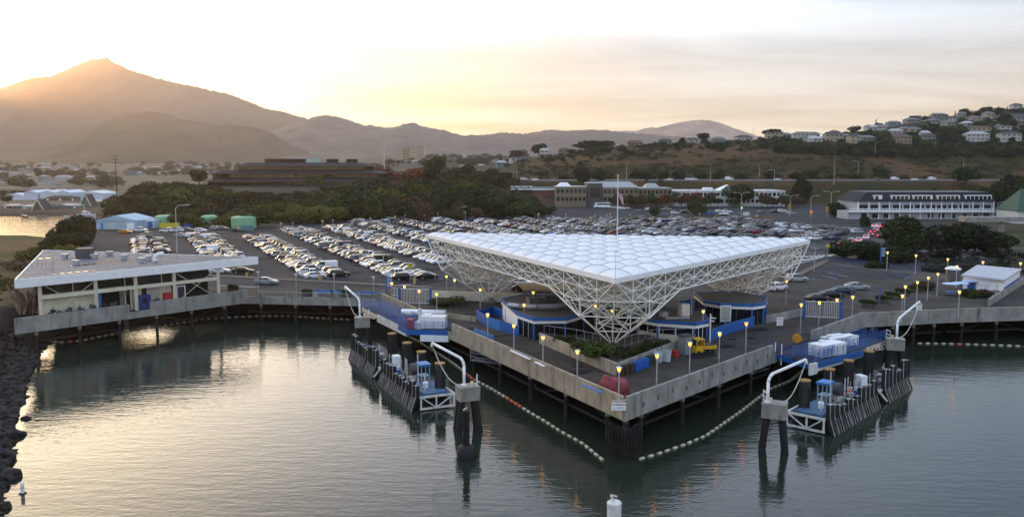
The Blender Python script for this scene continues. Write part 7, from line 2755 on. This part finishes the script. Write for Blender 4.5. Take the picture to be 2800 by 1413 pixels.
# ------------------------------------------------------------------ trees, shrubs, grass, stones
LEAF = bpy.data.materials.new('foliage')
LEAF.use_nodes = True
_t = LEAF.node_tree
_oi = _t.nodes.new('ShaderNodeObjectInfo')
_n = _t.nodes.new('ShaderNodeTexNoise')
_n.inputs['Scale'].default_value = 0.9
_n.inputs['Detail'].default_value = 3
_t.links.new(_t.nodes.new('ShaderNodeNewGeometry').outputs['Position'], _n.inputs['Vector'])
_mr = _t.nodes.new('ShaderNodeMapRange')
_mr.inputs['From Min'].default_value, _mr.inputs['From Max'].default_value = 0.3, 0.7
_mr.inputs['To Min'].default_value, _mr.inputs['To Max'].default_value = 0.55, 1.6
_t.links.new(_n.outputs['Fac'], _mr.inputs[0])
_s = _t.nodes.new('ShaderNodeVectorMath')
_s.operation = 'SCALE'
_t.links.new(_oi.outputs['Color'], _s.inputs[0])
_t.links.new(_mr.outputs[0], _s.inputs['Scale'])
_t.links.new(_s.outputs[0], _t.nodes['Principled BSDF'].inputs['Base Color'])
_t.nodes['Principled BSDF'].inputs['Roughness'].default_value = 0.8
_t.nodes['Principled BSDF'].inputs['Specular IOR Level'].default_value = 0.08
BARK = mat('bark', (.05, .038, .028), .9, var=.4, vs=2)


def leaf_quads(n, lobes, size, g, flat=0.5):
    """leaf clumps scattered through lobes (cx,cy,cz,rx,ry,rz)"""
    lob = np.array(lobes)
    vol = lob[:, 3] * lob[:, 4] * lob[:, 5]
    pick = g.choice(len(lob), n, p=vol / vol.sum())
    d = g.normal(size=(n, 3))
    d /= np.linalg.norm(d, axis=1, keepdims=True)
    r = g.random(n) ** 0.33
    r = 0.45 + 0.6 * r * (0.75 + 0.25 * g.random(n))
    P = lob[pick, :3] + d * r[:, None] * lob[pick, 3:]
    nr = d * flat + g.normal(size=(n, 3)) * 0.6 + np.array([0, 0, .3])
    nr /= np.linalg.norm(nr, axis=1, keepdims=True)
    a = np.cross(nr, g.normal(size=(n, 3)))
    a /= np.linalg.norm(a, axis=1, keepdims=True)
    b = np.cross(nr, a)
    s = size * (0.55 + 0.9 * g.random(n))[:, None]
    a, b = a * s, b * s * 0.7
    V = np.stack([P - a, P - b * .9, P + a, P + b * .9], 1).reshape(-1, 3)
    return V


def mesh_quads(name, V, m):
    me = bpy.data.meshes.new(name)
    n = len(V) // 4
    me.vertices.add(len(V))
    me.vertices.foreach_set('co', V.astype(np.float32).ravel())
    me.loops.add(len(V))
    me.loops.foreach_set('vertex_index', np.arange(len(V), dtype=np.int32))
    me.polygons.add(n)
    me.polygons.foreach_set('loop_start', np.arange(0, len(V), 4, dtype=np.int32))
    me.polygons.foreach_set('loop_total', np.full(n, 4, dtype=np.int32))
    me.update(calc_edges=True)
    me.materials.append(m)
    return me


def trunk_mesh(h, r, limbs, g):
    m = MB()
    top = (g.normal() * .06 * h, g.normal() * .06 * h, h)
    m.tube((0, 0, -.6), (0, 0, h * .45), r, 7, r * .8)
    m.tube((0, 0, h * .45), top, r * .8, 7, r * .3)
    for k in range(limbs):
        a = g.random() * 6.28
        z = h * (.4 + .45 * g.random())
        m.tube((0, 0, z), (math.cos(a) * h * .35, math.sin(a) * h * .35, z + h * .25), r * .4, 5, r * .12)
    o = m.build('trunk', BARK)
    S.collection.objects.unlink(o)
    return o.data


TK = {}


def broad(seed, n=1300, size=.055, lob=7, squat=.62, low=.42):
    """unit-height broad crown tree, crown about as wide as high"""
    g = np.random.default_rng(seed)
    L = []
    for k in range(lob):
        a, q = g.random() * 6.28, (g.random() ** .5) * .33
        rr = .17 + .13 * g.random()
        L.append((math.cos(a) * q, math.sin(a) * q, low + g.random() * (.92 - low - rr * .6), rr * 1.15, rr * 1.15, rr * squat * 1.2))
    L.append((0, 0, .62, .26, .26, .26))
    return mesh_quads('crown', leaf_quads(n, L, size, g), LEAF), trunk_mesh(.62, .035, 5, g)


def conifer(seed, n=1100, wid=.22):
    g = np.random.default_rng(seed)
    L = []
    for k in range(13):
        z = .14 + .82 * k / 12
        w = wid * (1.05 - z) + .02
        for q in range(2 if z > .8 else 4):
            a = g.random() * 6.28
            L.append((math.cos(a) * w * .6, math.sin(a) * w * .6, z - .02, w * .6, w * .6, .035))
    return mesh_quads('crown', leaf_quads(n, L, .04, g), LEAF), trunk_mesh(.9, .022, 4, g)


def bush(seed, n=700, size=.09, lob=6):
    g = np.random.default_rng(seed)
    L = [(g.normal() * .28, g.normal() * .28, .3 + .25 * g.random(), .3, .3, .3) for _ in range(lob)]
    return mesh_quads('crown', leaf_quads(n, L, size, g), LEAF), trunk_mesh(.45, .03, 4, g)


TK['broad'] = [broad(s) for s in (1, 2, 3, 4)]
TK['flat'] = [broad(s, 1200, .06, 8, .38, .55) for s in (11, 12)]
TK['fine'] = [broad(s, 5200, .034, 11, .7, .22) for s in (21, 22)]
TK['low'] = [broad(s_, 1200, .07, 9, .75, .10) for s_ in (61, 62, 63)]
TK['conifer'] = [conifer(s) for s in (31, 32)]
TK['bush'] = [bush(s) for s in (41, 42, 43)]
TK['finebush'] = [bush(s, 2600, .05, 9) for s in (51, 52)]
GC = {'dark green': (.025, .036, .010), 'deep green': (.016, .025, .009), 'olive': (.066, .070, .015), 'mid green': (.038, .053, .012), 'rusty': (.14, .048, .018), 'dry brown': (.075, .050, .026), 'yellow green': (.11, .105, .018)}
_tr = random.Random(5)


MASS = {}


def hides(px, y, py, h, w):
    """would a tree here stand in front of one of the hill houses"""
    for hx, hy, hw_, hY in HOUSES:
        if y < hY + 3 and abs(px - hx) < hw_ * .5 + w * 1150 / y * .7 and py - h * 2300 / y < hy - 4:
            return True
    return False



def mass(key, kind, x, y, z, h, w):
    V = np.empty(len((c := _tr.choice(TK[kind])[0]).vertices) * 3)
    c.vertices.foreach_get('co', V)
    V = V.reshape(-1, 3)
    keep = (np.arange(len(V)) // 4) % 2 == 0
    V = V[keep]
    a = _tr.uniform(0, 6.28)
    q = np.stack([V[:, 0] * math.cos(a) - V[:, 1] * math.sin(a), V[:, 0] * math.sin(a) + V[:, 1] * math.cos(a)], -1) * w
    MASS.setdefault(key, []).append(np.concatenate([q + [x, y], (V[:, 2] * h + z)[:, None]], 1))


def tree(kind, x, y, z, h, w, col, label, group=None, name='tree', cat='tree'):
    r = thing(name, label, cat, (x, y, z), _tr.uniform(0, 6.28), group)
    r.scale = (w, w, h)
    c, t = _tr.choice(TK[kind])
    o = link('crown', c, r)
    k = _tr.uniform(.8, 1.25)
    o.color = (*[v * k for v in GC[col]], 1)
    link('trunk', t, r)
    return r


# wood on the knoll below the wooden offices
TOPL = [(300, 585), (318, 560), (345, 530), (390, 493), (430, 489), (480, 490), (560, 502), (620, 512), (700, 518), (770, 520), (850, 514), (900, 506), (1000, 488), (1100, 482), (1200, 491), (1300, 497), (1400, 511), (1450, 530), (1485, 556)]
for D in (366, 378, 391, 405, 420, 437, 455):
    px = 305 + _tr.uniform(0, 20)
    while px < 1480:
        x = (px - 1400) / 2300 * D
        if sdist(LOT, np.array([x]), np.array([D]))[0] > 0 or px > 330:
            y0_ = D + _tr.uniform(-4, 4)
            lim = 360 if px > 700 else 352
            z = gz(x, y0_)
            top = np.interp(px, [a for a, _ in TOPL], [b for _, b in TOPL])
            hmax = 31 + (450 - top) / 2300 * y0_ - z
            f = {366: .42, 378: .62, 391: .74, 405: .85, 420: .93, 437: 1.0, 455: 1.0}[D]
            h = min(hmax * f * _tr.uniform(.82, 1.06), 13)
            if h > 2.2 and not (px > 1330 and D < 372):
                c = _tr.choice(['dark green'] * 6 + ['deep green'] * 4 + ['mid green'] * 3 + ['dry brown', 'olive'])
                tree('low' if h > 4 else 'bush', x, y0_, z, h, max(9, h * 1.25) * _tr.uniform(.9, 1.15), c, 'dense dark evergreen tree of the wood on the knoll below the brown offices' if c != 'olive' else 'olive tree of the wood on the knoll below the brown offices', 'trees of the knoll wood' if c != 'olive' else 'olive trees of the knoll wood')
        px += 41 * 400 / D * _tr.uniform(.8, 1.15)
for px, pb, ht, w, k, c, lab in ((548, 500, 40, 40, 'broad', 'deep green', 'round dark tree alone left of the wooden offices'), (1040, 500, 50, 46, 'broad', 'rusty', 'rusty red tree at the right end of the wooden offices'), (1080, 500, 34, 60, 'broad', 'rusty', 'low rusty tree right of the wooden offices'), (1140, 497, 42, 70, 'broad', 'rusty', 'wide orange tree behind the wood, right of the offices'),
                                 (862, 520, 45, 40, 'broad', 'mid green', 'green tree standing up before the middle of the wooden offices'), (1195, 482, 60, 70, 'broad', 'dark green', 'dark rounded tree mass left of the hillside houses')):
    Y = 462 if px < 1000 else 520
    x = (px - 1400) / 2300 * Y
    z = gz(x, Y)
    zt = atY(px, pb - ht, Y)[2]
    tree(k, x, Y, z, zt - z, w * Y / 2300 * 1.1, c, lab)
# bright shrubs at the foot of the wood
for k, (px, pb, ht, w, c) in enumerate(((640, 618, 46, 55, 'olive'), (690, 622, 60, 75, 'mid green'), (770, 608, 34, 60, 'yellow green'), (815, 612, 52, 80, 'yellow green'), (858, 610, 58, 90, 'yellow green'), (915, 606, 50, 80, 'olive'), (965, 602, 44, 70, 'mid green'), (500, 622, 46, 75, 'mid green'), (470, 620, 40, 50, 'dark green'), (605, 622, 40, 50, 'olive'), (352, 585, 50, 90, 'olive'), (395, 590, 60, 80, 'olive'))):
    x, y = at(px, pb, 7)
    tree('finebush', x, y + 4, gz(x, y + 4), ht * y / 2300, w * y / 2300 * 1.05, c, f'{c} leafy shrub at the foot of the knoll wood, {ordinal(k + 1)} in the list from the front', 'shrubs at the foot of the wood', 'shrub', 'shrub')
_k = sorted([o for o in S.objects if o.get('group') == 'shrubs at the foot of the wood'], key=lambda o: o.location.x / o.location.y)
for i, o in enumerate(_k):
    o['label'] = f"leafy shrub at the foot of the knoll wood, {ordinal(i + 1)} from the left"
# left cypress group and bank
for k, (px, pb, ht, w, kd, c) in enumerate(((182, 690, 88, 90, 'fine', 'deep green'), (228, 680, 86, 60, 'fine', 'deep green'), (150, 692, 62, 80, 'fine', 'dark green'), (200, 705, 60, 100, 'fine', 'dark green'), (258, 655, 50, 30, 'conifer', 'deep green'), (110, 700, 46, 70, 'finebush', 'olive'), (188, 715, 40, 44, 'finebush', 'yellow green'), (70, 720, 30, 80, 'finebush', 'dry brown'))):
    x, y = at(px, pb, 5.0)
    tree(kd, x, y, gz(x, y) - .2, ht * y / 2300, w * y / 2300, c, ['tall spreading dark cypress left of the blue shed', 'dark cypress touching the car park left of the blue shed', 'dark tree at the edge of the marsh', 'broad dark tree behind the workshop roof', 'narrow dark conifer top beside the blue shed', 'olive shrub on the marsh edge behind the workshop', 'yellow green shrub behind the workshop roof corner', 'dry brown shrub on the marsh behind the workshop'][k], None, 'shrub' if 'bush' in kd else 'tree', 'shrub' if 'bush' in kd else 'tree')
# trees at the right of the car park
for px, pb, ht, w, kd, c, lab in ((2478, 690, 118, 140, 'fine', 'dark green', 'large round dark tree in front of the inn, left of two'), (2625, 712, 118, 160, 'fine', 'deep green', 'large dark tree right of the tree in front of the inn'), (2715, 700, 75, 110, 'fine', 'deep green', 'dark tree beside the overpass pier'),
                                  (2360, 706, 62, 120, 'finebush', 'deep green', 'broad dark shrub between the queue of cars and the plaza'), (2425, 712, 52, 110, 'finebush', 'deep green', 'dark shrub right of the broad one beside the plaza'), (2310, 704, 34, 50, 'finebush', 'dark green', 'low dark shrub at the road corner behind the white cabinet'), (2395, 731, 26, 44, 'finebush', 'dark green', 'small round shrub by the blue direction post'), (2365, 620, 36, 30, 'fine', 'deep green', 'small dark tree between the queue and the far lot'),
                                  (2640, 510, 60, 90, 'broad', 'dark green', 'dark tree behind the inn roof right of centre'), (2288, 592, 46, 60, 'fine', 'dark green', 'bushy tree at the left end of the inn'), (2022, 565, 70, 80, 'fine', 'mid green', 'dense green tree in front of the pale pavilion'), (1905, 588, 52, 55, 'fine', 'mid green', 'green tree left of the toll booth'), (1790, 590, 30, 24, 'bush', 'mid green', 'small shrub on the island below the tan offices'),
                                  (2190, 560, 88, 55, 'fine', 'dark green', 'tall dark tree rising over the road right of the pavilion'), (1665, 562, 30, 30, 'bush', 'mid green', 'round shrub by the shuttle bus'), (1500, 585, 26, 26, 'bush', 'dark green', 'round shrub at the far left of the road island')):
    x, y = at(px, pb, 7) if pb > 540 else hit(px, pb)[:2]
    tree(kd, x, y, gz(x, y) - .1, ht * y / 2300, w * y / 2300, c, lab, None, 'shrub' if 'bush' in kd else 'tree', 'shrub' if 'bush' in kd else 'tree')
for k in range(14):
    px = 2560 + k * 20
    Y = 400 + (k % 3) * 18
    x = (px - 1400) / 2300 * Y
    z = gz(x, Y)
    top = 500 - max(0, px - 2640) * .28 + _tr.uniform(0, 26)
    tree('low', x, Y, z, 31 + (450 - top) / 2300 * Y - z, 9.5, _tr.choice(['dark green', 'deep green', 'mid green']), 'dark tree of the grove behind the inn at the right edge', 'trees of the grove behind the inn')
# bare brown autumn trees along the offices and pavilion
for k in range(30):
    px = 1690 + k * 17 + _tr.uniform(-5, 5)
    if 1975 < px < 2070:
        continue
    Y = _tr.uniform(468, 480)
    x = (px - 1400) / 2300 * Y
    tree('broad', x, Y, 7, _tr.uniform(5.5, 9.5), _tr.uniform(5, 8), _tr.choice(['dry brown', 'dry brown', 'rusty', 'mid green']), 'brown autumn tree in front of the far office buildings', 'autumn trees before the far offices')
for k in range(22):
    px = 1130 + k * 14 + _tr.uniform(-5, 5)
    Y = 530 + _tr.uniform(-8, 10)
    x = (px - 1400) / 2300 * Y
    tree('low', x, Y, gz(x, Y), _tr.uniform(4, 8), 9, _tr.choice(['dark green', 'dark green', 'mid green', 'dry brown']), 'tree at the foot of the highway embankment behind the wood', 'trees below the highway')
for k in range(16):
    px = 1480 + k * 62 + _tr.uniform(-14, 14)
    Y = 590 + _tr.uniform(-2, 14)
    x = (px - 1400) / 2300 * Y
    tree('low', x, Y, gz(x, Y), _tr.uniform(3.5, 7), 10, _tr.choice(['dark green', 'deep green', 'mid green']), 'dark bushy tree beside the highway under the hill', 'trees beside the highway')
for px, h in ((1590, 10), (1640, 10), (1760, 7), (1812, 7)):
    Y = 541
    x = (px - 1400) / 2300 * Y
    tree('low', x, Y, gz(x, Y), h, h * .95, 'deep green', 'round dark tree on the near side of the highway', 'round trees by the highway')
# trees among the hillside houses
for k in range(74):
    px = 1165 + k * 22.4 + _tr.uniform(-9, 9)
    rp = ridge_py(px)
    x, y, z = hit(px, rp + _tr.uniform(1, 12))
    if y > 2000:
        continue
    h = _tr.choice([4, 5, 5, 6, 7])
    kd = _tr.choice(['low', 'low', 'low', 'low', 'conifer'])
    if hides(px, y, pix(x, y, z)[1], h, h * 1.3):
        continue
    tree(kd, x, y + _tr.uniform(-6, 9), z - .3, h if kd != 'conifer' else h * 1.25, h * _tr.uniform(1.0, 1.6) if kd != 'conifer' else h * .8, _tr.choice(['dark green', 'deep green', 'deep green', 'mid green']), 'dark conifer among the houses on the right hill' if kd == 'conifer' else 'dark tree among the houses on the right hill', 'conifers on the right hill' if kd == 'conifer' else 'trees on the right hill')
for px, py, ht, w, kd, lab in ((1368, 432, 34, 44, 'conifer', 'big dark conifer by the grey blue houses on the ridge'), (1474, 420, 42, 40, 'broad', 'tall rounded dark tree left of the tall white house'), (1600, 416, 36, 90, 'broad', 'wide dark tree mass on the ridge right of the white house'), (1650, 408, 26, 60, 'broad', 'lower dark tree right of the wide tree mass'), (2108, 366, 32, 50, 'flat', 'wind shaped open tree above the ridge houses'), (2395, 338, 30, 14, 'conifer', 'small pointed conifer on the skyline'), (2503, 322, 22, 26, 'flat', 'small flat topped tree on the skyline'), (2530, 316, 16, 12, 'broad', 'tiny round tree on the skyline'), (1922, 384, 30, 34, 'broad', 'dark round tree between two ridge houses')):
    x, y, z = hit(px, max(py, ridge_py(px) + 1.5))
    tree(kd, x, y, z - .3, ht * y / 2300, w * y / 2300, 'deep green', lab)
for k in range(820):                                          # wooded slope among the houses at the right
    px = _tr.uniform(2120, 2840) if k < 680 else _tr.uniform(1480, 2200)
    rp = ridge_py(px)
    py = _tr.uniform(rp + 4, 432 - max(0, 2400 - px) * .05) if k < 680 else rp + 4 + abs(_tr.gauss(0, 14))
    x, y, z = hit(px, py)
    h = _tr.uniform(4, 8) if k < 680 else _tr.uniform(2.5, 5)
    if hides(px, y, py, h, h * 1.4) and (k < 480 or h > 5):
        continue
    if _tr.random() < .5:
        mass('deep', 'low', x, y, z - .4, h, h * 1.4)
    else:
        mass('mid', 'low', x, y, z - .4, h, h * 1.4)
for k in range(300):                                          # trees between the houses of the town
    px = _tr.uniform(-20, 1080) if k < 230 else _tr.uniform(1090, 1420)
    py = 450 + 66 * _tr.random() ** 1.2 if k < 230 else _tr.uniform(428, 452)
    if 330 < px < 1080 and py > 480:
        py = 452 + (py - 452) * .45
    x, y, z = hit(px, py, 540, 3200)
    h = _tr.uniform(6, 13)
    if k >= 230 and hides(px, y, py, h, h * 1.5):
        continue
    mass('town', 'low', x, y, z - .3, h, h * 1.5)
for key, nm, lab, c in (('deep', 'hill_woodland', 'dark trees of the wooded slope among the right hill houses', GC['deep green']), ('mid', 'hill_woodland', 'greener trees of the wooded slope among the right hill houses', GC['mid green']), ('town', 'town_trees', 'trees among the houses of the hazy far town', (.034, .034, .016))):
    o = bpy.data.objects.new(nm, mesh_quads(nm, np.concatenate(MASS[key]), LEAF))
    S.collection.objects.link(o)
    o.color = (*c, 1)
    tag(o, lab, None, None, 'stuff')
for px, pb, h, w, lab in ((45, 520, 20, 24, 'broad dark tree by the viaduct'), (106, 493, 30, 16, 'pointed dark tree in the far town'), (75, 515, 17, 20, 'dark tree right of the viaduct'), (22, 560, 11, 14, 'dark shrubby tree at the left edge of the far shore')):
    x, y, z = hit(px, pb, 520, 2500)
    tree('broad', x, y, z, h * .62, w * .62, 'dark green', lab)


def scatter(name, label, pts, kinds, n_each, size, colr, seed):
    """one mass of low growth: many small leaf clumps"""
    g = np.random.default_rng(seed)
    L = [(x, y, z + h * .4, w, w, h * .6) for x, y, z, w, h in pts]
    V = leaf_quads(n_each * len(L), L, size, g)
    m = LEAF
    o = bpy.data.objects.new(name, mesh_quads(name, V, m))
    S.collection.objects.link(o)
    o.color = (*colr, 1)
    return tag(o, label, None, None, 'stuff')


pts = []
for k in range(1500):                                          # scrub on the bluff and slopes
    px, D = _tr.uniform(1230, 2830), 592 + 190 * _tr.random() ** 1.1
    x = (px - 1400) / 2300 * D
    if vnoise(np.array([x / 30]), np.array([D / 30]), 4, 1)[0] < .42 and _tr.random() < .75:
        continue
    w = _tr.uniform(1.2, 4.2)
    pts.append((x, D, gz(x, D) - .3, w, w * .6))
scatter('hillside_scrub', 'dark scrub scattered over the dry brown slope of the right hill', pts, None, 40, .5, (.030, .030, .009), 71)
pts = []
for k in range(330):                                          # marsh and bank growth
    x, y = _tr.uniform(-150, -82), _tr.uniform(112, 330)
    if sdist(LOT, np.array([x]), np.array([y]))[0] > -2 or sdist(ROCKS, np.array([x]), np.array([y]))[0] < 6 and y < 160:
        continue
    w = _tr.uniform(.7, 2.2)
    pts.append((x, y, gz(x, y), w, w * .7))
scatter('bank_scrub', 'brown and olive scrub on the bank left of the workshop', pts, None, 70, .32, (.060, .052, .018), 73)
pts = []
for k in range(150):
    x, y = _tr.uniform(74, 135), _tr.uniform(168, 265)
    px, py = pix(x, y, 7)
    if px < 2440 or py > 745:
        continue
    w = _tr.uniform(1.0, 3.0)
    pts.append((x, y, 7, w, w * .5))
scatter('plaza_bank_growth', 'dark ground cover on the bank behind the plaza', pts, None, 80, .34, (.024, .026, .014), 74)
pts = []
for k in range(40):
    px = 1445 + k * 17 + _tr.uniform(-6, 6)
    x, y = at(px, 607 - k * .28, 7)
    pts.append((x, y, 7.05, _tr.uniform(.7, 1.4), _tr.uniform(.9, 1.5)))
scatter('island_grass', 'dry yellow grass tufts along the road island behind the lot', pts, None, 60, .28, (.26, .19, .075), 75)
pts = []
for k in range(22):
    x, y = at(*(lerp((1470, 930), (1660, 1000), _tr.random()) if k % 2 else lerp((1700, 990), (1855, 945), _tr.random())), 7.9)
    x, y = lerp((x, y), kp(2, 2), .12 + .25 * _tr.random())
    pts.append((x, y, 7.9, _tr.uniform(.5, 1.0), _tr.uniform(.6, 1.2)))
scatter('planter_shrubs', 'low green planting in the planter at the canopy point', pts, None, 260, .12, (.035, .042, .014), 76)
x, y = at(1625, 985, 7.9)
tree('finebush', x, y + 1.2, 7.9, 2.3, 3.8, 'mid green', 'rounded olive shrub behind the planter wall left of the canopy foot', None, 'shrub', 'shrub')
x, y = at(1212, 832, 7)
tree('finebush', x, y, 7, 1.4, 5.0, 'mid green', 'clipped green hedge shrub right of the left white gate', None, 'shrub', 'shrub')
for r, w, z in PLANTERS:
    g = _tr.choice(TK['finebush'])
    o = link('shrub', g[0], r, (0, 0, z - .25))
    o.scale = (w * 1.5, w * 1.5, 1.15)
    o.color = (*GC['mid green'], 1)
for k, (px, py) in enumerate(((2655, 812), (2690, 812), (2520, 792))):
    x, y = at(px, py, 7)
    tree('finebush', x, y, 7, 1.8, 3.2, _tr.choice(['mid green', 'dry brown']), ['dark spiky shrub in front of the white building', 'olive shrub at the corner of the white building', 'low shrub bed left of the picnic tables'][k], None, 'shrub', 'shrub')

# boulders of the left bank
g = np.random.default_rng(9)
ROCKM = mat('bank_stone', (.030, .027, .024), .9, spec=.2, var=.8, vs=.8, bump=.03, bs=5)
import bmesh
bm_ = bmesh.new()
bmesh.ops.create_icosphere(bm_, subdivisions=2, radius=1)
ico = np.array([v.co[:] for v in bm_.verts])
icf = [tuple(v.index for v in f.verts) for f in bm_.faces]
bm_.free()
rk = MB()
line = ROCKS[:10]
cnt = 0
while cnt < 1700:
    i = g.integers(0, len(line) - 1)
    t = g.random()
    a, b = line[i], line[i + 1]
    d = nrm((b[0] - a[0], b[1] - a[1]))
    inn = abs(g.normal()) * 4.0 - .4
    x, y = a[0] + (b[0] - a[0]) * t + d[1] * inn, a[1] + (b[1] - a[1]) * t - d[0] * inn
    z = gz(x, y)
    if z < WL - 0.3:
        continue
    s = .22 + .32 * g.random() ** 2.5 * 2
    q = ico * (1 + .22 * g.normal(size=(len(ico), 1)))
    q = q * np.array([1, .8, .6]) * s
    an = g.random() * 6.28
    q = np.stack([q[:, 0] * math.cos(an) - q[:, 1] * math.sin(an), q[:, 0] * math.sin(an) + q[:, 1] * math.cos(an), q[:, 2]], -1)
    rk.add(q + np.array([x, y, z + .1]), icf)
    cnt += 1
o = rk.build('bank_stones', ROCKM)
tag(o, 'dark broken stones covering the bank at the left edge', None, None, 'stuff')
for k, (px, py, s) in enumerate(((40, 1188, 1.0), (22, 1250, .8), (10, 1280, .6), (24, 1300, 1.1), (8, 1312, .9), (6, 1385, .7), (70, 1142, .5))):
    x, y = at(px, py, WL + .1)
    q = ico * (1 + .16 * g.normal(size=(len(ico), 1))) * np.array([1, .8, .62]) * s
    m = MB()
    m.add(q + np.array([x, y, WL + .15 * s]), icf)
    one('boulder', m, ROCKM, f'dark boulder standing out of the water at the left bank, {ordinal(k + 1)} from the far end', 'boulder', 'boulders in the water')
